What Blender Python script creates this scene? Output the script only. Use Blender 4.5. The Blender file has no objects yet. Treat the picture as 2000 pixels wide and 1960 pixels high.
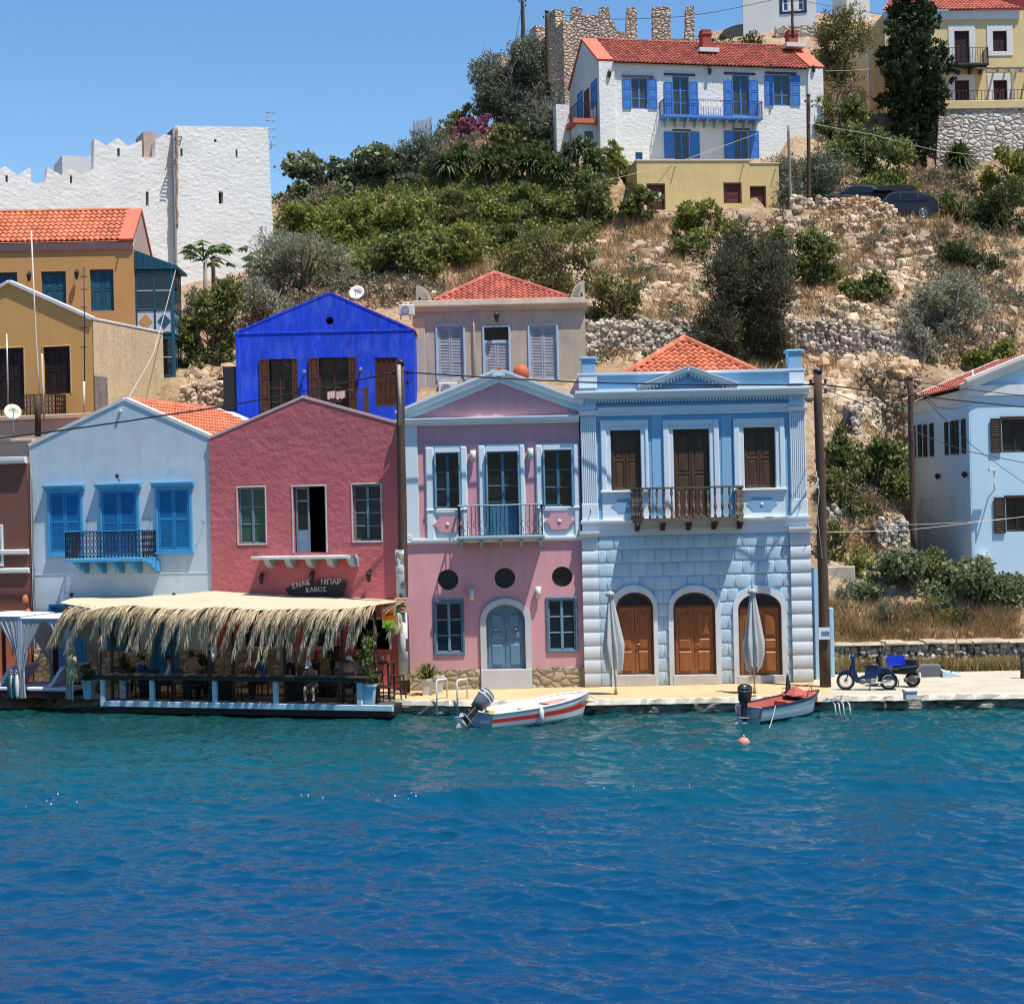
import bpy,math,random
import numpy as np
from mathutils import Vector,Matrix,noise
from mathutils.geometry import tessellate_polygon
random.seed(7); RNG=np.random.default_rng(7)
SC=bpy.context.scene
COL=SC.collection
FPX=3240.0; ZC=6.48; ROLL=0.0227
cam_d=bpy.data.cameras.new('camera'); cam=bpy.data.objects.new('camera',cam_d); COL.objects.link(cam)
cam_d.sensor_width=36; cam_d.lens=FPX/2000*36; cam_d.clip_end=6000; cam_d.clip_start=0.5
cam.matrix_world=Matrix.Translation((0,0,ZC))@Matrix.Rotation(math.pi/2,4,'X')@Matrix.Rotation(-ROLL,4,'Z')
SC.camera=cam
SUN=Vector((0.31,-0.265,1.0)).normalized()
SUN_EL=math.asin(SUN.z); SUN_AZ=math.atan2(SUN.x,SUN.y)
wd=bpy.data.worlds.new('World'); SC.world=wd; wd.use_nodes=True
nt=wd.node_tree; bg=nt.nodes['Background']
sky=nt.nodes.new('ShaderNodeTexSky'); sky.sky_type='NISHITA'; sky.sun_disc=False
sky.sun_elevation=SUN_EL; sky.sun_rotation=SUN_AZ
sky.altitude=400; sky.air_density=1.0; sky.dust_density=0.05; sky.ozone_density=1.6
hs=nt.nodes.new('ShaderNodeHueSaturation'); hs.inputs['Saturation'].default_value=1.22
nt.links.new(sky.outputs[0],hs.inputs['Color']); nt.links.new(hs.outputs[0],bg.inputs['Color'])
bg.inputs['Strength'].default_value=0.125
sl=bpy.data.lights.new('sun','SUN'); sl.energy=4.7; sl.angle=math.radians(0.53); sl.color=(1,0.95,0.87)
so=bpy.data.objects.new('sun',sl); COL.objects.link(so); so.location=(30,-20,120)
so.rotation_euler=SUN.to_track_quat('Z','Y').to_euler()
SC.view_settings.view_transform='Standard'; SC.view_settings.look='None'
SC.view_settings.exposure=0.42; SC.view_settings.gamma=1
SC.render.film_transparent=False
SC.cycles.max_bounces=5; SC.cycles.diffuse_bounces=3; SC.cycles.glossy_bounces=3
SC.cycles.transmission_bounces=3; SC.cycles.transparent_max_bounces=8
SC.cycles.caustics_reflective=False; SC.cycles.caustics_refractive=False
SC.cycles.filter_width=1.15
SC.cycles.use_adaptive_sampling=True; SC.cycles.adaptive_threshold=0.02
try:SC.cycles.use_denoising=True
except Exception:pass
_c,_s=math.cos(ROLL),math.sin(ROLL)
def lev(px,py):
 u=px-1000.0; v=980.0-py
 return u*_c+v*_s,-u*_s+v*_c
def W(px,py,Y):
 a,b=lev(px,py)
 return Vector((a*Y/FPX,Y,ZC+b*Y/FPX))
def on_z(px,py,z):
 a,b=lev(px,py); Y=(z-ZC)*FPX/b
 return Vector((a*Y/FPX,Y,z))
class Plane:
 0
 def __init__(s,O,phi_deg):
  s.O=Vector(O); p=math.radians(phi_deg); s.phi=p
  s.e=Vector((math.cos(p),math.sin(p),0)); s.n=Vector((-math.sin(p),math.cos(p),0))
  s.M=Matrix.Translation(s.O)@Matrix.Rotation(p,4,'Z')
 def q(s,px,py,d=0.0):
  a,b=lev(px,py); D=Vector((a/FPX,1,b/FPX)); C0=Vector((0,0,ZC))
  t=((s.O-C0).dot(s.n)+d)/D.dot(s.n)
  P=C0+D*t-s.O
  return P.dot(s.e),P.z
 def r(s,x0,y0,x1,y1,d=0.0):
  xm,ym=(x0+x1)/2,(y0+y1)/2
  return(s.q(x0,ym,d)[0],s.q(xm,y1,d)[1],s.q(x1,ym,d)[0],s.q(xm,y0,d)[1])
 def pts(s,L,d=0.0):return[s.q(x,y,d)for x,y in L]
 def w(s,x,y,z):return s.M@Vector((x,y,z))
 def side(s,x,ang=90):
  0
  return Plane(s.M@Vector((x,0,0)),math.degrees(s.phi)+ang)
MATS={}
def _n(nt,t,**kw):
 n=nt.nodes.new(t)
 for k,v in kw.items():setattr(n,k,v)
 return n
def mk(name,col,rough=0.85,amt=0.10,sc=1.2,fine=0.05,fsc=14,var=0.0,bump=0.0,bsc=30,bump2=0.0,b2sc=6,streak=0.0,ssc=5.0,stain=None,stain_sc=1.5,stain_lo=0.55,stain_hi=0.75,stain_f=0.7,metal=0.0,spec=0.3,stretch=None,coat=0.0,damp=None,alpha=None,trans=0.0):
 if name in MATS:return MATS[name]
 m=bpy.data.materials.new(name); m.use_nodes=True; MATS[name]=m
 nt=m.node_tree; L=nt.links; b=nt.nodes['Principled BSDF']
 b.inputs['Roughness'].default_value=rough; b.inputs['Metallic'].default_value=metal
 b.inputs['Specular IOR Level'].default_value=spec
 if coat:b.inputs['Coat Weight'].default_value=coat; b.inputs['Coat Roughness'].default_value=0.1
 tc=_n(nt,'ShaderNodeTexCoord'); src=tc.outputs['Object']
 if stretch:
  mp=_n(nt,'ShaderNodeMapping'); mp.inputs['Scale'].default_value=stretch
  L.new(src,mp.inputs['Vector']); src=mp.outputs[0]
 def nz(scale,det=4,vec=None,rgh=0.6):
  t=_n(nt,'ShaderNodeTexNoise'); t.inputs['Scale'].default_value=scale
  t.inputs['Detail'].default_value=det; t.inputs['Roughness'].default_value=rgh
  L.new(vec or src,t.inputs['Vector']); return t.outputs['Fac']
 def rng(f,a,c,lo=0.3,hi=0.7):
  r=_n(nt,'ShaderNodeMapRange'); L.new(f,r.inputs[0])
  r.inputs[1].default_value=lo; r.inputs[2].default_value=hi
  r.inputs[3].default_value=a; r.inputs[4].default_value=c; return r.outputs[0]
 def mul(a,c):
  x=_n(nt,'ShaderNodeMath',operation='MULTIPLY'); L.new(a,x.inputs[0])
  if isinstance(c,float):x.inputs[1].default_value=c
  else:L.new(c,x.inputs[1])
  return x.outputs[0]
 f=rng(nz(sc),1-amt,1+amt)
 if fine:f=mul(f,rng(nz(fsc,3),1-fine,1+fine))
 if var:
  at=_n(nt,'ShaderNodeAttribute'); at.attribute_name='var'
  f=mul(f,rng(at.outputs['Fac'],1-var,1+var,0,1))
 if streak:
  mp=_n(nt,'ShaderNodeMapping'); mp.inputs['Scale'].default_value=(1,1,0.08)
  L.new(tc.outputs['Object'],mp.inputs['Vector'])
  f=mul(f,rng(nz(ssc,4,mp.outputs[0]),1-streak,1+streak*0.6))
 vm=_n(nt,'ShaderNodeVectorMath',operation='SCALE'); vm.inputs[0].default_value=col[:3]
 L.new(f,vm.inputs['Scale']); c=vm.outputs[0]
 if stain:
  mx=_n(nt,'ShaderNodeMix',data_type='RGBA'); L.new(c,mx.inputs['A']); mx.inputs['B'].default_value=(*stain,1)
  L.new(rng(nz(stain_sc,6,None,0.7),0,stain_f,stain_lo,stain_hi),mx.inputs['Factor']); c=mx.outputs['Result']
 if damp:
  h_,dc,df=damp; sz=_n(nt,'ShaderNodeSeparateXYZ'); L.new(tc.outputs['Object'],sz.inputs[0])
  ad=_n(nt,'ShaderNodeMath',operation='MULTIPLY_ADD'); L.new(nz(2.2,5),ad.inputs[0]); ad.inputs[1].default_value=-2.2*h_; L.new(sz.outputs['Z'],ad.inputs[2])
  mx=_n(nt,'ShaderNodeMix',data_type='RGBA'); L.new(c,mx.inputs['A']); mx.inputs['B'].default_value=(*dc,1); L.new(rng(ad.outputs[0],df,0,-h_*1.1,h_*.25),mx.inputs['Factor']); c=mx.outputs['Result']
 L.new(c,b.inputs['Base Color'])
 if alpha is not None:b.inputs['Alpha'].default_value=alpha
 if bump or bump2:
  bn=_n(nt,'ShaderNodeBump'); bn.inputs['Strength'].default_value=max(bump,0.001); bn.inputs['Distance'].default_value=0.02
  L.new(nz(bsc,4),bn.inputs['Height']); out=bn.outputs[0]
  if bump2:
   b2=_n(nt,'ShaderNodeBump'); b2.inputs['Strength'].default_value=bump2; b2.inputs['Distance'].default_value=0.08
   L.new(nz(b2sc,3),b2.inputs['Height']); L.new(out,b2.inputs['Normal']); out=b2.outputs[0]
  L.new(out,b.inputs['Normal'])
 if trans:
  tr=_n(nt,'ShaderNodeBsdfTranslucent'); L.new(c,tr.inputs['Color']); ms=_n(nt,'ShaderNodeMixShader')
  ms.inputs[0].default_value=trans; L.new(b.outputs[0],ms.inputs[1]); L.new(tr.outputs[0],ms.inputs[2])
  L.new(ms.outputs[0],nt.nodes['Material Output'].inputs['Surface'])
 return m
def mk_stone(name,c1,c2,mortar,scale,bump=0.8,mw=0.06,stretch=(1,1,1.3),dist=0.06):
 0
 if name in MATS:return MATS[name]
 m=bpy.data.materials.new(name); m.use_nodes=True; MATS[name]=m
 nt=m.node_tree; L=nt.links; b=nt.nodes['Principled BSDF']; b.inputs['Roughness'].default_value=0.9
 b.inputs['Specular IOR Level'].default_value=0.2
 tc=_n(nt,'ShaderNodeTexCoord'); mp=_n(nt,'ShaderNodeMapping'); mp.inputs['Scale'].default_value=stretch
 L.new(tc.outputs['Object'],mp.inputs['Vector'])
 nz=_n(nt,'ShaderNodeTexNoise'); nz.inputs['Scale'].default_value=scale*0.8; L.new(mp.outputs[0],nz.inputs['Vector'])
 mxv=_n(nt,'ShaderNodeMix',data_type='VECTOR'); mxv.inputs['Factor'].default_value=0.08
 L.new(mp.outputs[0],mxv.inputs['A']); L.new(nz.outputs['Color'],mxv.inputs['B']); V=mxv.outputs['Result']
 v1=_n(nt,'ShaderNodeTexVoronoi'); v1.inputs['Scale'].default_value=scale; L.new(V,v1.inputs['Vector'])
 v2=_n(nt,'ShaderNodeTexVoronoi',feature='DISTANCE_TO_EDGE'); v2.inputs['Scale'].default_value=scale; L.new(V,v2.inputs['Vector'])
 sp=_n(nt,'ShaderNodeSeparateColor'); L.new(v1.outputs['Color'],sp.inputs[0])
 mc=_n(nt,'ShaderNodeMix',data_type='RGBA'); mc.inputs['A'].default_value=(*c1,1); mc.inputs['B'].default_value=(*c2,1)
 L.new(sp.outputs[0],mc.inputs['Factor'])
 mr=_n(nt,'ShaderNodeMapRange'); L.new(v2.outputs['Distance'],mr.inputs[0]); mr.inputs[1].default_value=mw*0.4; mr.inputs[2].default_value=mw*1.6
 mm=_n(nt,'ShaderNodeMix',data_type='RGBA'); mm.inputs['A'].default_value=(*mortar,1)
 L.new(mc.outputs['Result'],mm.inputs['B']); L.new(mr.outputs[0],mm.inputs['Factor'])
 n2=_n(nt,'ShaderNodeTexNoise'); n2.inputs['Scale'].default_value=scale*5; L.new(tc.outputs['Object'],n2.inputs['Vector'])
 r2=_n(nt,'ShaderNodeMapRange'); L.new(n2.outputs['Fac'],r2.inputs[0]); r2.inputs[1].default_value=.3; r2.inputs[2].default_value=.7; r2.inputs[3].default_value=.82; r2.inputs[4].default_value=1.15
 vm=_n(nt,'ShaderNodeVectorMath',operation='SCALE'); L.new(mm.outputs['Result'],vm.inputs[0]); L.new(r2.outputs[0],vm.inputs['Scale'])
 L.new(vm.outputs[0],b.inputs['Base Color'])
 mh=_n(nt,'ShaderNodeMapRange'); L.new(v2.outputs['Distance'],mh.inputs[0]); mh.inputs[2].default_value=0.28
 ad=_n(nt,'ShaderNodeMath',operation='ADD'); L.new(mh.outputs[0],ad.inputs[0]);
 sm=_n(nt,'ShaderNodeMath',operation='MULTIPLY'); L.new(n2.outputs['Fac'],sm.inputs[0]); sm.inputs[1].default_value=.35; L.new(sm.outputs[0],ad.inputs[1])
 bn=_n(nt,'ShaderNodeBump'); bn.inputs['Strength'].default_value=bump; bn.inputs['Distance'].default_value=dist
 L.new(ad.outputs[0],bn.inputs['Height']); L.new(bn.outputs[0],b.inputs['Normal'])
 return m
def mk_leaf(name,dark,light,rough=0.55,trans=0.3,spec=0.35):
 if name in MATS:return MATS[name]
 m=bpy.data.materials.new(name); m.use_nodes=True; MATS[name]=m
 nt=m.node_tree; L=nt.links; b=nt.nodes['Principled BSDF']; b.inputs['Roughness'].default_value=rough
 b.inputs['Specular IOR Level'].default_value=spec
 at=_n(nt,'ShaderNodeAttribute'); at.attribute_name='var'
 mx=_n(nt,'ShaderNodeMix',data_type='RGBA'); mx.inputs['A'].default_value=(*dark,1); mx.inputs['B'].default_value=(*light,1)
 L.new(at.outputs['Fac'],mx.inputs['Factor']); L.new(mx.outputs['Result'],b.inputs['Base Color'])
 tr=_n(nt,'ShaderNodeBsdfTranslucent'); L.new(mx.outputs['Result'],tr.inputs['Color'])
 ms=_n(nt,'ShaderNodeMixShader'); ms.inputs[0].default_value=trans
 L.new(b.outputs[0],ms.inputs[1]); L.new(tr.outputs[0],ms.inputs[2]); L.new(ms.outputs[0],nt.nodes['Material Output'].inputs['Surface'])
 return m
def mk_glass(name,col=(0.012,0.016,0.02),rough=0.06):
 if name in MATS:return MATS[name]
 m=bpy.data.materials.new(name); m.use_nodes=True; MATS[name]=m
 nt=m.node_tree; b=nt.nodes['Principled BSDF']; b.inputs['Base Color'].default_value=(*col,1)
 b.inputs['Roughness'].default_value=rough; b.inputs['Specular IOR Level'].default_value=0.6
 tc=_n(nt,'ShaderNodeTexCoord'); n=_n(nt,'ShaderNodeTexNoise'); n.inputs['Scale'].default_value=2.5
 nt.links.new(tc.outputs['Object'],n.inputs['Vector']); bn=_n(nt,'ShaderNodeBump'); bn.inputs['Strength'].default_value=.25; bn.inputs['Distance'].default_value=.02
 nt.links.new(n.outputs['Fac'],bn.inputs['Height']); nt.links.new(bn.outputs[0],b.inputs['Normal'])
 return m
class MB:
 def __init__(s):s.v=[]; s.f=[]; s.m=[]; s.va=[]; s.sm=[]; s.cur=0
 def add(s,vs,fs,var=None,smooth=False):
  o=len(s.v); s.v+=[tuple(p)for p in vs]
  a=random.random()if var is None else var
  s.va+=[a]*len(vs)
  for f in fs:s.f.append([i+o for i in f]); s.m.append(s.cur); s.sm.append(smooth)
  return s
 def box(s,x0,x1,y0,y1,z0,z1,var=None):
  if x0>x1:x0,x1=x1,x0
  if y0>y1:y0,y1=y1,y0
  if z0>z1:z0,z1=z1,z0
  return s.add([(x0,y0,z0),(x1,y0,z0),(x1,y1,z0),(x0,y1,z0),(x0,y0,z1),(x1,y0,z1),(x1,y1,z1),(x0,y1,z1)],[(0,3,2,1),(4,5,6,7),(0,1,5,4),(1,2,6,5),(2,3,7,6),(3,0,4,7)],var)
 def bbox(s,x0,x1,y0,y1,z0,z1,b=0.01,var=None):
  0
  if x0>x1:x0,x1=x1,x0
  if z0>z1:z0,z1=z1,z0
  b=min(b,(x1-x0)/2.1,(z1-z0)/2.1)
  vs=[(x0,y1,z0),(x1,y1,z0),(x1,y1,z1),(x0,y1,z1),(x0,y0+b,z0),(x1,y0+b,z0),(x1,y0+b,z1),(x0,y0+b,z1),(x0+b,y0,z0+b),(x1-b,y0,z0+b),(x1-b,y0,z1-b),(x0+b,y0,z1-b)]
  return s.add(vs,[(3,2,1,0),(0,1,5,4),(1,2,6,5),(2,3,7,6),(3,0,4,7),(4,5,9,8),(5,6,10,9),(6,7,11,10),(7,4,8,11),(8,9,10,11)],var)
 def prism(s,poly,y0,y1,holes=(),var=None,back=True):
  0
  loops=[list(poly)]+[list(h)for h in holes]
  tri=tessellate_polygon([[Vector((x,z,0))for x,z in l]for l in loops])
  pts=[p for l in loops for p in l]; n=len(pts)
  vs=[(x,y0,z)for x,z in pts]+[(x,y1,z)for x,z in pts]; fs=[]
  for t in tri:
   a,b,c=(Vector((pts[i][0],pts[i][1]))for i in t)
   cr=(b-a).x*(c-a).y-(b-a).y*(c-a).x
   if abs(cr)<1e-12:continue
   t=tuple(t)if cr>0 else tuple(t)[::-1]
   fs.append(t)
   if back:fs.append(tuple(i+n for i in t[::-1]))
  o=0
  for k,l in enumerate(loops):
   A=sum(l[i][0]*l[(i+1)%len(l)][1]-l[(i+1)%len(l)][0]*l[i][1]for i in range(len(l)))
   ccw=A>0
   for i in range(len(l)):
    j=(i+1)%len(l); q=(o+i,o+i+n,o+j+n,o+j)
    if(ccw and k==0)or(not ccw and k>0):q=q[::-1]
    fs.append(q[::-1]if False else q)
   o+=len(l)
  return s.add(vs,fs,var)
 def tube(s,pts,r,n=8,var=None,smooth=True,cap=True):
  P=[Vector(p)for p in pts]; R=r if isinstance(r,(list,tuple))else[r]*len(P)
  vs=[]; fs=[]; up=None
  for i,p in enumerate(P):
   t=(P[min(i+1,len(P)-1)]-P[max(i-1,0)])
   t=t.normalized()if t.length>1e-9 else Vector((0,0,1))
   if up is None:up=Vector((0,0,1))if abs(t.z)<.9 else Vector((0,1,0))
   a=t.cross(up)
   if a.length<1e-6:a=t.cross(Vector((1,0,0)))
   a.normalize(); b=a.cross(t).normalized(); up=b
   for k in range(n):
    g=2*math.pi*k/n; vs.append(p+(a*math.cos(g)+b*math.sin(g))*R[i])
  for i in range(len(P)-1):
   for k in range(n):
    fs.append((i*n+k,i*n+(k+1)%n,(i+1)*n+(k+1)%n,(i+1)*n+k))
  if cap:fs.append(tuple(range(n))[::-1]); fs.append(tuple((len(P)-1)*n+k for k in range(n)))
  return s.add(vs,fs,var,smooth)
 def lathe(s,prof,c=(0,0,0),n=12,var=None,smooth=True,M=None):
  vs=[]; fs=[]
  for r,z in prof:
   for k in range(n):
    g=2*math.pi*k/n; vs.append(Vector((r*math.cos(g),r*math.sin(g),z)))
  for i in range(len(prof)-1):
   for k in range(n):fs.append((i*n+k,i*n+(k+1)%n,(i+1)*n+(k+1)%n,(i+1)*n+k))
  fs.append(tuple(range(n))[::-1]); fs.append(tuple((len(prof)-1)*n+k for k in range(n)))
  if M is not None:vs=[M@v for v in vs]
  vs=[v+Vector(c)for v in vs]
  return s.add(vs,fs,var,smooth)
 def ell(s,c,r,nu=10,nv=7,var=None,jit=0.0,smooth=True):
  vs=[]; fs=[]
  for j in range(1,nv):
   th=math.pi*j/nv
   for i in range(nu):
    g=2*math.pi*i/nu; q=1+jit*(random.random()-.5)
    vs.append((c[0]+r[0]*q*math.sin(th)*math.cos(g),c[1]+r[1]*q*math.sin(th)*math.sin(g),c[2]+r[2]*q*math.cos(th)))
  for j in range(nv-2):
   for i in range(nu):fs.append((j*nu+i,(j+1)*nu+i,(j+1)*nu+(i+1)%nu,j*nu+(i+1)%nu))
  vs.append((c[0],c[1],c[2]+r[2])); vs.append((c[0],c[1],c[2]-r[2])); T=len(vs)-2; B=T+1
  for i in range(nu):
   fs.append((i,(i+1)%nu,T)); fs.append(((nv-2)*nu+(i+1)%nu,(nv-2)*nu+i,B))
  return s.add(vs,fs,var,smooth)
 def rock(s,c,r,var=None):
  c=Vector(c); R=Matrix.Rotation(random.random()*6.3,3,'Z')@Matrix.Rotation(random.random()*6.3,3,'X')
  vs=[]
  for x in(-1,1):
   for y in(-1,1):
    for z in(-1,1):vs.append(c+R@Vector((x*r*random.uniform(.45,.8),y*r*random.uniform(.4,.7),z*r*random.uniform(.3,.65))))
  ax=[c+R@Vector(d)*r*random.uniform(.75,1.0)for d in((1,0,0),(-1,0,0),(0,.9,0),(0,-.9,0),(0,0,.8),(0,0,-.8))]
  vs+=ax
  Q=[((4,5,7,6),8),((0,2,3,1),9),((2,6,7,3),10),((0,1,5,4),11),((1,3,7,5),12),((0,4,6,2),13)]
  fs=[]
  for q,a in Q:
   for i in range(4):fs.append((q[i],q[(i+1)%4],a))
  return s.add(vs,fs,var)
 def bar(s,p,q,w,h=None,var=None):
  p=Vector(p); q=Vector(q); h=h or w; t=(q-p).normalized()
  u=Vector((0,0,1))if abs(t.z)<.95 else Vector((0,1,0))
  a=t.cross(u).normalized()*w/2; b=a.cross(t).normalized()*h/2
  vs=[p-a-b,p+a-b,p+a+b,p-a+b,q-a-b,q+a-b,q+a+b,q-a+b]
  return s.add(vs,[(0,1,2,3),(7,6,5,4),(0,4,5,1),(1,5,6,2),(2,6,7,3),(3,7,4,0)],var)
 def quad(s,*p,var=None):return s.add(p,[tuple(range(len(p)))],var)
 def xf(s,M):s.v=[tuple(M@Vector(p))for p in s.v]; return s
 def mesh(s,name,mats):
  me=bpy.data.meshes.new(name); me.from_pydata(s.v,[],s.f)
  for m in(mats if isinstance(mats,(list,tuple))else[mats]):me.materials.append(m)
  if any(s.m):me.polygons.foreach_set('material_index',s.m)
  if any(s.sm):me.polygons.foreach_set('use_smooth',s.sm)
  a=me.attributes.new('var','FLOAT','POINT'); a.data.foreach_set('value',s.va)
  me.update(); return me
def tag(o,label,cat,group=None,kind=None):
 if label:o['label']=label
 if cat:o['category']=cat
 if group:o['group']=group
 if kind:o['kind']=kind
 return o
def empty(name,M,label=None,cat=None,group=None):
 o=bpy.data.objects.new(name,None); COL.objects.link(o); o.empty_display_size=0.2
 o.matrix_world=M if isinstance(M,Matrix)else Matrix.Translation(Vector(M))
 o['_w']=[x for r in o.matrix_world for x in r]if False else 0
 del o['_w']
 WM[o.name]=(M if isinstance(M,Matrix)else Matrix.Translation(Vector(M))).copy()
 return tag(o,label,cat,group)
WM={}
def ob(name,mb,mats,parent=None,M=None,label=None):
 0
 me=mb.mesh(name,mats)if isinstance(mb,MB)else mb
 o=bpy.data.objects.new(name,me); COL.objects.link(o)
 if parent is not None:
  o.parent=parent
  WMp=WM[parent.name]
  if M is not None:o.matrix_basis=WMp.inverted()@M; WM[o.name]=M.copy()
  else:WM[o.name]=WMp.copy()
 else:
  if M is not None:o.matrix_basis=M
  WM[o.name]=(M.copy()if M is not None else Matrix.Identity(4))
 if label:o['label']=label
 return o
def thing(name,mb,mats,label,cat,group=None,M=None,kind=None):
 return tag(ob(name,mb,mats,None,M),label,cat,group,kind)
def copy_tree(o,M,label=None,parent=None):
 c=o.copy(); COL.objects.link(c); c.parent=parent
 if parent is None:c.matrix_basis=M; WM[c.name]=M.copy()
 else:WM[c.name]=WM[parent.name]@o.matrix_basis
 if label:c['label']=label
 for ch in[x for x in KIDS(o)]:copy_tree(ch,None,None,c)
 return c
def KIDS(o):return[x for x in COL.objects if x.parent==o]
def np_mesh(name,V,F,mat,var=None,smooth=False):
 0
 me=bpy.data.meshes.new(name); n=len(V); m,k=F.shape
 me.vertices.add(n); me.vertices.foreach_set('co',np.asarray(V,np.float32).ravel())
 me.loops.add(m*k); me.loops.foreach_set('vertex_index',np.asarray(F,np.int32).ravel())
 me.polygons.add(m); me.polygons.foreach_set('loop_start',np.arange(0,m*k,k,dtype=np.int32))
 me.materials.append(mat)
 if smooth:me.polygons.foreach_set('use_smooth',np.ones(m,bool))
 if var is not None:
  a=me.attributes.new('var','FLOAT','POINT'); a.data.foreach_set('value',np.asarray(var,np.float32).ravel())
 me.update(calc_edges=True); me.validate(); return me
# ===== the setting: terrain, quay, water
TP=[(0,880,64),(0,790,74),(250,860,66),(450,810,67),(450,750,71),(450,660,77),(470,570,86),(520,535,90),(300,540,90),(0,560,90),(-250,560,90),(-250,860,64),(650,880,64),(950,870,64),(650,620,76),(950,620,77),(620,520,84),(650,440,92),(600,400,98),(570,370,103),(750,520,84),(750,440,93),(700,360,104),(850,500,86),(850,420,95),(850,305,108),(900,265,110),(1000,480,88),(1000,420,95),(1000,330,104),(1050,245,112),(1150,620,77),(1150,540,83),(1150,480,89),(1180,432,96),(1150,330,102),(1250,800,65),(1250,700,73),(1250,600,80),(1250,500,88),(1250,434,96),(1300,427,98),(1450,427,98),(1450,500,89),(1450,600,81),(1450,700,74),(1600,405,98),(1600,500,88),(1600,600,80),(1600,700,73),(1600,800,68),(1600,900,65),(1600,1000,62.5),(1600,1080,60.5),(1640,1190,58.2),(1750,432,98),(1750,510,87),(1750,600,80),(1750,700,74),(1750,800,70),(1750,900,67),(1750,1000,64),(1750,1090,62),(1750,1190,59),(1950,420,100),(1900,500,90),(1950,600,82),(1950,700,77),(1950,1110,61.5),(1950,1190,59),(2200,1190,59),(2200,700,78),(2200,1110,62),(2200,420,100),(1200,316,102),(1500,316,102),(1620,305,103),(1650,215,112),(1700,265,111),(1820,340,109),(1960,365,108),(1900,214,114),(2100,214,114),(1500,58,133),(1650,62,133),(1850,110,130),(1100,215,116),(1300,190,118),(700,400,97),(1400,150,124),(1250,160,125),(780,318,110),(740,345,114),(850,300,116),(480,560,88),(520,560,90),(380,580,84),(600,400,104)]
_P=[W(*t)for t in TP]
for x in(-40,-25,-12,0,12,26,40):
 _P+=[Vector((x,55.2,0.1)),Vector((x,57.6,0.35)),Vector((x,150,20 if x<-15 else 24 if x<-8 else 34 if x<6 else 44 if x<20 else 48)),Vector((x,180,14 if x<-8 else 30))]
_P+=[Vector((-30,120,20)),Vector((-18,125,23)),Vector((-12,120,27)),Vector((-45,100,17)),Vector((-45,66,8)),Vector((45,100,24)),Vector((45,60,3))]
_A=np.array([(p.x,p.y)for p in _P]); _Z=np.array([p.z for p in _P])
def _phi(r):return np.where(r>0,r*r*np.log(np.maximum(r,1e-9)),0)
_n0=len(_A); _D=np.hypot(_A[:,None,0]-_A[None,:,0],_A[:,None,1]-_A[None,:,1])
_K=np.zeros((_n0+3,_n0+3)); _K[:_n0,:_n0]=_phi(_D)+np.eye(_n0)*14.0
_K[:_n0,_n0]=1; _K[:_n0,_n0+1:]=_A; _K[_n0,:_n0]=1; _K[_n0+1:,:_n0]=_A.T
_Wt=np.linalg.solve(_K,np.concatenate([_Z,np.zeros(3)]))
GX=np.arange(-46,47.01,0.5); GY=np.arange(55,180.01,0.5)
gx,gy=np.meshgrid(GX,GY)
_r=np.hypot(gx[...,None]-_A[:,0],gy[...,None]-_A[:,1])
HZ=(_phi(_r)@_Wt[:_n0])+_Wt[_n0]+gx*_Wt[_n0+1]+gy*_Wt[_n0+2]
def fbm(shape,seed,octs=((6,.5),(3,.3),(1.5,.2))):
 r=np.random.default_rng(seed); out=np.zeros(shape)
 for wl,amp in octs:
  ny=int(shape[0]*0.5/wl)+3; nx=int(shape[1]*0.5/wl)+3; g=r.standard_normal((ny,nx))
  yy=np.arange(shape[0])*0.5/wl; xx=np.arange(shape[1])*0.5/wl
  iy=yy.astype(int); ix=xx.astype(int); fy=(yy-iy)[:,None]; fx=(xx-ix)[None,:]
  fy=fy*fy*(3-2*fy); fx=fx*fx*(3-2*fx)
  a=g[iy][:,ix]; b=g[iy][:,ix+1]; c=g[iy+1][:,ix]; d=g[iy+1][:,ix+1]
  out+=amp*((a*(1-fx)+b*fx)*(1-fy)+(c*(1-fx)+d*fx)*fy)
 return out
ramp=np.clip((gy-57)/6,0,1)
HZ=HZ+fbm(HZ.shape,3)*0.42*ramp
_lim=57.6+np.clip((-3-gx)*.30+1.2,0,7)*(gx<-2)
HZ=np.where(gy<_lim,np.minimum(HZ,0.36),HZ)
def pad(px0,px1,Y0,Y1,z,bl=1.0):
 global HZ
 xa=px0; xb=px1
 dx=np.maximum(np.maximum(xa-gx,gx-xb),0); dy=np.maximum(np.maximum(Y0-gy,gy-Y1),0)
 w=np.clip(1-np.hypot(dx,dy)/bl,0,1); w=w*w*(3-2*w); HZ=HZ*(1-w)+z*w
_x=lambda px,Y:(px-1000)*Y/FPX
pad(_x(1150,103),_x(1530,103),102.5,108,W(1300,314,103).z,1.6)
pad(_x(1250,98),_x(1530,98),98,102,W(1380,322,98).z-.6,1.0)
pad(_x(1225,98),_x(1560,98),94.5,98.2,W(1380,428,98).z,1.5)
pad(_x(1540,98),_x(1715,98),94.6,99.5,W(1650,428,98).z,1.5)
pad(_x(1730,92),_x(1845,92),90,94.8,21.3,1.6)
pad(_x(1715,98),_x(1835,98),96.2,99.5,W(1780,430,96.6).z,.9)
pad(_x(1810,110),48,107,109.8,W(1900,350,110).z,1.5)
pad(_x(1700,114),48,111.2,126,W(1800,250,116).z,1.5)
pad(_x(340,70),_x(450,70),67,70.5,W(400,830,70).z,1.5)
_hx=W(1902,1125,62)
pad(_hx.x-1.3,_hx.x+9,61.2,72.5,_hx.z,1.0)
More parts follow.
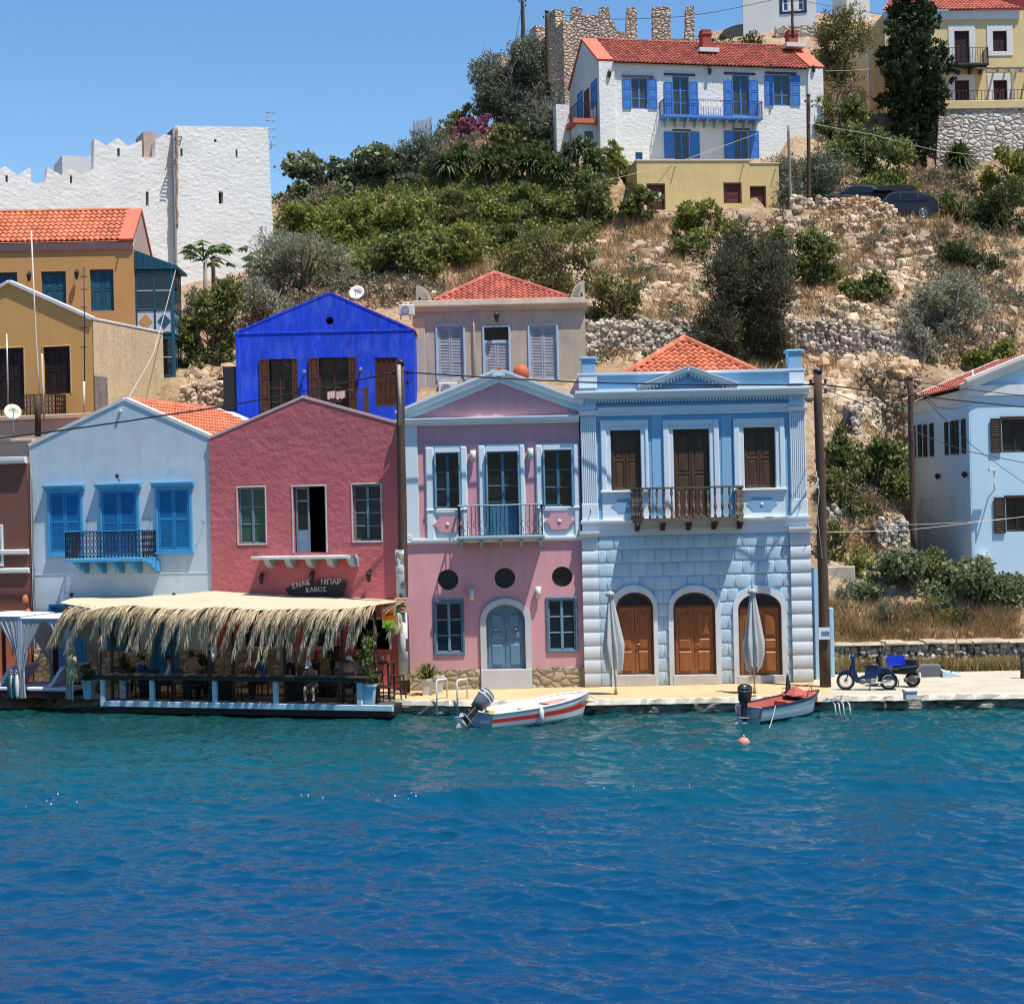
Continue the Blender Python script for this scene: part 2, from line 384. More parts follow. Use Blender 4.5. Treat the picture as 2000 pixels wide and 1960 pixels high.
def H(x,y):
 fx=(x-GX[0])/0.5; fy=(y-GY[0])/0.5
 fx=min(max(fx,0),len(GX)-1.001); fy=min(max(fy,0),len(GY)-1.001)
 i,j=int(fy),int(fx); a,b=fy-i,fx-j
 return float(HZ[i,j]*(1-a)*(1-b)+HZ[i,j+1]*(1-a)*b+HZ[i+1,j]*a*(1-b)+HZ[i+1,j+1]*a*b)
def ground(px,py,y0=57.8,y1=150,default=None):
 a,b=lev(px,py); Y=y0
 while Y<y1:
  z=ZC+b*Y/FPX
  if z<=H(a*Y/FPX,Y):return Vector((a*Y/FPX,Y,z))
  Y+=0.25
 if default:p=W(px,py,default); p.z=H(p.x,p.y); return p
 return None
V=np.stack([gx.ravel(),gy.ravel(),HZ.ravel()],1); nx=len(GX); ny=len(GY)
ii=np.arange(ny-1)[:,None]*nx+np.arange(nx-1)[None,:]
F=np.stack([ii,ii+1,ii+nx+1,ii+nx],-1).reshape(-1,4)
def soil_mat():
 m=bpy.data.materials.new('hillside_soil'); m.use_nodes=True; nt=m.node_tree; L=nt.links; b=nt.nodes['Principled BSDF']
 b.inputs['Roughness'].default_value=0.95; b.inputs['Specular IOR Level'].default_value=0.1
 tc=_n(nt,'ShaderNodeTexCoord')
 def nz(s,d=6,r=.65):
  t=_n(nt,'ShaderNodeTexNoise'); t.inputs['Scale'].default_value=s; t.inputs['Detail'].default_value=d; t.inputs['Roughness'].default_value=r
  L.new(tc.outputs['Object'],t.inputs['Vector']); return t.outputs['Fac']
 def ramp(f,pts):
  r=_n(nt,'ShaderNodeValToRGB'); L.new(f,r.inputs[0]); e=r.color_ramp.elements
  while len(e)<len(pts):e.new(.5)
  for k,(p,c)in enumerate(pts):e[k].position=p; e[k].color=(*c,1)
  return r.outputs[0]
 c1=ramp(nz(0.35),[(0.32,(.22,.14,.08)),(0.45,(.40,.25,.14)),(0.55,(.50,.34,.20)),(0.7,(.48,.38,.27))])
 c2=ramp(nz(2.6),[(0.35,(.12,.09,.06)),(0.5,(.42,.29,.18)),(0.62,(.54,.44,.33))])
 mx=_n(nt,'ShaderNodeMix',data_type='RGBA'); mx.inputs['Factor'].default_value=.5; L.new(c1,mx.inputs['A']); L.new(c2,mx.inputs['B'])
 L.new(mx.outputs['Result'],b.inputs['Base Color'])
 bn=_n(nt,'ShaderNodeBump'); bn.inputs['Strength'].default_value=1; bn.inputs['Distance'].default_value=.25; L.new(nz(3.0,8,.7),bn.inputs['Height']); L.new(bn.outputs[0],b.inputs['Normal'])
 return m
hill=bpy.data.objects.new('hillside',np_mesh('hillside',V,F,soil_mat(),smooth=True)); COL.objects.link(hill); tag(hill,None,None,kind='structure')
xs_=np.linspace(-320,320,65); ys_=np.linspace(-330,-60,28); X_,Y_=np.meshgrid(xs_,ys_)
Z_=np.clip((-60-Y_)/9,0,1)*4+np.clip((-70-Y_)/110,0,1)*(46+12*np.sin(X_/47)+7*np.sin(X_/17+1)+3*np.sin(Y_/9+X_/13))-.5
i_=np.arange(27)[:,None]*65+np.arange(64)[None,:]
oh=bpy.data.objects.new('opposite_shore',np_mesh('opposite_shore',np.stack([X_.ravel(),Y_.ravel(),Z_.ravel()],1),np.stack([i_,i_+1,i_+66,i_+65],-1).reshape(-1,4),mk('far_scrub',(.13,.12,.07),.95,.4,.05,.3,.4),smooth=True)); COL.objects.link(oh); tag(oh,None,None,kind='structure')
mb=MB(); mb.quad((-3000,-3000,-6),(3000,-3000,-6),(3000,3000,-6),(-3000,3000,-6))
tag(ob('seabed',mb,mk('seabed_sand',(.12,.14,.10),1)),None,None,kind='structure')
QE=[(-500,58.6),(-100,56.5),(0,56.0),(400,53.6),(760,51.3),(900,50.7),(1150,50.2),(1400,50.0),(1600,49.8),(2000,49.4),(2600,49.0),(4200,48.0)]
ZQ=0.42
QP=[((px-1008.9)*Y/FPX,Y)for px,Y in QE]
def qedge(x):
 for(a,ya),(b,yb)in zip(QP,QP[1:]):
  if a<=x<=b:return ya+(yb-ya)*(x-a)/(b-a)
 return 50
M_pave=mk('quay_paving_stone',(.56,.41,.22),.85,.10,.8,.12,9,bump=.3,bsc=20,stain=(.6,.55,.45),stain_sc=.7,stain_f=.5)
M_conc=mk('quay_concrete',(.50,.44,.34),.9,.12,1.0,.12,12,bump=.4,bsc=25,stain=(.22,.2,.17),stain_sc=1.6,stain_f=.5,stain_lo=.55,stain_hi=.8)
M_qside=mk('quay_wall_stone',(.30,.27,.215),.95,.35,1.6,.4,9,bump=1.0,bsc=6,bump2=1.0,b2sc=2.5,stretch=(.7,1,3.5),stain=(.035,.035,.025),stain_sc=1.1,stain_f=.9,stain_lo=.48,stain_hi=.6)
M_rim=mk('quay_rim',(.60,.54,.44),.9,.15,2,.15,15,bump=.5,bsc=12,stain=(.2,.18,.15),stain_f=.5)
XS=W(1612,1350,52).x
def qstrip(x0,x1,name,mat):
 mb=MB(); n=int((x1-x0)/.5)+1; xs=[x0+(x1-x0)*i/n for i in range(n+1)]
 for a,b in zip(xs,xs[1:]):mb.quad((a,qedge(a)+.3,ZQ),(b,qedge(b)+.3,ZQ),(b,60,ZQ),(a,60,ZQ),var=.5)
 return tag(ob(name,mb,mat),None,None,kind='structure')
qstrip(QP[0][0],XS,'quay_paving',M_pave); qstrip(XS,QP[-1][0],'quay_pavement',M_conc)
mb=MB(); r_=random.Random(4); x=QP[0][0]
cols=[]
while x<QP[-1][0]:
 cols.append((x,r_.uniform(-.10,.06),r_.uniform(-.14,.02),r_.uniform(-.03,.03))); x+=r_.uniform(.12,.3)
rows=[]
for x,a,b,c in cols:
 y=qedge(x); rows.append([(x,y+.32,ZQ+.004),(x,y+.02+a*.3,ZQ+.012+c),(x,y-.03+a,ZQ-.13),(x,y+.10+b,ZQ-.19),(x,y+.03-a,ZQ-.38),(x,y+.2+b,-.2),(x,y+.1,-2.5)])
for k in range(6):
 mb.cur=0 if k<2 else 1
 for A,B in zip(rows,rows[1:]):mb.quad(A[k+1],B[k+1],B[k],A[k],var=.5)
tag(ob('quay_edge',mb,[M_rim,M_qside]),None,None,kind='structure')
def water():
 N=1024; Lx=42.0
 r=np.random.default_rng(11); k=np.fft.fftfreq(N,Lx/N)*2*np.pi
 kx,ky=np.meshgrid(k,k); kk=np.hypot(kx,ky); kk[0,0]=1
 cosd=(ky*0.93+kx*0.36)/kk
 Lw=1.25**2/9.81*2.2
 S=np.exp(-1/(kk*Lw)**2)/kk**3.4*(0.06+cosd**4)*np.exp(-(kk*0.034)**2)
 S[0,0]=0
 Hf=np.fft.fft2(r.standard_normal((N,N)))*np.sqrt(S); h=np.real(np.fft.ifft2(Hf)); g_=0.032/h.std(); h*=g_
 dX=np.real(np.fft.ifft2(-1j*kx/kk*Hf))*g_*-.85; dY=np.real(np.fft.ifft2(-1j*ky/kk*Hf))*g_*-.85
 x=np.arange(N)*Lx/N
 X,Y=np.meshgrid(x,x)
 pt=1+.32*np.sin(X*.31+1.3*np.sin(Y*.23))*np.sin(Y*.52+.9*np.sin(X*.17+1)); h*=pt; dX*=pt; dY*=pt
 h,dX,dY=(np.roll(q,(100,300),(0,1))for q in(h,dX,dY)); ed=np.clip(np.minimum(np.minimum(X,Lx-X),np.minimum(Y,Lx-Y))/1.0,0,1); dX=dX*ed; dY=dY*ed
 x0=-21.0; y0=14.0
 gX=x0+X; gY=y0+Y
 yc=36.6+0.35*np.sin(gX*.3)+.04*gX*-0.6+.25*np.sin(gX*.9+1)
 d=(gY-yc)
 amp=0.55+.45*np.sin(gX*.42+2.2)
 h=h+(0.20*np.exp(-(d/.45)**2)-0.10*np.exp(-((d+1.2)/.9)**2))*(0.4+0.6*amp)
 F0=np.arange(N-1)[:,None]*N+np.arange(N-1)[None,:]
 Fq=np.stack([F0,F0+1,F0+N+1,F0+N],-1).reshape(-1,4)
 V=np.stack([(gX+dX).ravel(),(gY+dY).ravel(),h.ravel()],1)
 return V,Fq
m=bpy.data.materials.new('sea_water'); m.use_nodes=True; nt=m.node_tree; L=nt.links; b=nt.nodes['Principled BSDF']
b.inputs['Roughness'].default_value=0.035; b.inputs['IOR'].default_value=1.36; b.inputs['Specular IOR Level'].default_value=0.5
tc=_n(nt,'ShaderNodeTexCoord'); sp=_n(nt,'ShaderNodeSeparateXYZ'); L.new(tc.outputs['Object'],sp.inputs[0])
nz=_n(nt,'ShaderNodeTexNoise'); nz.inputs['Scale'].default_value=.16; nz.inputs['Detail'].default_value=4; L.new(tc.outputs['Object'],nz.inputs['Vector'])
ma=_n(nt,'ShaderNodeMath',operation='MULTIPLY_ADD'); L.new(nz.outputs['Fac'],ma.inputs[0]); ma.inputs[1].default_value=9; L.new(sp.outputs['Y'],ma.inputs[2])
mr=_n(nt,'ShaderNodeMapRange'); L.new(ma.outputs[0],mr.inputs[0]); mr.inputs[1].default_value=26; mr.inputs[2].default_value=56
cr=_n(nt,'ShaderNodeValToRGB'); L.new(mr.outputs[0],cr.inputs[0]); e=cr.color_ramp.elements
e[0].position=0; e[0].color=(.0018,.044,.120,1); e[1].position=1; e[1].color=(.004,.045,.045,1)
x=e.new(.4); x.color=(.0018,.058,.122,1); x=e.new(.68); x.color=(.0018,.072,.104,1)
L.new(cr.outputs[0],b.inputs['Base Color'])
def wn(scale,st,dist,prev=None,sx=.55):
 mp=_n(nt,'ShaderNodeMapping'); mp.inputs['Scale'].default_value=(sx,1,1); mp.inputs['Rotation'].default_value=(0,0,.12); L.new(tc.outputs['Object'],mp.inputs['Vector'])
 t=_n(nt,'ShaderNodeTexNoise'); t.inputs['Scale'].default_value=scale; t.inputs['Detail'].default_value=3; L.new(mp.outputs[0],t.inputs['Vector'])
 bn=_n(nt,'ShaderNodeBump'); bn.inputs['Strength'].default_value=st; bn.inputs['Distance'].default_value=dist; L.new(t.outputs['Fac'],bn.inputs['Height'])
 if prev:L.new(prev,bn.inputs['Normal'])
 return bn.outputs[0]
L.new(wn(13,.3,.02,wn(4.5,.5,.05)),b.inputs['Normal'])
V,Fq=water()
wm=np_mesh('sea',V,Fq,m,smooth=True); wo=bpy.data.objects.new('sea',wm); COL.objects.link(wo); tag(wo,None,None,kind='structure')
mb=MB(); o=21.0
for q in[(-3000,-3000,3000,14),(-3000,14,-21,56),(20.96,14,3000,56),(-3000,55.96,3000,60)]:
 mb.quad((q[0],q[1],-.004),(q[2],q[1],-.004),(q[2],q[3],-.004),(q[0],q[3],-.004),var=.5)
tag(ob('water',mb,m),None,None,kind='structure')
V=[]; rr=random.Random(8)
for k in range(18):
 x=rr.choice([rr.gauss(-3.6,.7),rr.gauss(-11,.7),rr.gauss(-2.6,.5),rr.gauss(-2.4,.3),rr.gauss(3,1.2)]); y=36.6+.35*math.sin(x*.3)-.024*x+.25*math.sin(x*.9+1)+rr.gauss(-.1,.45); s_=rr.choice([.003,.004,.006,.008]); z=.24
 V+=[(x-s_*2,y,z-.1),(x,y-s_,z-.1),(x+s_*2,y,z-.1),(x,y+s_,z-.06)]
V=np.array(V); tag(ob('foam_sparkle_flecks',np_mesh('foam_sparkle_flecks',V,np.arange(len(V)).reshape(-1,4),mk('foam',(.8,.8,.8),.5)),None),'tiny white flecks of foam and painted sparkle on the long swell','foam',kind='stuff')  # white flecks serve as whitecap foam and as painted water sparkle
# ===== building helpers
def rectpoly(x0,z0,x1,z1):return[(x0,z0),(x1,z0),(x1,z1),(x0,z1)]
def archpoly(x0,z0,x1,z1,rise=None,n=12):
 cx=(x0+x1)/2; hw=(x1-x0)/2; rise=rise or hw
 P=[(x0,z0),(x1,z0)]
 for k in range(n+1):
  g=math.pi*k/n; P.append((cx+hw*math.cos(g),z1-rise+rise*math.sin(g)))
 return P
def circ(cx,cz,r,n=20):return[(cx+r*math.cos(2*math.pi*k/n),cz+r*math.sin(2*math.pi*k/n))for k in range(n)]
def inset(poly,d):
 n=len(poly); out=[]
 A=sum(poly[i][0]*poly[(i+1)%n][1]-poly[(i+1)%n][0]*poly[i][1]for i in range(n)); sg=1 if A>0 else-1
 for i in range(n):
  p0,p1,p2=(Vector(poly[(i+k)%n])for k in(-1,0,1))
  a=(p1-p0).normalized(); b=(p2-p1).normalized()
  na=Vector((-a.y,a.x))*sg; nb=Vector((-b.y,b.x))*sg; m=(na+nb)
  if m.length<1e-6:m=na
  m.normalize(); k=d/max(m.dot(na),.3); out.append((p1.x+m.x*k,p1.y+m.y*k))
 return out
def wallbody(outline,holes,depth,th=0.26,mb=None,drop=0):
 0
 mb=mb or MB(); mb.prism(outline,0,th,holes,var=.5)
 n=len(outline); A=sum(outline[i][0]*outline[(i+1)%n][1]-outline[(i+1)%n][0]*outline[i][1]for i in range(n))
 P=outline if A>0 else outline[::-1]
 zm_=max(p[1]for p in P); P=[(x,z-drop if z>zm_*.45 else z)for x,z in P]
 for i in range(n):
  (xa,za),(xb,zb)=P[i],P[(i+1)%n]
  mb.add([(xa,th,za),(xb,th,zb),(xb,depth,zb),(xa,depth,za)],[(3,2,1,0)],.5)
 mb.prism(P,depth-.02,depth,var=.5)
 return mb
def win(root,P,x0,z0,x1,z1,mat,glass,cols=2,rows=3,y=.10,fw=.07,mw=.03,mid=.07,name='window',inner=None,d=.06):
 mb=MB()
 mb.bbox(x0,x0+fw,y,y+d,z0,z1); mb.bbox(x1-fw,x1,y,y+d,z0,z1)
 mb.bbox(x0+fw,x1-fw,y,y+d,z0,z0+fw); mb.bbox(x0+fw,x1-fw,y,y+d,z1-fw,z1)
 a,b=x0+fw,x1-fw
 for k in range(1,cols):
  xm=a+(b-a)*k/cols; w=mid if k==cols//2 and cols%2==0 else mw
  mb.bbox(xm-w/2,xm+w/2,y-(.01 if w==mid else-.01),y+d-.01,z0+fw,z1-fw)
 for j in range(1,rows):
  zm=z0+fw+(z1-z0-2*fw)*j/rows
  mb.bbox(a,b,y+.012,y+d-.012,zm-mw/2,zm+mw/2)
 o=ob(name,mb,mat,root,P.M)
 g=MB(); g.box(x0+fw*.5,x1-fw*.5,y+d*.55,y+d*.75,z0+fw*.5,z1-fw*.5)
 ob('pane',g,glass,o,P.M)
 return o
def leaf_mb(mb,x0,x1,z0,z1,y,style='louvre',th=.04,rows=2):
 fw=min(.07,(x1-x0)*.2)
 mb.bbox(x0,x0+fw,y,y+th,z0,z1,.006); mb.bbox(x1-fw,x1,y,y+th,z0,z1,.006)
 hs=[z0+(z1-z0)*k/rows for k in range(rows+1)]
 for k,h in enumerate(hs):
  a=h-fw/2 if 0<k<rows else(h if k==0 else h-fw)
  mb.bbox(x0+fw,x1-fw,y+.002,y+th,a,a+fw,.006)
 a,b=x0+fw,x1-fw
 if style=='louvre':
  z=z0+fw
  while z<z1-fw:
   mb.add([(a,y+.006,z),(b,y+.006,z),(b,y+th-.004,z+.045),(a,y+th-.004,z+.045),(a,y+.006,z+.012),(b,y+.006,z+.012),(b,y+th-.004,z+.057),(a,y+th-.004,z+.057)],[(0,1,2,3),(7,6,5,4),(0,4,5,1)]); z+=.062
  mb.box(a,b,y+th-.003,y+th,z0+fw,z1-fw)
 else:
  for k in range(rows):
   p,q=hs[k]+fw*.7,hs[k+1]-fw*.7
   mb.box(a,b,y+th*.55,y+th*.8,p-fw*.3,q+fw*.3)
   mb.bbox(a+.035,b-.035,y+th*.2,y+th*.6,p+.03,q-.03,.02)
def shutters(root,P,x0,z0,x1,z1,mat,style='louvre',leaves=2,y=.08,fr=.05,rows=2,frmat=None,name='shutter'):
 if fr:
  mb=MB(); d=.08
  mb.bbox(x0,x0+fr,y-.02,y+d,z0,z1); mb.bbox(x1-fr,x1,y-.02,y+d,z0,z1)
  mb.bbox(x0+fr,x1-fr,y-.02,y+d,z1-fr,z1); mb.bbox(x0+fr,x1-fr,y-.02,y+d,z0,z0+fr)
  ob('window_frame',mb,frmat or mat,root,P.M)
 w=(x1-x0-2*fr)/leaves
 for k in range(leaves):
  mb=MB(); leaf_mb(mb,x0+fr+k*w+.005,x0+fr+(k+1)*w-.005,z0+fr,z1-fr,y,style,rows=rows)
  ob(name,mb,mat,root,P.M)
def dark_fill(mb,x0,z0,x1,z1,y=.3):mb.box(x0,x1,y,y+.03,z0,z1)
def surround(mb,x0,z0,x1,z1,wl,wt,pr,bottom=0.0,back=0.0):
 0
 mb.bbox(x0-wl,x0,-pr,back,z0,z1,.012,.5); mb.bbox(x1,x1+wl,-pr,back,z0,z1,.012,.5)
 mb.bbox(x0-wl,x1+wl,-pr,back,z1,z1+wt,.012,.5)
 if bottom:mb.bbox(x0-wl,x1+wl,-pr,back,z0-bottom,z0,.012,.5)
_TP=[(0,0),(.12,.035),(.3,.062),(.5,.062),(.66,.035),(.78,0),(.9,-.008),(1,0)]
def tiles(mb,O,U,D,poly,tw=.23,tl=.36,lift=.052,seed=1):
 0
 rr=random.Random(seed); O=Vector(O); U=Vector(U).normalized(); D=Vector(D).normalized(); N=U.cross(D)
 if N.z<0:N=-N
 us=[p[0]for p in poly]; ds=[p[1]for p in poly]
 mb.add([O+U*p[0]+D*p[1]+N*.005 for p in poly],[tuple(range(len(poly)))],.3)
 def inside(u,d):
  c=False; j=len(poly)-1
  for i in range(len(poly)):
   (a,b),(e,f)=poly[i],poly[j]
   if(b>d)!=(f>d)and u<(e-a)*(d-b)/(f-b)+a:c=not c
   j=i
  return c
 u=min(us)
 while u<max(us):
  d=min(ds)
  while d<max(ds):
   if inside(u+tw/2,d+tl/2):
    vs=[]; j0=rr.uniform(-.006,.006)
    for x,h in _TP:vs.append(O+U*(u+x*tw)+D*d+N*(h+.012))
    for x,h in _TP:vs.append(O+U*(u+x*tw)+D*(d+tl+.02)+N*(h+lift+.012+j0))
    for x,h in _TP:vs.append(O+U*(u+x*tw)+D*(d+tl+.02)+N*(h*.6+.0))
    fs=[]
    for k in range(7):fs.append((k,k+8,k+9,k+1)); fs.append((k+8,k+16,k+17,k+9))
    mb.add(vs,fs,rr.random())
   d+=tl
  u+=tw
 return mb
def caps(mb,p,q,r=.1,seg=.38):
 p=Vector(p); q=Vector(q); L=(q-p).length; n=max(1,int(L/seg)); t=(q-p)/n
 for k in range(n):
  a=p+t*k; b=p+t*(k+1.06); mb.tube([a,b],[r*.88,r*1.06],8,smooth=False)
def mouldbar(mb,p,q,prof,up=(0,0,1),var=.5):
 0
 (xa,za),(xb,zb)=p,q; n=len(prof)
 d=Vector((xb-xa,zb-za)).normalized(); nn=Vector((-d.y,d.x))
 if nn.y<0:nn=-nn
 vs=[(xa+nn.x*h,-o,za+nn.y*h)for o,h in prof]+[(xb+nn.x*h,-o,zb+nn.y*h)for o,h in prof]
 fs=[(i,i+n,(i+1)%n+n,(i+1)%n)for i in range(n)]+[tuple(range(n))[::-1],tuple(range(n,2*n))]
 return mb.add(vs,fs,var)
def lantern_mb(mb,x,z,s=.32,out=.22):
 0
 mb.tube([(x,0,z+s*.5),(x,-out*.6,z+s*.75),(x,-out,z+s*.6)],.012,6)
 mb.box(x-.03,x+.03,-.015,0,z+s*.35,z+s*.6)
 c=(x,-out,z)
 mb.lathe([(.02,s*.62),(.05,s*.5),(s*.3,s*.3),(s*.27,s*.27),(s*.17,-s*.3),(s*.1,-s*.38),(.02,-s*.45)][::-1],c,6,smooth=False)
def iron_rail(mb,pts,z0,z1,style='bars',gap=.11,r=.009,topr=.02):
 0
 for(xa,ya),(xb,yb)in zip(pts,pts[1:]):
  mb.bar((xa,ya,z1),(xb,yb,z1),topr*2.2,topr*1.4); mb.bar((xa,ya,z0+.05),(xb,yb,z0+.05),topr,topr)
  L=math.hypot(xb-xa,yb-ya); n=max(1,round(L/gap))
  for k in range(n+1):
   t=k/n; x,y=xa+(xb-xa)*t,ya+(yb-ya)*t
   rr=r*1.8 if k in(0,n)else r
   mb.bar((x,y,z0),(x,y,z1),rr*2,rr*2)
   if style=='scroll' and k<n:
    x2,y2=xa+(xb-xa)*(k+1)/n,ya+(yb-ya)*(k+1)/n; h=(z1-z0-.05)
    for j in range(4):
     za=z0+.05+h*j/4; zb=za+h/4
     mb.bar((x,y,za),(x2,y2,zb),r*1.4,r*1.4); mb.bar((x,y,zb),(x2,y2,za),r*1.4,r*1.4)
def text_mb(txt,size,M,ext=.006,bend=None):
 cu=bpy.data.curves.new('t','FONT'); cu.body=txt; cu.size=size; cu.extrude=ext; cu.align_x='CENTER'; cu.align_y='CENTER'; cu.resolution_u=2
 o=bpy.data.objects.new('t',cu); COL.objects.link(o); dg=bpy.context.evaluated_depsgraph_get()
 me=bpy.data.meshes.new_from_object(o.evaluated_get(dg)); mb=MB()
 mb.add([M@v.co for v in me.vertices],[tuple(p.vertices)for p in me.polygons],.5)
 bpy.data.objects.remove(o); bpy.data.curves.remove(cu); bpy.data.meshes.remove(me); return mb
XZ=Matrix.Rotation(math.pi/2,4,'X')
G_dark=mk_glass('dark_glass'); G_green=mk_glass('green_glass',(.04,.10,.07),.12)
BLACK=mk('black_iron',(.02,.02,.022),.5,.1,5,0,spec=.4)
DARKVOID=mk('painted_room_dark',(.012,.011,.012),.9,.1,3,0)  # near-black that paints the darkness inside rooms
TILE=mk('terracotta_tiles',(.56,.175,.09),.8,.12,.9,.15,22,var=.24,stain=(.33,.13,.08),stain_sc=1.4,stain_f=.45,stain_lo=.5)
TILE_OLD=mk('aged_red_tiles',(.34,.095,.065),.85,.15,1.2,.15,22,var=.35,stain=(.22,.06,.05),stain_sc=2,stain_f=.5,stain_lo=.5)
TILE_PINK=mk('rosy_tiles',(.46,.135,.09),.85,.15,1.2,.12,22,var=.26,stain=(.3,.10,.08),stain_sc=2,stain_f=.4,stain_lo=.5)
WHITE=mk('white_paint',(.72,.72,.70),.8,.05,1,.03)
# ===== front row of houses
PHL=-15.0
def flat_origin(px,Y,z=ZQ):p=W(px,1000,Y); return Vector((p.x,Y,z))
def pink_house():
 P=Plane(flat_origin(790.5,54.0),0); t=empty('pink_house',P.M,'two storey pink house with white pediment, three round windows and an arched grey-blue door','house')
 q,r=P.q,P.r
 pink=mk('pink_plaster',(.66,.325,.355),.9,.05,.7,.03,25,bump=.12,bsc=60,streak=.07,damp=(1.6,(.42,.30,.30),.55),stain=(.45,.24,.26),stain_sc=.9,stain_f=.25)
 trim=mk('white_blue_trim',(.66,.74,.78),.8,.04,1,.03,20,bump=.05,bsc=40)
 pale=mk('pale_blue_panel',(.50,.57,.62),.85,.04,1,.03,20)
 teal=mk('teal_blue_wood',(.045,.165,.27),.55,.12,2,.08,25,var=.1,spec=.4)
 door=mk('grey_blue_door',(.11,.215,.31),.55,.08,2,.05,25,spec=.4)
 x0=0.0; x1=q(1137,1100)[0]; zc=q(960,829)[1]; apex=q(974,724)
 zl=zc
 outline=[(x0,0),(x1,0),(x1,zc+.35),(apex[0],apex[1]-.05),(x0,zc+.35)]
 W1,W2,W3=r(849,884,899,993),r(950,882,1015,1046),r(1061,878.5,1119,989)
 D=r(950,1180,1026,1306); L1,L2=r(851,1176,903,1274),r(1071,1170,1124,1269)
 C=[q(875,1132),q(986,1128.5),q(1098,1126)]; R=.335
 holes=[rectpoly(*W1),rectpoly(*W2),rectpoly(*W3),archpoly(*D,rise=.5),rectpoly(*L1),rectpoly(*L2)]+[circ(c[0],c[1],R)for c in C]
 ob('wall',wallbody(outline,holes,8.5),pink,t,P.M)
 st=mk_stone('base_stone',(.33,.26,.17),(.52,.42,.30),(.20,.16,.12),3.2,.6,.05)
 zb=q(880,1307)[1]
 for a_,b_ in((.02,D[0]-.22),(D[2]+.22,x1-.02)):mb=MB(); mb.box(a_,b_,-.05,0,0,zb); ob('plinth',mb,st,t,P.M)
 mb=MB(); mb.bbox(D[0]-.2,D[2]+.2,-.14,.1,0,D[1]-.002); ob('door_step',mb,mk('grey_stone_trim',(.50,.51,.53),.85,.05,2),t,P.M)
 mb=MB(); zb1,zb2=q(850,1061)[1],q(850,1052)[1]
 pw=q(817,950)[0]; mb.bbox(-.02,pw,-.07,0,zb2,zc,.012,.5)
 prof=[(0,0),(.10,.01),(.12,.08),(.26,.12),(.30,.2),(.30,.24),(0,.26)]
 mouldbar(mb,(-.1,zc),(x1,zc),prof)
 mouldbar(mb,(-.05,zb1),(x1,zb1),[(0,0),(.05,.01),(.07,.05),(.11,.08),(.11,.15),(0,.17)])
 A=(-.1,q(790,822)[1]); B=(x1+.05,q(1137,800)[1]); T=(apex[0],q(974,741)[1])
 pr2=[(0,-.08),(.10,-.06),(.12,.1),(.26,.14),(.34,.26),(.34,.34),(0,.36)]
 mouldbar(mb,A,T,pr2); mouldbar(mb,B,T,pr2)
 mb.box(T[0]-.2,T[0]+.2,-.335,0,T[1]+.1,T[1]+.27,.5)
 ob('cornice',mb,trim,t,P.M)
 for k,(w,ox0,ox1,top,cart)in enumerate([(W1,831.5,913,870,(846,1008,903,1039)),(W2,935,1026,867,None),(W3,1047,1131,866,(1063.5,1001,1122,1033))]):
  a=q(ox0,950)[0]; b=q(ox1,950)[0]; zt=q((ox0+ox1)/2,top)[1]
  mb=MB(); mb.bbox(a,w[0],-.06,.0,zb2,zt,.02,.5); mb.bbox(w[2],b,-.06,0,zb2,zt,.02,.5); mb.bbox(w[0],w[2],-.06,0,w[3],zt,.02,.5)
  mb.bbox(a+.02,w[0]-.03,-.09,-.06,zb2,zt-.05,.02,.5); mb.bbox(w[2]+.03,b-.02,-.09,-.06,zb2,zt-.05,.02,.5)
  if cart:mb.box(w[0],w[2],-.03,0,zb2,w[1],.5)
  if cart:mb.bbox(a,b,-.12,-.06,w[1]-.06,w[1],.02,.5)
  o=ob('window_surround',mb,trim,t,P.M)
  if cart:
   c=r(*cart); m2=MB(); cx,cz=(c[0]+c[2])/2,(c[1]+c[3])/2; hw,hh=(c[2]-c[0])/2,(c[3]-c[1])/2
   poly=[(cx-hw*.55,cz-hh),(cx+hw*.55,cz-hh),(cx+hw*.68,cz-hh*.45),(cx+hw,cz),(cx+hw*.68,cz+hh*.45),(cx+hw*.55,cz+hh),(cx-hw*.55,cz+hh),(cx-hw*.68,cz+hh*.45),(cx-hw,cz),(cx-hw*.68,cz-hh*.45)]
   m2.prism(poly,-.105,-.028); oo=ob('cartouche',m2,pink,o,P.M)
   m3=MB(); m3.lathe([(.055,0),(.055,.02),(.03,.035)],(0,0,0),12,M=Matrix.Translation((cx,-.105,cz))@XZ); ob('boss',m3,trim,o,P.M)
  ww=win(t,P,*w,teal,G_dark,2,3 if k!=1 else 5,y=.12,fw=.06,mid=.1,mw=.04)
  for sx,sd in((w[0]+.0,1),(w[2]-.0,-1)):
   m4=MB();
   if sd>0:m4.bbox(sx,sx+.05,-.16 if k!=1 else-.2,.11,w[1]+.03,w[3]-.03)
   else:m4.bbox(sx-.05,sx,-.16 if k!=1 else-.2,.11,w[1]+.03,w[3]-.03)
   ob('shutter',m4,mk('light_blue_shutter',(.16,.33,.45),.5,.08,3),t,P.M)
 m4=MB(); m4.bbox(W2[0]+.1,W2[2]-.1,.10,.14,W2[1],W2[1]+(W2[3]-W2[1])*.36); ob('door_panel',m4,teal,t,P.M)
 b=r(894,1046,1063.5,1051); dp=.85
 mb=MB(); mb.bbox(b[0],b[2],-dp,0,b[1],b[3]+.02,.02,.5); ob('balcony_slab',mb,mk('grey_blue_trim',(.27,.36,.42),.7,.06,2),t,P.M)
 zt=q(978,986.5)[1]; mb=MB(); iron_rail(mb,[(b[0]+.08,-.05),(b[0]+.08,-dp+.06),(b[2]-.08,-dp+.06),(b[2]-.08,-.05)],b[3],zt,gap=.13,r=.011)
 for k in range(14):
  x=b[0]+.2+k*.19
  if x<b[2]-.15:mb.tube([(x+.05*math.sin(g),-dp+.06,b[3]+.12+g*.055)for g in[i*.8 for i in range(10)]],.009,4)
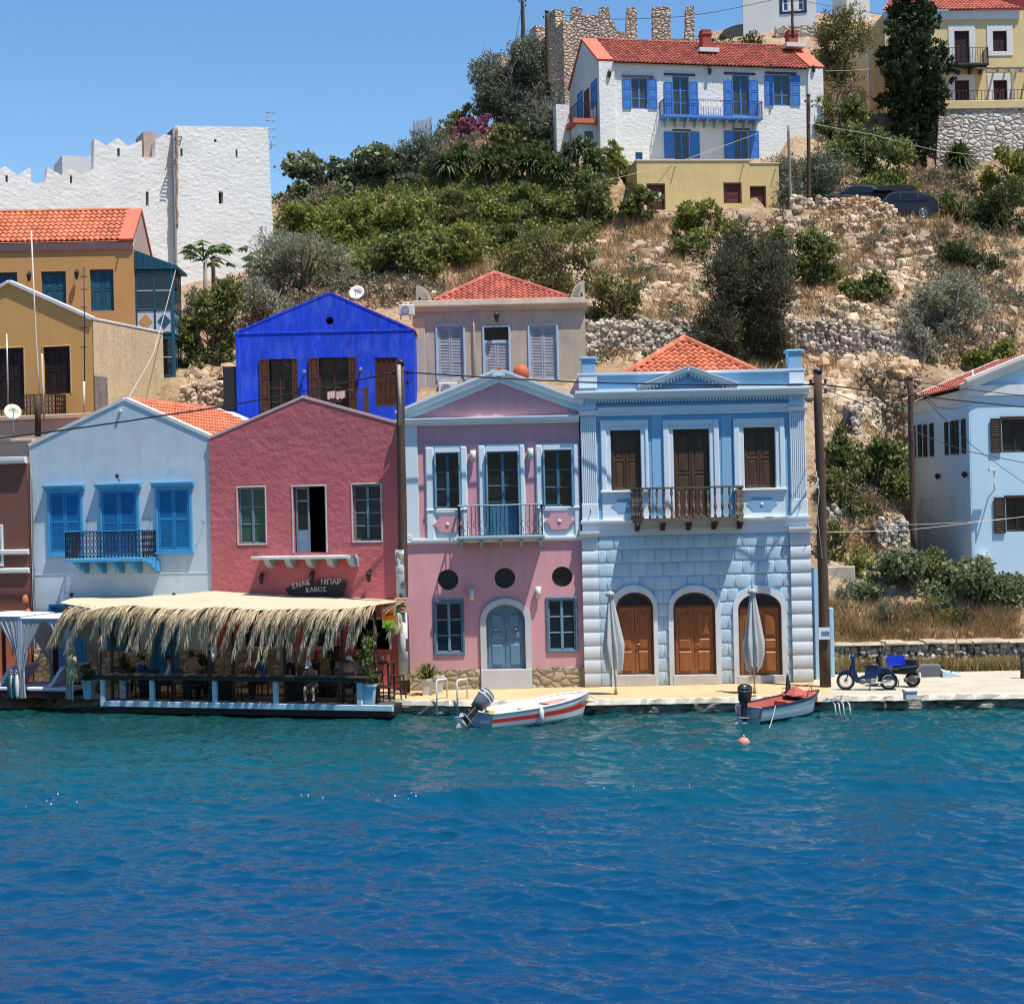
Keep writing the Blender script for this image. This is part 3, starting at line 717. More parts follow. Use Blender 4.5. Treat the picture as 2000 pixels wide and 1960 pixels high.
 o=ob('railing',mb,mk('dark_blue_iron',(.02,.035,.06),.5),t,P.M)
 m2=MB(); m2.bar((b[0]+.05,-dp+.06,zt+.02),(b[2]-.05,-dp+.06,zt+.02),.06,.03); m2.bar((b[0]+.08,-dp+.06,zt+.02),(b[0]+.08,0,zt+.02),.06,.03); m2.bar((b[2]-.08,-dp+.06,zt+.02),(b[2]-.08,0,zt+.02),.06,.03)
 ob('handrail',m2,trim,o,P.M)
 for k in range(5):
  x=b[0]+.08+(b[2]-b[0]-.26)*k/4; mb=MB()
  mb.add([(x,0,b[1]),(x+.1,0,b[1]),(x+.1,-dp+.12,b[1]),(x,-dp+.12,b[1]),(x,0,b[1]-.3),(x+.1,0,b[1]-.3),(x+.1,-.25,b[1]-.2),(x,-.25,b[1]-.2),(x+.1,-dp+.12,b[1]-.08),(x,-dp+.12,b[1]-.08)],[(0,1,2,3),(0,4,5,1),(4,7,6,5),(7,9,8,6),(9,3,2,8),(1,5,6,8,2),(0,3,9,7,4)])
  ob('bracket',mb,mk('grey_blue_trim',(0,0,0)),t,P.M)
 for c in C:
  mb=MB(); mb.prism(circ(c[0],c[1],R+.005),.1,.14,[circ(c[0],c[1],R-.05)]); mb.box(c[0]-.015,c[0]+.015,.11,.13,c[1]-R+.03,c[1]+R-.03); mb.box(c[0]-R+.03,c[0]+R-.03,.112,.128,c[1]-.015,c[1]+.015)
  o=ob('round_window',mb,BLACK,t,P.M); m2=MB(); m2.prism(circ(c[0],c[1],R-.02),.13,.15); ob('pane',m2,G_dark,o,P.M)
 so=r(938.5,1168,1038,1317); mb=MB()
 mb.prism(archpoly(so[0],so[1],so[2],so[3],rise=.72),-.09,0.0,[archpoly(D[0],D[1],D[2],D[3],rise=.5)],var=.5); ob('door_surround',mb,mk('grey_stone_trim',(.50,.51,.53),.85,.05,2),t,P.M)
 mb=MB(); mb.prism(archpoly(D[0],D[1],D[2],D[3],rise=.5),.11,.16); o=ob('door',mb,door,t,P.M)
 cx=(D[0]+D[2])/2
 for s in(-1,1):
  a,b_=(D[0]+.06,cx-.02)if s<0 else(cx+.02,D[2]-.06)
  m2=MB()
  m2.bbox(a,b_,.09,.11,D[1]+.03,D[3]-.46,.01)
  for z0,z1 in((.12,.8),(.98,1.22),(1.36,1.78)):m2.bbox(a+.1,b_-.1,.055,.09,D[1]+z0,D[1]+z1,.03)
  ob('door_leaf',m2,door,o,P.M)
  m3=MB(); m3.lathe([(.015,0),(.035,.03),(.04,.05),(.02,.07)],(0,0,0),10,M=Matrix.Translation((cx+s*.33,.09,D[1]+1.3))@XZ); ob('door_knob',m3,mk('pale_metal',(.75,.73,.65),.25,metal=1),o,P.M)
 mb=MB(); mb.bbox(cx-.02,cx+.02,.07,.1,D[1]+.02,D[3]-.1); ob('door_stile',mb,door,o,P.M)
 blu=mk('slate_blue_wood',(.075,.165,.25),.55,.1,3,.05,spec=.4)
 for w in(L1,L2):
  mb=MB(); surround(mb,*w,.07,.08,.05,.08,.02); ob('window_frame',mb,blu,t,P.M)
  win(t,P,*w,mk('blue_grey_wood',(.16,.27,.36),.55,.08,3),G_dark,2,3,y=.03,fw=.05,mid=.09,mw=.04)
 for x,y in((924,890),(1036,886),(921,1160),(1051,1155.5)):
  a,z=q(x,y); mb=MB(); mb.lathe([(.075,0),(.095,.38)],(a,-.12,z-.2),12); mb.box(a-.04,a+.04,-.05,0,z-.1,z+.1); ob('wall_lamp',mb,mk('cream_lamp',(.62,.60,.55),.5),t,P.M)
 mb=MB(); y0=.02
 for s,E in((-1,(x0-.05,zc+.3)),(1,(x1+.0,zc+.3))):
  e=Vector((E[0],0,E[1])); a=Vector((apex[0],0,apex[1]-.02)); D_=e-a; Lr=D_.length
  tiles(mb,a+Vector((0,.1,0)),(0,1,0),D_,[(0,0),(8.3,0),(8.3,Lr),(0,Lr)],seed=3)
 caps(mb,(apex[0],.2,apex[1]+.03),(apex[0],8.4,apex[1]+.03))
 ob('roof',mb,TILE,t,P.M)
 mb=MB(); a,z=q(799,1052); mb.tube([(a+.11*math.cos(g*.4),-.13,z+.11*math.sin(g*.4))for g in range(17)],.02,6); ob('cable_coil',mb,WHITE,t,P.M)
 return P
PINK=pink_house()
def blue_house():
 P=Plane(flat_origin(1137.5,53.9),0); t=empty('light_blue_house',P.M,'light blue neoclassical house with rusticated ground floor, three brown arched doors and a wooden balcony','house')
 q,r=P.q,P.r
 blue=mk('mid_blue_plaster',(.23,.43,.61),.88,.04,.8,.03,25,bump=.08,bsc=50,streak=.03)
 lite=mk('light_blue_plaster',(.27,.48,.655),.88,.04,.8,.03,25)
 rust=mk('pale_blue_rustication',(.41,.56,.67),.9,.07,1.5,.04,20,var=.06,bump=.25,bsc=14,damp=(1.3,(.36,.38,.38),.6),streak=.05)
 trim=mk('bluish_white_trim',(.68,.75,.79),.82,.04,1,.03,20,bump=.05,bsc=40)
 quo=mk('quoin_white',(.60,.65,.69),.85,.06,2,.05,20,bump=.2,bsc=12,damp=(1.0,(.42,.40,.37),.6),streak=.05)
 brown=mk('brown_shutter_wood',(.085,.045,.022),.5,.25,2,.12,20,var=.1,stretch=(4,1,.6),spec=.35)
 doorw=mk('varnished_door_wood',(.26,.088,.026),.4,.22,2.5,.12,18,var=.08,stretch=(4,1,.6),spec=.45)
 x1=q(1576,1000)[0]; W_=x1
 zpar=q(1350,726)[1]; zc0=q(1350,779)[1]; zc1=q(1350,762)[1]
 D=[r(1204,1156,1276.5,1317),r(1315.5,1156,1397.5,1317),r(1442,1157.5,1526.5,1318)]
 WN=[r(1193,840,1251.5,957),r(1316,838,1386,1010),r(1453,834.5,1514,953)]
 holes=[archpoly(*d,rise=.5)for d in D]+[rectpoly(*w)for w in WN]
 ob('wall',wallbody([(0,0),(W_,0),(W_,zpar),(0,zpar)],holes,8.5,.3),blue,t,P.M)
 ze=q(1350,1043)[1]
 zl0,zl1=q(1350,1019)[1],q(1350,1012)[1]
 xl,xr=q(1171,1200)[0],q(1545,1200)[0]
 SU=[(q(1193,1240)[0],q(1285,1240)[0],q(1240,1142)[1]),(q(1306,1240)[0],q(1408.5,1240)[0],q(1357,1142)[1]),(q(1432,1240)[0],q(1537,1240)[0],q(1484,1142)[1])]
 mb=MB(); rowh=ze/11.0; bw=.52
 rd=random.Random(5)
 for j in range(11):
  z0=j*rowh; z1=z0+rowh; off=(j%2)*bw/2; segs=[]
  x=xl-bw+off
  while x<xr:
   a,b=max(x,xl),min(x+bw,xr)
   if b-a>.06:segs.append((a,b))
   x+=bw
  for a,b in segs:
   zm=(z0+z1)/2
   iv=[(a,b)]
   for s0,s1,st in SU:
    hw=(s1-s0)/2; cx=(s0+s1)/2; spring=st-.72
    if zm<st:
     h=hw if zm<spring else hw*math.sqrt(max(0,1-((zm-spring)/.72)**2))
     h-=.02; nv=[]
     for p,e in iv:
      if e<=cx-h or p>=cx+h:nv.append((p,e))
      else:
       if p<cx-h:nv.append((p,cx-h))
       if e>cx+h:nv.append((cx+h,e))
     iv=nv
   for p,e in iv:
    if e-p>.04:
     g=.006; bv=min(.06,(e-p)/2.3); pr=.032+rd.uniform(-.005,.006); X0,X1,Z0,Z1=p+g,e-g,z0+g,z1-g
     m_=[(X0,0,Z0),(X1,0,Z0),(X1,0,Z1),(X0,0,Z1),(X0+bv*.35,-pr*.7,Z0+bv*.35),(X1-bv*.35,-pr*.7,Z0+bv*.35),(X1-bv*.35,-pr*.7,Z1-bv*.35),(X0+bv*.35,-pr*.7,Z1-bv*.35),(X0+bv,-pr,Z0+bv),(X1-bv,-pr,Z0+bv),(X1-bv,-pr,Z1-bv),(X0+bv,-pr,Z1-bv)]
     mb.add(m_,[(0,1,5,4),(1,2,6,5),(2,3,7,6),(3,0,4,7),(4,5,9,8),(5,6,10,9),(6,7,11,10),(7,4,8,11),(8,9,10,11)],rd.random(),True)
 ob('rustication',mb,rust,t,P.M)
 for(a,b)in((q(1139,1200)[0],xl-.01),(xr+.01,q(1585,1200)[0])):
  mb=MB(); mb.box(a+.03,b-.03,-.08,0,0,ze,.5)
  for j in range(11):
   z0=j*rowh+.02; z1=z0+rowh-.03; n=5; vs=[]
   for i in range(n+1):
    tt=i/n; zz=z0+(z1-z0)*tt; o=.10+.035*math.sin(math.pi*tt)**.8
    vs+=[(a,-o,zz),(b,-o,zz)]
   fs=[(2*i,2*i+1,2*i+3,2*i+2)for i in range(n)]
   k=len(vs); vs+=[(a,0,z0),(b,0,z0),(b,0,z1),(a,0,z1)]
   fs+=[tuple([k,k+3]+[2*i for i in range(n,-1,-1)]),tuple([k+1]+[2*i+1 for i in range(n+1)]+[k+2]),(0,k,k+1,1),(2*n,2*n+1,k+2,k+3)]
   mb.add(vs,fs,rd.random(),False)
  mouldbar(mb,(a-.06,ze-.02),(b+.06,ze-.02),[(0,0),(.16,.0),(.2,.08),(.26,.12),(.26,.2),(0,.2)])
  ob('quoin_column',mb,quo,t,P.M)
 mb=MB(); mb.box(xl+.0,xr-.0,-.03,0,ze,ze+.18,.5); ob('lower_band',mb,trim,t,P.M)
 mb=MB(); mb.box(-.02,W_+.02,-.06,0,ze+.18,zl0,.5)
 mouldbar(mb,(-.06,zl0),(W_+.06,zl0),[(0,0),(.1,.0),(.16,.06),(.2,.07),(.2,.12),(0,.13)]); ob('string_course',mb,trim,t,P.M)
 zp=q(1150,812)[1]
 for(a,b)in((0,q(1165.5,900)[0]),(q(1543,900)[0],W_)):
  mb=MB(); mb.bbox(a-.02,b+.02,-.10,0,zl1,zl1+.55,.015,.5); zf0,zf1=zl1+.55,zp-.02
  n=8; w=(b-a)/n
  mb.box(a,b,-.05,0,zf0,zf1,.5)
  for k in range(n):mb.bbox(a+k*w+.008,a+(k+1)*w-.008,-.09,-.05,zf0,zf1-.05,.012,.5)
  mouldbar(mb,(a-.05,zp),(b+.05,zp),[(0,0),(.1,0),(.14,.06),(.2,.1),(.2,.16),(0,.18)])
  mb.bbox(a-.01,b+.01,-.085,0,zp+.18,zc0,.01,.5)
  ob('fluted_pilaster',mb,trim,t,P.M)
  mb=MB(); xm=(a+b)/2; mb.tube([(xm,-.1,zl1+.25),(xm,-.2,zl1+.25),(xm,-.2,zl1+.38)],.015,6); ob('iron_hook',mb,BLACK,t,P.M)
 mb=MB(); a,b=q(1166,800)[0],q(1542,800)[0]
 mouldbar(mb,(a,q(1350,809)[1]),(b,q(1350,809)[1]),[(0,0),(.05,0),(.05,.1),(.08,.11),(.08,.2),(.12,.24),(.12,.28),(0,.29)])
 ob('architrave',mb,trim,t,P.M)
 mb=MB(); mouldbar(mb,(-.15,zc0),(W_+.1,zc0),[(0,0),(.12,.0),(.12,.05),(.3,.1),(.34,.18),(.42,.24),(.42,.30),(0,.34)])
 x=-.1
 while x<W_:mb.box(x,x+.05,-.16,0,zc0-.075,zc0-.002,.5); x+=.1
 ob('cornice',mb,trim,t,P.M)
 mb=MB(); zt=zpar
 mb.bbox(-.02,q(1165,715)[0],-.1,.4,zc1+.15,zt-.05,.01,.5); mb.bbox(q(1540,715)[0],W_,-.1,.4,zc1+.15,zt-.05,.01,.5)
 mouldbar(mb,(-.08,zt-.06),(W_+.04,zt-.06),[(-.3,0),(.03,.0),(.12,.03),(.12,.09),(-.3,.1)])
 ob('parapet_trim',mb,trim,t,P.M)
 for(x0,x2,y0)in((1133,1165,699),(1536,1567,684)):
  a,b=q(x0,715)[0]+.05,q(x2,715)[0]-.04; z=q(x0,y0)[1]; mb=MB(); mb.bbox(a,b,-.08,.42,zt+.04,z-.06,.01,.5); mb.bbox(a-.06,b+.06,-.13,.47,z-.06,z+.02,.02,.5); ob('parapet_pier',mb,lite,t,P.M)
 mb=MB(); pa,pt,pb=q(1250,768,-.3),q(1344.6,724,-.3),q(1440,762,-.3)
 pa=(pa[0],zc0+.32); pb=(pb[0],zc0+.32)
 mb.prism([pa,pb,pt],-.12,0,var=.5); o=ob('pediment',mb,mk('deep_blue_plaster',(.12,.30,.5),.88),t,P.M)
 mb=MB(); pf=[(0,-.06),(.26,-.06),(.26,.0),(.4,.04),(.44,.12),(.44,.16),(0,.17)]
 mouldbar(mb,pa,pt,pf); mouldbar(mb,pb,pt,pf)
 for(A,B)in((pa,pt),(pb,pt)):
  n=14
  for k in range(2,n):x,z=A[0]+(B[0]-A[0])*k/n,A[1]+(B[1]-A[1])*k/n; mb.box(x-.025,x+.025,-.3,-.12,z-.14,z-.06,.5)
 ob('raking_cornice',mb,trim,o,P.M)
 for xx in(1284,1420):mb=MB(); a=q(xx,900)[0]; mb.bbox(a-.17,a+.17,-.02,0,zl1,q(xx,810)[1],.005,.5); ob('wall_strip',mb,lite,t,P.M)
 outs=[(1174.5,1266,822),(1296,1404,821),(1433.5,1532,818)]
 for k,w in enumerate(WN):
  a,b=q(outs[k][0],900)[0],q(outs[k][1],900)[0]; zt_=q((outs[k][0]+outs[k][1])/2,outs[k][2])[1]
  zb=w[1]if k!=1 else zl1
  mb=MB(); mb.bbox(a,w[0],-.06,0,zb,zt_,.02,.5); mb.bbox(w[2],b,-.06,0,zb,zt_,.02,.5); mb.bbox(w[0],w[2],-.06,0,w[3],zt_,.02,.5)
  mb.bbox(a-.01,w[0]-.14,-.1,-.06,zb,zt_+.02,.02,.5); mb.bbox(w[2]+.14,b+.01,-.1,-.06,zb,zt_+.02,.02,.5); mb.bbox(w[0]-.139,w[2]+.139,-.1,-.06,w[3]+.14,zt_+.02,.02,.5)
  o=ob('window_surround',mb,trim,t,P.M)
  shutters(t,P,*w,brown,'panel',2,.10,.045,2)
  if k!=1:
   mb=MB(); mb.box(a,b,-.045,0,zl1,w[1]-.08,.5); mb.bbox(a-.05,b+.05,-.15,0,w[1]-.08,w[1],.02,.5); ob('window_apron',mb,trim,o,P.M)
   c=r(*((1194,974,1262,1001)if k==0 else(1457,971,1518,997))); cx,cz=(c[0]+c[2])/2,(c[1]+c[3])/2; hw,hh=(c[2]-c[0])/2,(c[3]-c[1])/2
   m2=MB(); poly=[(cx-hw*.6,cz-hh),(cx+hw*.6,cz-hh),(cx+hw*.72,cz-hh*.5),(cx+hw,cz),(cx+hw*.72,cz+hh*.5),(cx+hw*.6,cz+hh),(cx-hw*.6,cz+hh),(cx-hw*.72,cz+hh*.5),(cx-hw,cz),(cx-hw*.72,cz-hh*.5)]
   m2.prism(poly,-.06,-.044); m2.cur=1; m2.lathe([(.05,0),(.05,.02),(.02,.03)],(0,0,0),10,M=Matrix.Translation((cx,-.06,cz))@XZ)
   ob('cartouche',m2,[blue,trim],o,P.M)
 for k,d in enumerate(D):
  s0,s1,stp=SU[k]; mb=MB(); mb.prism(archpoly(s0,.0,s1,stp,rise=.72),-.10,0,[archpoly(d[0],d[1],d[2],d[3],rise=.5)],var=.5)
  ob('door_surround',mb,quo,t,P.M)
  mb=MB(); mb.prism(archpoly(d[0],d[1],d[2],d[3],rise=.5),.06,.14,[archpoly(d[0]+.07,d[1]+.02,d[2]-.07,d[3]-.07,rise=.46)])
  zt_=d[1]+(d[3]-d[1])*.83; mb.bbox(d[0]+.07,d[2]-.07,.065,.13,zt_-.04,zt_+.04)
  o=ob('door',mb,mk('dark_door_frame',(.12,.035,.015),.4,.1,3),t,P.M)
  g=MB(); g.prism(archpoly(d[0]+.05,zt_+.02,d[2]-.05,d[3]-.05,rise=.42),.12,.13); ob('fanlight',g,G_dark,o,P.M)
  cx=(d[0]+d[2])/2
  for a,b in((d[0]+.07,cx-.004),(cx+.004,d[2]-.07)):
   m2=MB(); m2.bbox(a,b,.085,.125,d[1]+.02,zt_-.04,.006); H_=zt_-d[1]
   for f0,f1,tl_ in((.05,.34,0),(.38,.52,0),(.57,.93,1)):
    z0,z1=d[1]+H_*f0,d[1]+H_*f1
    if tl_==0:m2.bbox(a+.1,b-.1,.055,.085,z0,z1,.03)
    else:
     sl=.13 if a<cx-.1 else-.13
     zz=(z1-.13,z1)if a<cx-.1 else(z1,z1-.13)
     m2.prism([(a+.1,z0),(b-.1,z0),(b-.1,zz[1]),(a+.1,zz[0])],.065,.085)
     m2.prism(inset([(a+.1,z0),(b-.1,z0),(b-.1,zz[1]),(a+.1,zz[0])],.05),.045,.065)
   ob('door_leaf',m2,doorw,o,P.M)
  m3=MB(); m3.tube([(cx+.07,.085,d[1]+H_*.44),(cx+.07,.03,d[1]+H_*.44),(cx+.17,.03,d[1]+H_*.44)],.014,6); ob('door_handle',m3,mk('pale_metal',(0,0,0)),o,P.M)
  mb=MB(); mb.bbox(d[0]-.05,d[2]+.05,-.12,.25,0,d[1]-.002,.01); ob('door_step',mb,mk('step_stone',(.5,.47,.42),.9,.1,3),t,P.M)
 a0,a1=q(1231,985)[0],q(1452,985)[0]; z0,zt_=q(1340,1015,-.9)[1],q(1340,952,-.9)[1]; dp=.95; sp=.30
 slab=MB(); slab.add([(a0,0,z0-.07),(a1,0,z0-.07),(a1-sp,-dp,z0-.07),(a0+sp,-dp,z0-.07),(a0,0,z0+.02),(a1,0,z0+.02),(a1-sp,-dp,z0+.02),(a0+sp,-dp,z0+.02)],[(0,1,2,3),(7,6,5,4),(3,2,6,7),(2,1,5,6),(0,3,7,4)])
 grey=mk('weathered_balcony_wood',(.17,.125,.095),.75,.25,3,.2,25,var=.3)
 o=ob('balcony',slab,grey,t,P.M)
 pts=[(a0+.03,-.03),(a0+sp+.03,-dp+.06),(a1-sp-.03,-dp+.06),(a1-.03,-.03)]
 mb=MB()
 for(xa,ya),(xb,yb)in zip(pts,pts[1:]):mb.bar((xa,ya,zt_),(xb,yb,zt_),.1,.06); mb.bar((xa,ya,z0+.05),(xb,yb,z0+.05),.08,.05)
 ob('handrail',mb,grey,o,P.M)
 prof=[(.03,0),(.045,.06),(.022,.12),(.02,.2),(.05,.36),(.04,.46),(.02,.5),(.035,.54),(.02,.6),(.018,.7),(.045,.86),(.03,.92),(.03,1)]
 Hh=zt_-z0-.1; seg=list(zip(pts,pts[1:])); cnt=(7,13,7)
 for(A,B),n in zip(seg,cnt):
  for k in range(n+(1 if A==pts[1]else 0)):
   f=k/n if n==13 else(k+.5)/n
   x,y=A[0]+(B[0]-A[0])*f,A[1]+(B[1]-A[1])*f; m2=MB(); m2.lathe([(R_*1.15,z0+.07+zz*Hh)for R_,zz in prof],(x,y,0),8); ob('baluster',m2,grey,o,P.M)
 for k in range(5):
  x=a0+.12+(a1-a0-.36)*k/4; mb=MB()
  for i,(l,h)in enumerate(((.85,.09),(.6,.09),(.38,.1))):mb.bbox(x,x+.13,-l,0,z0-.07-.09*(i+1),z0-.07-.09*i-.003,.02)
  ob('bracket',mb,mk('dark_bracket_wood',(.10,.045,.025),.6,.2,4),t,P.M)
 mb=MB(); A=P.q(1336,664,4.2); ap=Vector((A[0],4.2,A[1])); zr=zpar-.45; xl_,xr_=P.q(1190,735,.6)[0]-.2,P.q(1512,735,.6)[0]+.2
 c=[Vector((xl_,.5,zr)),Vector((xr_,.5,zr)),Vector((xr_,8.2,zr)),Vector((xl_,8.2,zr))]
 for i in range(4):
  p,e=c[i],c[(i+1)%4]; U=(e-p).normalized(); h=(ap-p); foot=h.dot(U); Dn=(p+U*foot)-ap; Ls=Dn.length; Dn.normalize()
  O=ap-U*foot; tiles(mb,O,U,Dn,[(foot,0),((e-p).length,Ls),(0,Ls)],seed=i)
 for p in c:caps(mb,p+Vector((0,0,.07)),ap+Vector((0,0,.07)),.12)
 ob('roof',mb,TILE,t,P.M)
 return P
BLUE=blue_house()
mbx=MB(); Px=Plane(flat_origin(1578,54.5),0); a,z=Px.q(1606,1245)[0],0
zt1=Px.q(1590,1108)[1]; mbx.prism([(0.15,0),(.62,0),(.62,zt1-.35),(.15,zt1)],0,5,var=.5)
thing('side_wall',mbx,mk('pale_blue_worn_plaster',(.36,.52,.62),.9,.08,1,.06,12,bump=.5,bsc=8,stain=(.5,.45,.38),stain_sc=1.2,stain_f=.6,stain_lo=.6),'low worn pale blue wall between the light blue house and the thick utility pole','wall',None,Px.M)
def red_house():
 P=Plane(flat_origin(797,54.35),PHL); t=empty('red_house',P.M,'dusty red gabled house with an open balcony door above the waterfront snack bar','house')
 q,r=P.q,P.r
 red=mk('rough_red_stucco',(.52,.14,.150),.92,.12,.9,.10,18,bump=.4,bsc=24,bump2=.5,b2sc=4.2,stain=(.32,.09,.11),stain_sc=.8,stain_f=.4)
 fr=mk('weathered_pale_frame',(.5,.47,.42),.85,.15,3,.1,20)
 wood=mk('faded_blue_wood',(.16,.235,.31),.65,.12,3,.08,20,var=.1)
 xl=q(411,1000)[0]; ap=q(591.5,776); zl,zr=q(411,856)[1],q(773,832)[1]
 zz=(zl+zr)/2
 Wn=[r(465,952,518,1061),r(573,950,636,1079),r(689,946,744,1056)]
 lo=[r(478,1215,540,1262),r(598,1215,650,1262),r(690,1210,760,1268)]; dr=r(560,1212,590,1330)
 ob('wall',wallbody([(xl,0),(0,0),(0,zr),ap,(xl,zl)],[rectpoly(*w)for w in Wn]+[rectpoly(*w)for w in lo],9,.35,drop=.95),red,t,P.M)
 for k,w in enumerate(Wn):
  mb=MB(); surround(mb,*w,.05,.05,.025,.05 if k!=1 else .0,.02); o=ob('window_surround',mb,fr,t,P.M)
  if k==0:win(t,P,*w,wood,G_green,2,3,y=.12,fw=.06,mid=.09,mw=.035)
  elif k==2:win(t,P,*w,wood,mk_glass('teal_glass',(.015,.035,.04),.1),2,4,y=.12,fw=.06,mid=.09,mw=.035)
  else:
   m2=MB(); xa,xb=w[0]+.04,w[0]+(w[2]-w[0])*.46; yv=.12
   for b in((xa,xa+.07,w[1],w[3]),(xb-.07,xb,w[1],w[3]),(xa+.07,xb-.07,w[3]-.08,w[3]),(xa+.07,xb-.07,w[1],w[1]+(w[3]-w[1])*.34),(xa+.07,xb-.07,w[3]-.5,w[3]-.44)):m2.bbox(b[0],b[1],yv,yv+.05,b[2],b[3])
   d_=ob('door_leaf',m2,wood,t,P.M); m3=MB(); m3.box(xa+.05,xb-.05,yv+.02,yv+.035,w[1]+.1,w[3]-.05); ob('pane',m3,G_dark,d_,P.M)
   m2=MB(); m2.bbox(w[2]-.06,w[2],.1,.5,w[1],w[3]); ob('door_leaf',m2,wood,t,P.M)
 for w in lo[:2]:
  mb=MB(); surround(mb,*w,.09,.09,.03,.09,.02); ob('window_surround',mb,fr,t,P.M); win(t,P,*w,mk('dark_brown_wood',(.05,.03,.02),.6),G_dark,2,1)
 mb=MB(); surround(mb,*lo[2],.1,.1,.03,.0,.02); ob('hatch_frame',mb,fr,t,P.M)
 mb=MB(); mb.box(xl+.1,-.1,3.0,3.05,.3,zl-.2); ob('room_dark_sheet',mb,DARKVOID,t,P.M)  # near-black sheet painted as the room's darkness behind the open door
 mb=MB(); zd=q(600,1268)[1]; mb.box(xl+.02,q(660,1300)[0],-.05,0,0,zd); ob('stone_dado',mb,mk_stone('dado_stone',(.30,.22,.14),(.46,.36,.24),(.20,.15,.11),4.2,.7,.04),t,P.M)
 mb=MB(); mb.box(-.45,-.01,-.03,0,0,q(790,1262)[1]); ob('grey_base',mb,mk('grey_render',(.25,.25,.24),.9,.2,3),t,P.M)
 b=r(500,1086,690,1092,-.4); mb=MB(); mb.bbox(b[0],b[2],-.85,0,b[1]+.02,b[3]+.02,.02,.5); ob('balcony_slab',mb,mk('pale_slab',(.50,.52,.52),.85,.15,3),t,P.M)
 for k in range(5):
  x=b[0]+.15+(b[2]-b[0]-.5)*k/4; mb=MB(); mb.prism([(0,0),(.62,0),(.45,-.2),(.2,-.3),(0,-.3)],0,.2)
  M=Matrix.Translation((x+.2,0,b[1]+.018))@Matrix.Rotation(-math.pi/2,4,'Z'); mb.xf(M); ob('bracket',mb,mk('pale_blue_grey',(.33,.41,.46),.8,.1,4),t,P.M)
 mb=MB()
 for E,sd in(((xl-.02,zl+.02),0),((.02,zr+.02),1)):
  e=Vector((E[0],0,E[1]-.98)); a=Vector((ap[0],0,ap[1]-.93)); D_=e-a; L_=D_.length
  tiles(mb,a+Vector((0,.36,0)),(0,1,0),D_,[(0,0),(8.5,0),(8.8,L_),(0,L_)],seed=5+sd)
 ob('roof',mb,TILE,t,P.M)
 mb=MB(); mouldbar(mb,(xl,zl),ap,[(-.1,-.02),(.02,-.02),(.02,.06),(-.1,.06)]); mouldbar(mb,(0,zr),ap,[(-.1,-.02),(.02,-.02),(.02,.06),(-.1,.06)]); ob('verge',mb,mk('verge_pink',(.66,.45,.44),.9),t,P.M)
 for i,(x,y)in enumerate(((510,1132),(609,1128),(720,1127))):
  a,z=q(x,y,-.2); mb=MB(); lantern_mb(mb,a,z,.36,.2); o=tag(ob('wall_lantern',mb,BLACK,None,P.M),('black wall lantern on the red house below the left end of the balcony slab','black wall lantern on the red house just above the snack bar sign','black wall lantern on the red house nearest the wooden pole')[i],'lantern','lanterns on the red house')
 c=P.q(616,1150); base=Matrix.Identity(4)
 A,B_,C_,D_=P.q(557,1149,-.12),P.q(677,1136,-.12),P.q(668,1162,-.12),P.q(570,1164,-.12)
 top=[(A[0]+(B_[0]-A[0])*k/8,A[1]+(B_[1]-A[1])*k/8+.12*math.sin(math.pi*k/8))for k in range(9)]
 zb_=C_[1]-.12
 mb=MB(); mb.prism([(D_[0],zb_),(C_[0],zb_)]+top[::-1],-.14,-.10)
 sg=tag(ob('snack_bar_sign',mb,mk('black_signboard',(.018,.016,.017),.5),None,P.M),'black curved board with white hand-painted Greek lettering on the red house','sign')
 wp=mk('white_sign_paint',(.62,.60,.57),.8)
 cx=(A[0]+B_[0])/2; sl=math.atan2(B_[1]-A[1],B_[0]-A[0])
 L_=[]
 for s_,dx,dz,rot,sz,mt in(('ΣΝΑΚ',-.52,.03,.28,.25,wp),('ΜΠΑΡ',.55,.10,-.05,.25,wp),('ΚΑΒΟΣ',.02,-.15,0,.22,wp),('ΤΟ',.0,.09,0,.16,mk('red_sign_paint',(.35,.03,.03),.8))):
  M=Matrix.Translation((cx+dx,-.146,(A[1]+B_[1])/2+dz))@Matrix.Rotation(-(rot*.6+sl*.5),4,'Y')@XZ
  ob('lettering',text_mb(s_,sz,M),mt,sg,P.M)
 return P
RED=red_house()
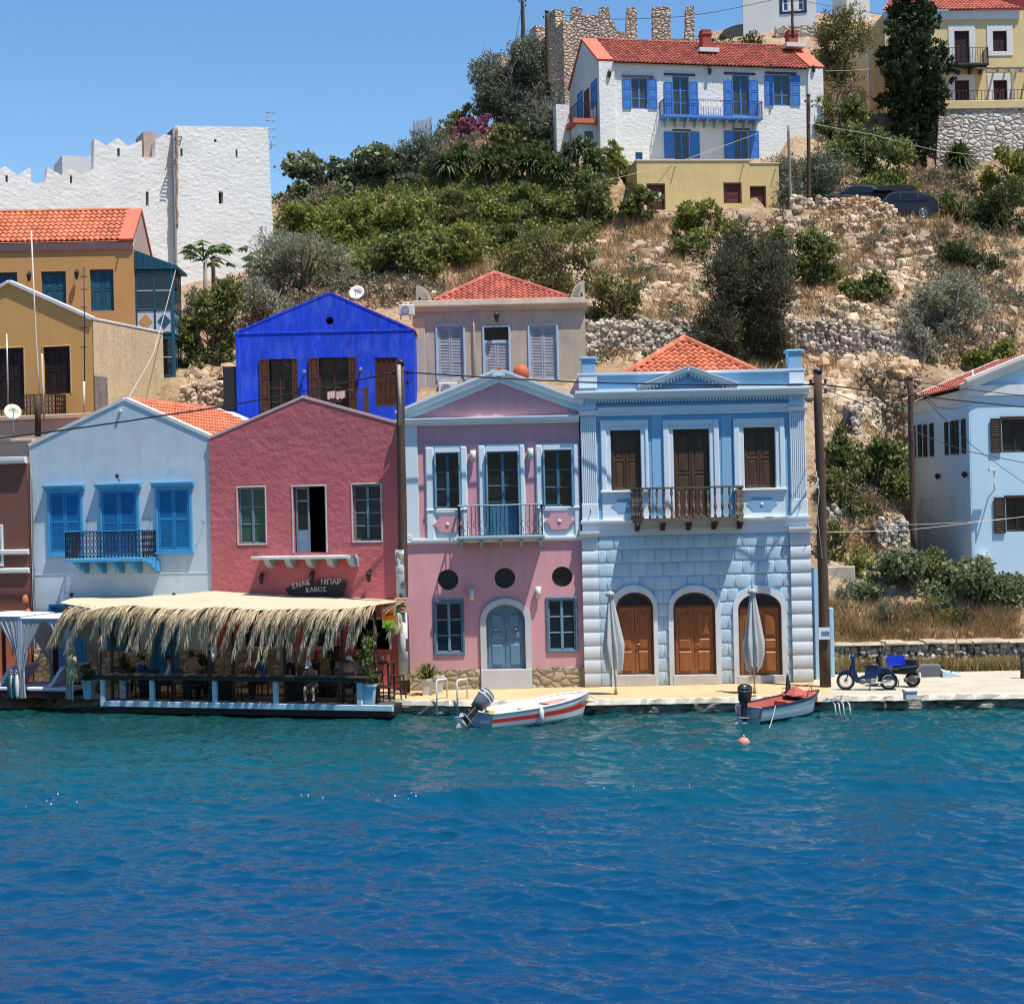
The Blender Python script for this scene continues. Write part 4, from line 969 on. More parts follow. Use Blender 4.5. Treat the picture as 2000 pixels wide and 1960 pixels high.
def grey_house():
 O=RED.w(RED.q(411,1000)[0]-.02,.1,0); P=Plane(O,PHL); t=empty('grey_blue_house',P.M,'pale grey-blue gabled house with bright blue shutters and an iron balcony','house')
 q,r=P.q,P.r
 wall=mk('grey_blue_plaster',(.54,.62,.675),.9,.10,.6,.04,16,bump=.15,bsc=30,streak=.05,damp=(1.5,(.44,.44,.44),.5),stain=(.39,.49,.56),stain_sc=.9,stain_f=.6,stain_lo=.45)
 bl=mk('bright_blue_wood',(.016,.195,.44),.5,.1,3,.05,25,var=.1,spec=.4)
 bl2=mk('light_bright_blue',(.07,.31,.55),.55,.08,3)
 xl=q(60,1000)[0]; ap=q(243,781); zl,zr=q(56,871)[1],q(410,854)[1]; xr=0
 F_=[r(97,957,160,1080),r(199,954,270,1090),r(308,951,373,1075)]
 dn=[r(103,1185,165,1330),r(300,1215,346,1330)]; wn=[r(215,1214,268,1266)]
 H_=[rectpoly(*w)for w in F_+dn+wn]
 ob('wall',wallbody([(xl,0),(xr,0),(xr,zr),ap,(xl,zl)],H_,9,.3),wall,t,P.M)
 for k,w in enumerate(F_):
  shutters(t,P,w[0]-.06,w[1]-(.06 if k!=1 else 0),w[2]+.06,w[3]+.02,bl,'louvre',2,-.05,.1,2,bl2)
  mb=MB(); mouldbar(mb,(w[0]-.16,w[3]+.02),(w[2]+.16,w[3]+.02),[(0,0),(.1,.0),(.14,.06),(.22,.1),(.22,.15),(0,.17)]);
  ob('window_cornice',mb,bl2,t,P.M)
  if k!=1:mb=MB(); mb.bbox(w[0]-.1,w[2]+.1,-.12,0,w[1]-.12,w[1]-.06); ob('window_sill',mb,bl2,t,P.M)
 for d in dn:
  mb=MB(); surround(mb,*d,.1,.1,.06,0,.02); ob('door_frame',mb,bl,t,P.M)
  m2=MB(); leaf_mb(m2,d[0]+.01,(d[0]+d[2])/2-.004,d[1],d[3],.05,'panel',rows=3); leaf_mb(m2,(d[0]+d[2])/2+.004,d[2]-.01,d[1],d[3],.05,'panel',rows=3); ob('door',m2,bl,t,P.M)
 for w in wn:mb=MB(); surround(mb,*w,.1,.1,.06,.1,.02); ob('window_frame',mb,bl,t,P.M); win(t,P,*w,bl,G_dark,2,2)
 zd=q(220,1268)[1]
 xs=[xl+.02,dn[0][0]-.11,dn[0][2]+.11,dn[1][0]-.11,dn[1][2]+.11,-.02]
 for a,b in zip(xs[::2],xs[1::2]):
  mb=MB(); mb.box(a,b,-.06,0,0,zd)
  ob('stone_dado',mb,mk_stone('pale_dado_stone',(.38,.30,.2),(.55,.46,.33),(.18,.14,.11),3.4,.7,.05,(1,1,1.9)),t,P.M)
 mb=MB(); zz=q(240,1121)[1]; mb.bbox(xl+.1,-.03,-.015,0,zz,zz+.03,.008,.5); ob('plaster_line',mb,wall,t,P.M)
 b=r(130,1093,300,1098,-.5); dp=.95; b=(q(128,1095,-dp)[0],b[1],q(279,1095,-dp)[0],b[3]); b=(b[0],q(203,1097,-dp)[1],b[2],q(203,1090,-dp)[1])
 mb=MB(); mb.bbox(b[0]-.04,b[2]+.04,-dp-.03,0,b[1],b[3],.02); ob('balcony_slab',mb,bl2,t,P.M)
 zt=q(203,1038,-dp)[1]; mb=MB(); iron_rail(mb,[(b[0],-.03),(b[0],-dp+.03),(b[2],-dp+.03),(b[2],-.03)],b[3],zt,'scroll',gap=.13,r=.010)
 o=ob('railing',mb,BLACK,t,P.M); m2=MB(); m2.bar((b[0]-.02,-dp+.03,zt+.025),(b[2]+.02,-dp+.03,zt+.025),.07,.03); m2.bar((b[2],-dp+.03,zt+.025),(b[2],0,zt+.025),.07,.03); m2.bar((b[0],-dp+.03,zt+.025),(b[0],0,zt+.025),.07,.03); ob('handrail',m2,bl2,o,P.M)
 for k in range(5):
  x=b[0]+(b[2]-b[0]-.2)*k/4; mb=MB(); mb.prism([(0,0),(.8,0),(.8,-.07),(.62,-.1),(.6,-.2),(.4,-.22),(.36,-.34),(.14,-.36),(0,-.42)],0,.17)
  mb.xf(Matrix.Translation((x+.19,0,b[1]-.002))@Matrix.Rotation(-math.pi/2,4,'Z')); ob('bracket',mb,bl2,t,P.M)
 for x,y in((230,932),(141,1164),(341,1164)):
  a,z=q(x,y,-.15); mb=MB(); mb.tube([(a,0,z-.08),(a,-.12,z-.1),(a,-.2,z)],.014,6); mb.ell((a,-.2,z+.05),(.07,.07,.08)); ob('wall_lamp',mb,BLACK,t,P.M)
 for x,y in((172,1019),(295,1017),(399,1021)):
  a,z=q(x,y); mb=MB(); mb.tube([(a,0,z),(a,-.13,z+.02),(a-.02,-.15,z+.08)],.012,5); ob('iron_hook',mb,BLACK,t,P.M)
 mb=MB(); a,z=q(235,802); mb.box(a-.05,a+.05,-.1,0,z-.03,z+.04); ob('gable_lamp',mb,WHITE,t,P.M)
 mb=MB()
 for E,sd in(((xl-.02,zl),0),((.0,zr),1)):
  e=Vector((E[0],0,E[1])); a=Vector((ap[0],0,ap[1])); D_=e-a; L_=D_.length
  tiles(mb,a+Vector((0,.25,0)),(0,1,0),D_,[(0,0),(7.2,0),(7.2,L_),(0,L_)],seed=15+sd)
 caps(mb,(ap[0],.3,ap[1]+.03),(ap[0],7.4,ap[1]+.03)); ob('roof',mb,TILE,t,P.M)
 mb=MB(); pf=[(-.28,-.02),(.03,-.02),(.03,.09),(-.28,.1)]; mouldbar(mb,(xl,zl),ap,pf); mouldbar(mb,(0,zr),ap,pf);
 m2=MB(); mouldbar(m2,(0,zr),ap,pf); m2.xf(Matrix.Translation((0,7.2,0))); mb.v+=[]; ob('verge',mb,mk('white_verge',(.66,.66,.63),.85),t,P.M); ob('verge',m2,mk('white_verge',(0,0,0)),t,P.M)
 return P
GREY=grey_house()
def brown_house():
 O=GREY.w(GREY.q(60,1000)[0]-.05,-.1,0); P=Plane(O,PHL); t=empty('brown_house',P.M,'brown plastered house with white string courses cut by the left edge, cream terrace on top','house')
 q,r=P.q,P.r
 br=mk('brown_plaster',(.21,.088,.062),.9,.08,.8,.04,20,bump=.15,bsc=30)
 zt=q(30,905)[1]; w=[r(-30,1030,2,1100),r(-40,1215,6,1330)]
 ob('wall',wallbody([(-5.5,0),(0,0),(0,zt),(-5.5,zt)],[rectpoly(*x)for x in w],5.2),br,t,P.M)
 mb=MB(); surround(mb,*w[0],.1,.1,.05,.1,.02); ob('window_frame',mb,WHITE,t,P.M); win(t,P,*w[0],WHITE,G_dark,2,2)
 mb=MB(); leaf_mb(mb,w[1][0],w[1][2],w[1][1],w[1][3],.05,'panel',rows=3); ob('door',mb,mk('dark_brown_wood',(.05,.03,.02),.6),t,P.M)
 mb=MB();
 mouldbar(mb,(-5.5,zt),(0.02,zt),[(0,0),(.14,.0),(.2,.1),(.2,.22),(0,.24)])
 ob('eaves_course',mb,WHITE,t,P.M)
 for y0 in(1077,1113):
  mb=MB(); z=q(35,y0)[1]; mouldbar(mb,(-5.5,z-.1),(0.02,z-.1),[(0,0),(.06,.0),(.1,.05),(.1,.15),(0,.18)])
  ob('string_course',mb,WHITE,t,P.M)
 zo=q(30,862)[1]; zo2=q(30,826)[1]
 cream=mk('cream_parapet',(.60,.46,.32),.9,.06,1,.04)
 mb=MB(); mb.box(-5.5,-.05,.5,.7,zt+.2,zo,.5); mb.bbox(-5.5,0,.4,.8,zo,zo+.12,.02,.5); ob('terrace_parapet',mb,cream,t,P.M)
 mb=MB(); mb.box(-5.5,.5,2.6,2.8,zt,zo2+.25,.5); mb.bbox(-5.5,1.6,2.5,2.95,zo2+.25,zo2+.42,.02,.5); ob('terrace_parapet',mb,cream,t,P.M)
 mb=MB(); a,z=q(61,1180,-.2); pts=[(a,-.05,q(61,915)[1])]
 rr=random.Random(3)
 for k in range(14):pts.append((a+.05+rr.uniform(-.03,.03),-.06,pts[0][2]-.45*(k+1)))
 mb.tube(pts,.03,6); ob('cable',mb,mk('grey_cable',(.22,.2,.18),.8),t,P.M)
 mb=MB(); mb.tube([(a-.15,-.12,.1),(a-.15,-.12,q(61,1195)[1])],.05,8); mb.ell((a-.2,-.25,q(61,1172)[1]),(.12,.12,.22)); mb.ell((a-.1,-.25,q(61,1195)[1]),(.1,.1,.15)); ob('orange_downpipe',mb,mk('orange_paint',(.45,.13,.06),.6),t,P.M)
 ow=MB(); ow.box(-5.4,-.05,-.03,0,0,q(30,1190)[1],.5); ob('orange_wall_base',ow,mk('orange_plaster',(.42,.13,.06),.9,.06,1),t,P.M)
 return P
BROWN=brown_house()
# ===== second row and hill-top buildings
def base_origin(px,py,Y):return W(px,py,Y)
def flat_lantern(P,x,y,label,group,s=.4):
 a,z=P.q(x,y,-.2); mb=MB(); lantern_mb(mb,a,z,s,.25); return tag(ob('wall_lantern',mb,BLACK,None,P.M),label,'lantern',group)
def open_shutter(t,P,rect,mat,y=-.06,style='panel'):
 mb=MB(); leaf_mb(mb,rect[0],rect[2],rect[1],rect[3],y,style,.045,3 if style=='panel' else 2); return ob('shutter',mb,mat,t,P.M)
def vivid_house():
 P=Plane(W(465,885,66),0); t=empty('vivid_blue_house',P.M,'vivid ultramarine gabled house with brown shutters behind the red house','house')
 q,r=P.q,P.r
 wall=mk('ultramarine_plaster',(.010,.062,.64),.9,.16,1.4,.12,10,bump=.3,bsc=25,streak=.28,ssc=8,stain=(.12,.22,.68),stain_sc=2.6,stain_f=.45,stain_lo=.48,stretch=(1,1,.35))
 brown=mk('dark_brown_shutter',(.075,.03,.018),.6,.2,3,.1,20)
 x1=q(811,800)[0]; ap=q(644,572); zl,zr=q(465,650)[1],q(809,645)[1]
 A,B,C=r(522,701,571,815),r(623,698,682,815),r(733,698,777,793)
 ob('wall',wallbody([(0,0),(x1,0),(x1,zr),ap,(0,zl)],[rectpoly(*w)for w in(A,B,C)]+[circ(*q(644,626),.15)],8,.35),wall,t,P.M)
 for w,s in((A,(508,527,571,582)),(B,(604,624,682,697))):
  win(t,P,*w,brown,G_dark,2,4,y=.2,fw=.07,mw=.05)
  for k in(0,2):a,b=q(s[k],760)[0],q(s[k+1],760)[0]; open_shutter(t,P,(a,w[1],b,w[3]),brown,-.08)
 shutters(t,P,*C,brown,'panel',4,.04,.05,2)
 mb=MB(); z=q(640,648)[1]; mb.bbox(-.03,x1+.03,-.03,0,z-.03,z+.04,.01,.5); ob('string_course',mb,wall,t,P.M)
 mb=MB(); lft=Vector((ap[0],0,ap[1]));
 for E in((-.05,zl),(x1+.05,zr)):
  e=Vector((E[0],0,E[1])); U=Vector((0,1,0)); D_=e-lft; L_=D_.length
  tiles(mb,lft+Vector((0,.3,0)),U,D_,[(0,0),(7.7,0),(7.7,L_),(0,L_)],seed=8)
 ob('roof',mb,TILE,t,P.M)
 mb=MB(); pf=[(-.3,-.02),(.02,-.02),(.02,.06),(-.3,.06)]; mouldbar(mb,(0,zl),ap,pf); mouldbar(mb,(x1,zr),ap,pf); ob('verge',mb,wall,t,P.M)
 for x,y in((594,727),(704,722)):
  a,z=q(x,y,-.2); mb=MB(); mb.lathe([(.06,-.12),(.1,0),(.04,.1)],(a,-.2,z),8); mb.box(a-.02,a+.02,-.2,0,z+.02,z+.05); ob('wall_lamp',mb,mk('grey_blue_metal',(.1,.15,.25),.5),t,P.M)
 mb=MB(); z=q(470,700)[1]; mb.box(-.55,-.02,.1,2,0,z-.3,.5); ob('dark_lean_to',mb,BLACK,t,P.M)
 return P
VIV=vivid_house()
def beige_house():
 P=Plane(W(811,860,68),0); t=empty('beige_house',P.M,'beige flat-fronted house with pale blue louvred shutters and a low red hipped roof','house')
 q,r=P.q,P.r
 wall=mk('beige_weathered_plaster',(.50,.425,.33),.92,.1,.8,.06,12,bump=.3,bsc=20,streak=.14,stain=(.28,.235,.20),stain_sc=.9,stain_f=.5,stain_lo=.45)
 trim=mk('beige_trim',(.54,.46,.36),.9,.1,1,.05,12,streak=.1,stain=(.3,.25,.2),stain_sc=1.4,stain_f=.4)
 bl=mk('faded_sky_blue_wood',(.38,.53,.66),.7,.1,3,.05,20); bl2=mk('faded_grey_louvre',(.36,.38,.42),.8,.15,3)
 x1=q(1144.5,700)[0]; zp=q(970,586)[1]
 A,B,C=r(855,637,905,742),r(947,639,994,790),r(1035,636,1087,742)
 ob('wall',wallbody([(0,0),(x1,0),(x1,zp),(0,zp)],[rectpoly(*w)for w in(A,B,C)],8,.3),wall,t,P.M)
 for k,w in enumerate((A,B,C)):
  mb=MB(); surround(mb,*w,.08,.08,.05,0,.02); ob('window_surround',mb,bl,t,P.M)
  if k==1:
   zt=q(970,668)[1]; shutters(t,P,w[0],w[1],w[2],zt,bl2,'louvre',2,.06,.04,4,bl); g=MB(); g.box(w[0]+.02,w[2]-.02,.12,.14,zt+.08,w[3]); ob('transom_pane',g,G_dark,t,P.M)
   mb=MB(); mb.bbox(w[0],w[2],.05,.12,zt,zt+.08); ob('transom_bar',mb,bl,t,P.M)
  else:shutters(t,P,*w,bl2,'louvre',2,.06,.04,3,bl)
 mb=MB(); mouldbar(mb,(-.1,q(970,606)[1]),(x1+.1,q(970,606)[1]),[(0,0),(.08,0),(.1,.06),(.22,.12),(.28,.2),(.28,.26),(0,.28)]); ob('cornice',mb,trim,t,P.M)
 mb=MB(); mb.bbox(-.02,x1+.02,-.06,.3,q(970,600)[1],zp+.04,.02,.5); ob('parapet',mb,trim,t,P.M)
 for x0,x2,y0,fl in((813,842,559,1),(1116,1142,550,-1)):
  a,b=q(x0,570)[0],q(x2,570)[0]; h=q(x0,y0)[1]-zp; R_=b-a; c=a if fl>0 else b; mb=MB()
  mb.prism([(c,zp+.04)]+[(c+fl*R_*math.cos(g),zp+.04+h*math.sin(g))for g in[math.pi/2*k/8 for k in range(9)]],.0,.25)
  for k in range(1,6):g=math.pi/2*k/6.5; mb.bar((c+fl*.1,-.02,zp+.08),(c+fl*R_*.85*math.cos(g),-.02,zp+.04+h*.85*math.sin(g)),.05,.05)
  ob('acroterion',mb,trim,t,P.M)
 mb=MB(); z0=zp+.02; ap=Vector((q(965.5,536,3.6)[0],3.6,q(965.5,536,3.6)[1])); xa,xb=q(845,586)[0],q(1112,578)[0]
 c=[Vector((xa,.35,z0)),Vector((xb,.35,z0)),Vector((xb,7.5,z0)),Vector((xa,7.5,z0))]
 for i in range(4):
  p,e=c[i],c[(i+1)%4]; U=(e-p).normalized(); h=(ap-p); foot=h.dot(U); Dn=(p+U*foot)-ap; Ls=Dn.length; Dn.normalize()
  tiles(mb,ap-U*foot,U,Dn,[(foot,0),((e-p).length,Ls),(0,Ls)],seed=i+20)
 for p in c:caps(mb,p+Vector((0,0,.06)),ap+Vector((0,0,.06)),.11)
 ob('roof',mb,TILE_PINK,t,P.M)
 mb=MB(); a=q(925.5,650)[0]; mb.tube([(a,-.08,q(925,606)[1]),(a,-.08,q(925,650)[1]),(a+.02,-.08,0)],.03,6); ob('downpipe',mb,trim,t,P.M)
 mb=MB(); a=q(832,740)[0]; mb.bbox(.0,a,-.05,0,0,q(832,620)[1],.02,.5); ob('corner_strip',mb,trim,t,P.M)
 return P
BEI=beige_house()
def ac_unit(P,x0,y0,x1,y1,label):
 a=P.r(x0,y0,x1,y1,-.3); t=empty('air_conditioner',P.M@Matrix.Translation((a[0],-.35,a[1])),label,'air conditioner','air conditioner units'); w,h=a[2]-a[0],a[3]-a[1]
 pm=mk('white_plastic',(.66,.66,.62),.5,.05,2)
 mb=MB(); mb.bbox(0,w,0,.33,0,h,.02); ob('casing',mb,pm,t)
 mb=MB(); M=Matrix.Translation((w*.42,-.005,h*.5))@XZ; R_=min(w,h)*.42; mb.lathe([(R_,0),(R_,.01),(R_*.96,.02)],n=20,M=M); o=ob('fan_grille',mb,mk('grey_grille',(.18,.18,.18),.6),t)
 m2=MB()
 for k in range(5):m2.prism([(w*.42+R_*(k+1)/5.5*math.cos(g),h*.5+R_*(k+1)/5.5*math.sin(g))for g in[i*math.pi/10 for i in range(20)]],-.035,-.028,[[(w*.42+(R_*(k+1)/5.5-.012)*math.cos(g),h*.5+(R_*(k+1)/5.5-.012)*math.sin(g))for g in[i*math.pi/10 for i in range(20)]]])
 ob('fan_ring',m2,pm,o)
 for x in(.1,w-.14):m3=MB(); m3.prism([(0,0),(-.34,0),(-.34,-.03),(0,-.2)],0,.04); m3.xf(Matrix.Translation((x,0,-.005))@Matrix.Rotation(math.pi/2,4,'Z')); ob('bracket',m3,mk('grey_metal',(.3,.3,.3),.5,metal=.5),t)
ac_unit(BEI,856,747,893,771,'white air conditioner on the beige house under its left shuttered window')
ac_unit(Plane(W(779,600,67),0),779,595,809,615,'white air conditioner beside the vivid blue gable, at the beige house')
flat_lantern(BEI,970,620,'dark lantern above the middle window of the beige house','lanterns')
def ochre_front():
 P=Plane(W(185,880,66),PHL); t=empty('ochre_gable_house',P.M,'ochre gabled house at the left with dark brown openings and a rough tan side wall','house')
 q,r=P.q,P.r; wall=mk('ochre_plaster',(.70,.38,.125),.9,.06,.7,.04,18,bump=.1,bsc=30,streak=.03)
 tan=mk('tan_rough_plaster',(.60,.46,.27),.92,.1,1.0,.15,9,bump=.8,bsc=8,streak=.12,ssc=9)
 ap=q(18,552); zr=q(185,624)[1]; xl=ap[0]*2
 A,B=r(85,677,137,769),r(-8,680,47,800)
 ob('wall',wallbody([(xl,0),(0,0),(0,zr),ap,(xl,zr)],[rectpoly(*A),rectpoly(*B)],6.0,.3,drop=1.6),wall,t,P.M)
 brown=mk('very_dark_wood',(.028,.012,.010),.55,.2,3,.1,18)
 for w in(A,B):
  mb=MB(); surround(mb,*w,.05,.05,.02,0,.02); ob('window_surround',mb,mk('light_ochre_trim',(.56,.4,.2),.9),t,P.M); shutters(t,P,*w,brown,'panel',2,.1,.05,2)
 S=P.side(.03); mb=MB(); zs=zr; d=6.0
 mb.box(.31,d,0,.22,zs-1.8,zs,.5); mb.box(0,d,-.03,0,0,zs,.5); ob('side_render',mb,tan,t,S.M); mb=MB(); mb.bbox(-.05,d,-.06,.25,zs,zs+.09,.02,.5); ob('side_coping',mb,mk('white_verge',(0,0,0)),t,S.M)
 mb=MB(); m2=mk('grey_exposed_wall',(.2,.17,.15),.95,.3,2,.2,14,bump=.6,bsc=10); mb.box(-.02,1.0,-.06,-.032,0,S.q(195,735)[1],.5); ob('bare_patch',mb,m2,t,S.M)
 mb=MB()
 for E in((xl,zr),(-.1,zr)):
  e=Vector((E[0],0,E[1]-1.65)); a=Vector((ap[0],0,ap[1]-1.55)); D_=e-a; L_=D_.length
  tiles(mb,a+Vector((0,.35,0)),(0,1,0),D_,[(0,0),(5.6,0),(5.6,L_),(0,L_)],seed=31)
 ob('roof',mb,TILE_PINK,t,P.M)
 mb=MB(); pf=[(-.15,-.02),(.1,-.02),(.1,.1),(-.15,.12)]; mouldbar(mb,(xl,zr),ap,pf); mouldbar(mb,(0.05,zr),ap,pf); ob('verge',mb,mk('white_verge',(0,0,0)),t,P.M)
 b=r(-60,812,110,818,-.8); mb=MB(); mb.bbox(b[0],b[2],-.8,0,b[1],b[3],.02); ob('balcony_slab',mb,BLACK,t,P.M)
 mb=MB(); iron_rail(mb,[(b[0],-.76),(b[2]-.04,-.76),(b[2]-.04,-.02)],b[3],q(60,771,-.76)[1],'scroll',.16,.012); ob('railing',mb,BLACK,t,P.M)
 return P
OCH=ochre_front()
def ochre_rear():
 P=Plane(W(268,860,72),2); t=empty('ochre_house_with_bay',P.M,'large ochre house with red tiled roof and a teal glazed wooden bay on its side','house')
 q,r=P.q,P.r; wall=mk('deep_ochre_plaster',(.50,.285,.105),.9,.07,.7,.05,15,bump=.15,bsc=25)
 teal=mk('teal_bay_wood',(.012,.085,.13),.5,.12,3,.06,20,var=.15,spec=.4); wht=mk('bay_white_panel',(.50,.55,.58),.7,.05,2)
 ze=q(268,486)[1]; xl=-12.0; A,B,C=r(81,530,129,600),r(176,526,222,607),r(-15,532,34,600)
 ob('wall',wallbody([(xl,0),(0,0),(0,ze),(xl,ze)],[rectpoly(*w)for w in(A,B,C)],4.6,.3),wall,t,P.M)
 for w in(A,B,C):shutters(t,P,*w,teal,'panel',2,.14,.05,2)
 S=P.side(0); rz=q(262,412,2.1)[1]; ye,yr=0,2.1
 mb=MB(); mb.prism([(0,ze),(4.6,ze),(yr,rz)],0,.3,var=.5); mb.xf(Matrix.Rotation(math.pi/2,4,'Z'));
 pk=mk('rosy_beige_plaster',(.50,.36,.29),.9,.06,1)
 ob('gable',mb,pk,t,P.M)
 mb=MB(); mouldbar(mb,(xl,ze-.02),(0.02,ze-.02),[(0,0),(.06,0),(.1,.12),(.16,.3),(0,.34)]); ob('fascia',mb,mk('grey_pink_fascia',(.38,.29,.26),.9,.08,2),t,P.M)
 mb=MB(); e=Vector((0,-.15,ze+.32)); a=Vector((0,yr,rz)); D_=e-a; L_=D_.length; tiles(mb,Vector((xl,yr,rz)),(1,0,0),D_,[(0,0),(-xl-.55,0),(-xl-.55,L_),(0,L_)],tw=.24,tl=.34,seed=40)
 e2=Vector((0,4.7,ze+.1)); D2=e2-a; tiles(mb,Vector((xl,yr,rz)),(1,0,0),D2,[(0,0),(-xl,0),(-xl,D2.length),(0,D2.length)],seed=41)
 caps(mb,(xl,yr,rz+.05),(-.5,yr,rz+.05)); ob('roof',mb,TILE,t,P.M)
 mb=MB(); n=Vector((0,D_.z,-D_.y)).normalized(); n=n if n.z>0 else-n
 for s_,D in((0,D_),(1,D2)):
  a0=Vector((-.55,yr,rz)); nn=Vector((0,-D.z,D.y)).normalized(); nn=nn if nn.z>0 else-nn
  v=[a0,a0+Vector((.6,0,0)),a0+Vector((.6,0,0))+D,a0+D]; mb.add([p-nn*.02 for p in v]+[p+nn*.12 for p in v],[(0,3,2,1),(4,5,6,7),(0,1,5,4),(1,2,6,5),(2,3,7,6),(3,0,4,7)],.5)
 ob('verge',mb,mk('salmon_verge',(.62,.16,.10),.85,.08,2),t,P.M)
 x0,x1=0.03,q(338,600,.3)[0]; y0,y1=.3,2.6; zb=q(300,790,.3)[1]; z1=q(300,526,.3)[1]; zs=[q(300,y,.3)[1]for y in(605,650,661,735,742,779)]
 b=MB(); b.box(x0,x1-.04,y0+.04,y1,zb,z1,.5); bay=ob('bay',b,teal,t,P.M)
 def face(Pm,xa,xb,ncol,dark):
  for k in range(ncol+1):
   x=xa+(xb-xa)*k/ncol; m_=MB(); m_.bbox(x-.045,x+.045,-.03,.05,zb,z1); ob('post',m_,teal,bay,Pm.M)
  for z in(zb,zs[5],zs[4],zs[3],zs[2],zs[1]-.02,zs[0],z1-.1):m_=MB(); m_.bbox(xa,xb,-.045,.04,z-.04,z+.05); ob('rail',m_,teal,bay,Pm.M)
  for k in range(ncol):
   a,c=xa+(xb-xa)*k/ncol+.05,xa+(xb-xa)*(k+1)/ncol-.05
   for u,v in((zs[0]+.06,z1-.15),(zs[3]+.06,zs[2]-.05)):
    g=MB(); g.box(a,c,-.012,.0,u,v); ob('pane',g,G_dark,bay,Pm.M)
    m_=MB(); zm=(u+v)/2; m_.box(a,c,-.03,-.012,zm-.02,zm+.02); ob('glazing_bar',m_,wht if dark else teal,bay,Pm.M)
   for u,v in((zs[1]+.04,zs[0]-.05),(zs[5]-.0 if 0 else zb+.06,zs[4]-.05)):
    g=MB(); g.box(a,c,-.015,.0,u,v); pnl=ob('panel',g,wht,bay,Pm.M)
    cx,cz=(a+c)/2,(u+v)/2; hw,hh=min(.3,(c-a)*.42),min(.34,(v-u)*.4); d=MB(); d.prism([(cx-hw,cz),(cx,cz-hh),(cx+hw,cz),(cx,cz+hh)],-.03,-.015); ob('diamond',d,wall if(k==0 and dark and u>zs[2])else teal,bay,Pm.M)
 BF=Plane(P.w(0,y0,0),math.degrees(P.phi)); face(BF,x0,x1,2,True)
 BS=Plane(P.w(x1-.04,y0,0),math.degrees(P.phi)+90); face(BS,0,y1-y0,5,False)
 mb=MB(); zt=q(269,489,.3)[1]; v=[(x0,y0-.1,z1),(x1+.25,y0-.1,z1),(x1+.25,y1+.2,z1),(x0,y1+.2,z1),(x0,y0-.1,zt),(x1+.25,y0-.1,z1+.12),(x1+.25,y1+.2,z1+.12),(x0,y1+.2,zt)]
 mb.add(v,[(0,3,2,1),(4,5,6,7),(0,1,5,4),(1,2,6,5),(2,3,7,6),(3,0,4,7)]);
 for k in range(16):
  x=x0+(x1-x0)*k/16; zz=zt+(z1+.12-zt)*(x-x0)/(x1+.25-x0); mb.box(x,x+.03,y0-.125,y0-.1,z1,zz)
 ob('bay_roof',mb,teal,t,P.M)
 for x,y,l in((57,542,'dark lantern on the ochre house between its two left teal doors'),(150,538,'dark lantern on the ochre house beside its right teal door')):flat_lantern(P,x,y,l,'lanterns')
 mb=MB(); a,z=q(239,470,-.1); mb.tube([(a,0,z),(a,-.3,z-.05),(a,-.32,z-.12)],.03,6); ob('rainwater_spout',mb,BLACK,t,P.M)
 return P
OCR=ochre_rear()
WCH=mk('whitewashed_rubble',(.76,.74,.69),.92,.07,.5,.06,8,bump=.4,bsc=14,bump2=.5,b2sc=3.4,stain=(.62,.53,.40),stain_sc=.35,stain_f=.5,stain_lo=.55,stretch=(1,1,1.6))
WPL=mk('white_smooth_plaster',(.66,.65,.63),.9,.05,.6,.04,10)
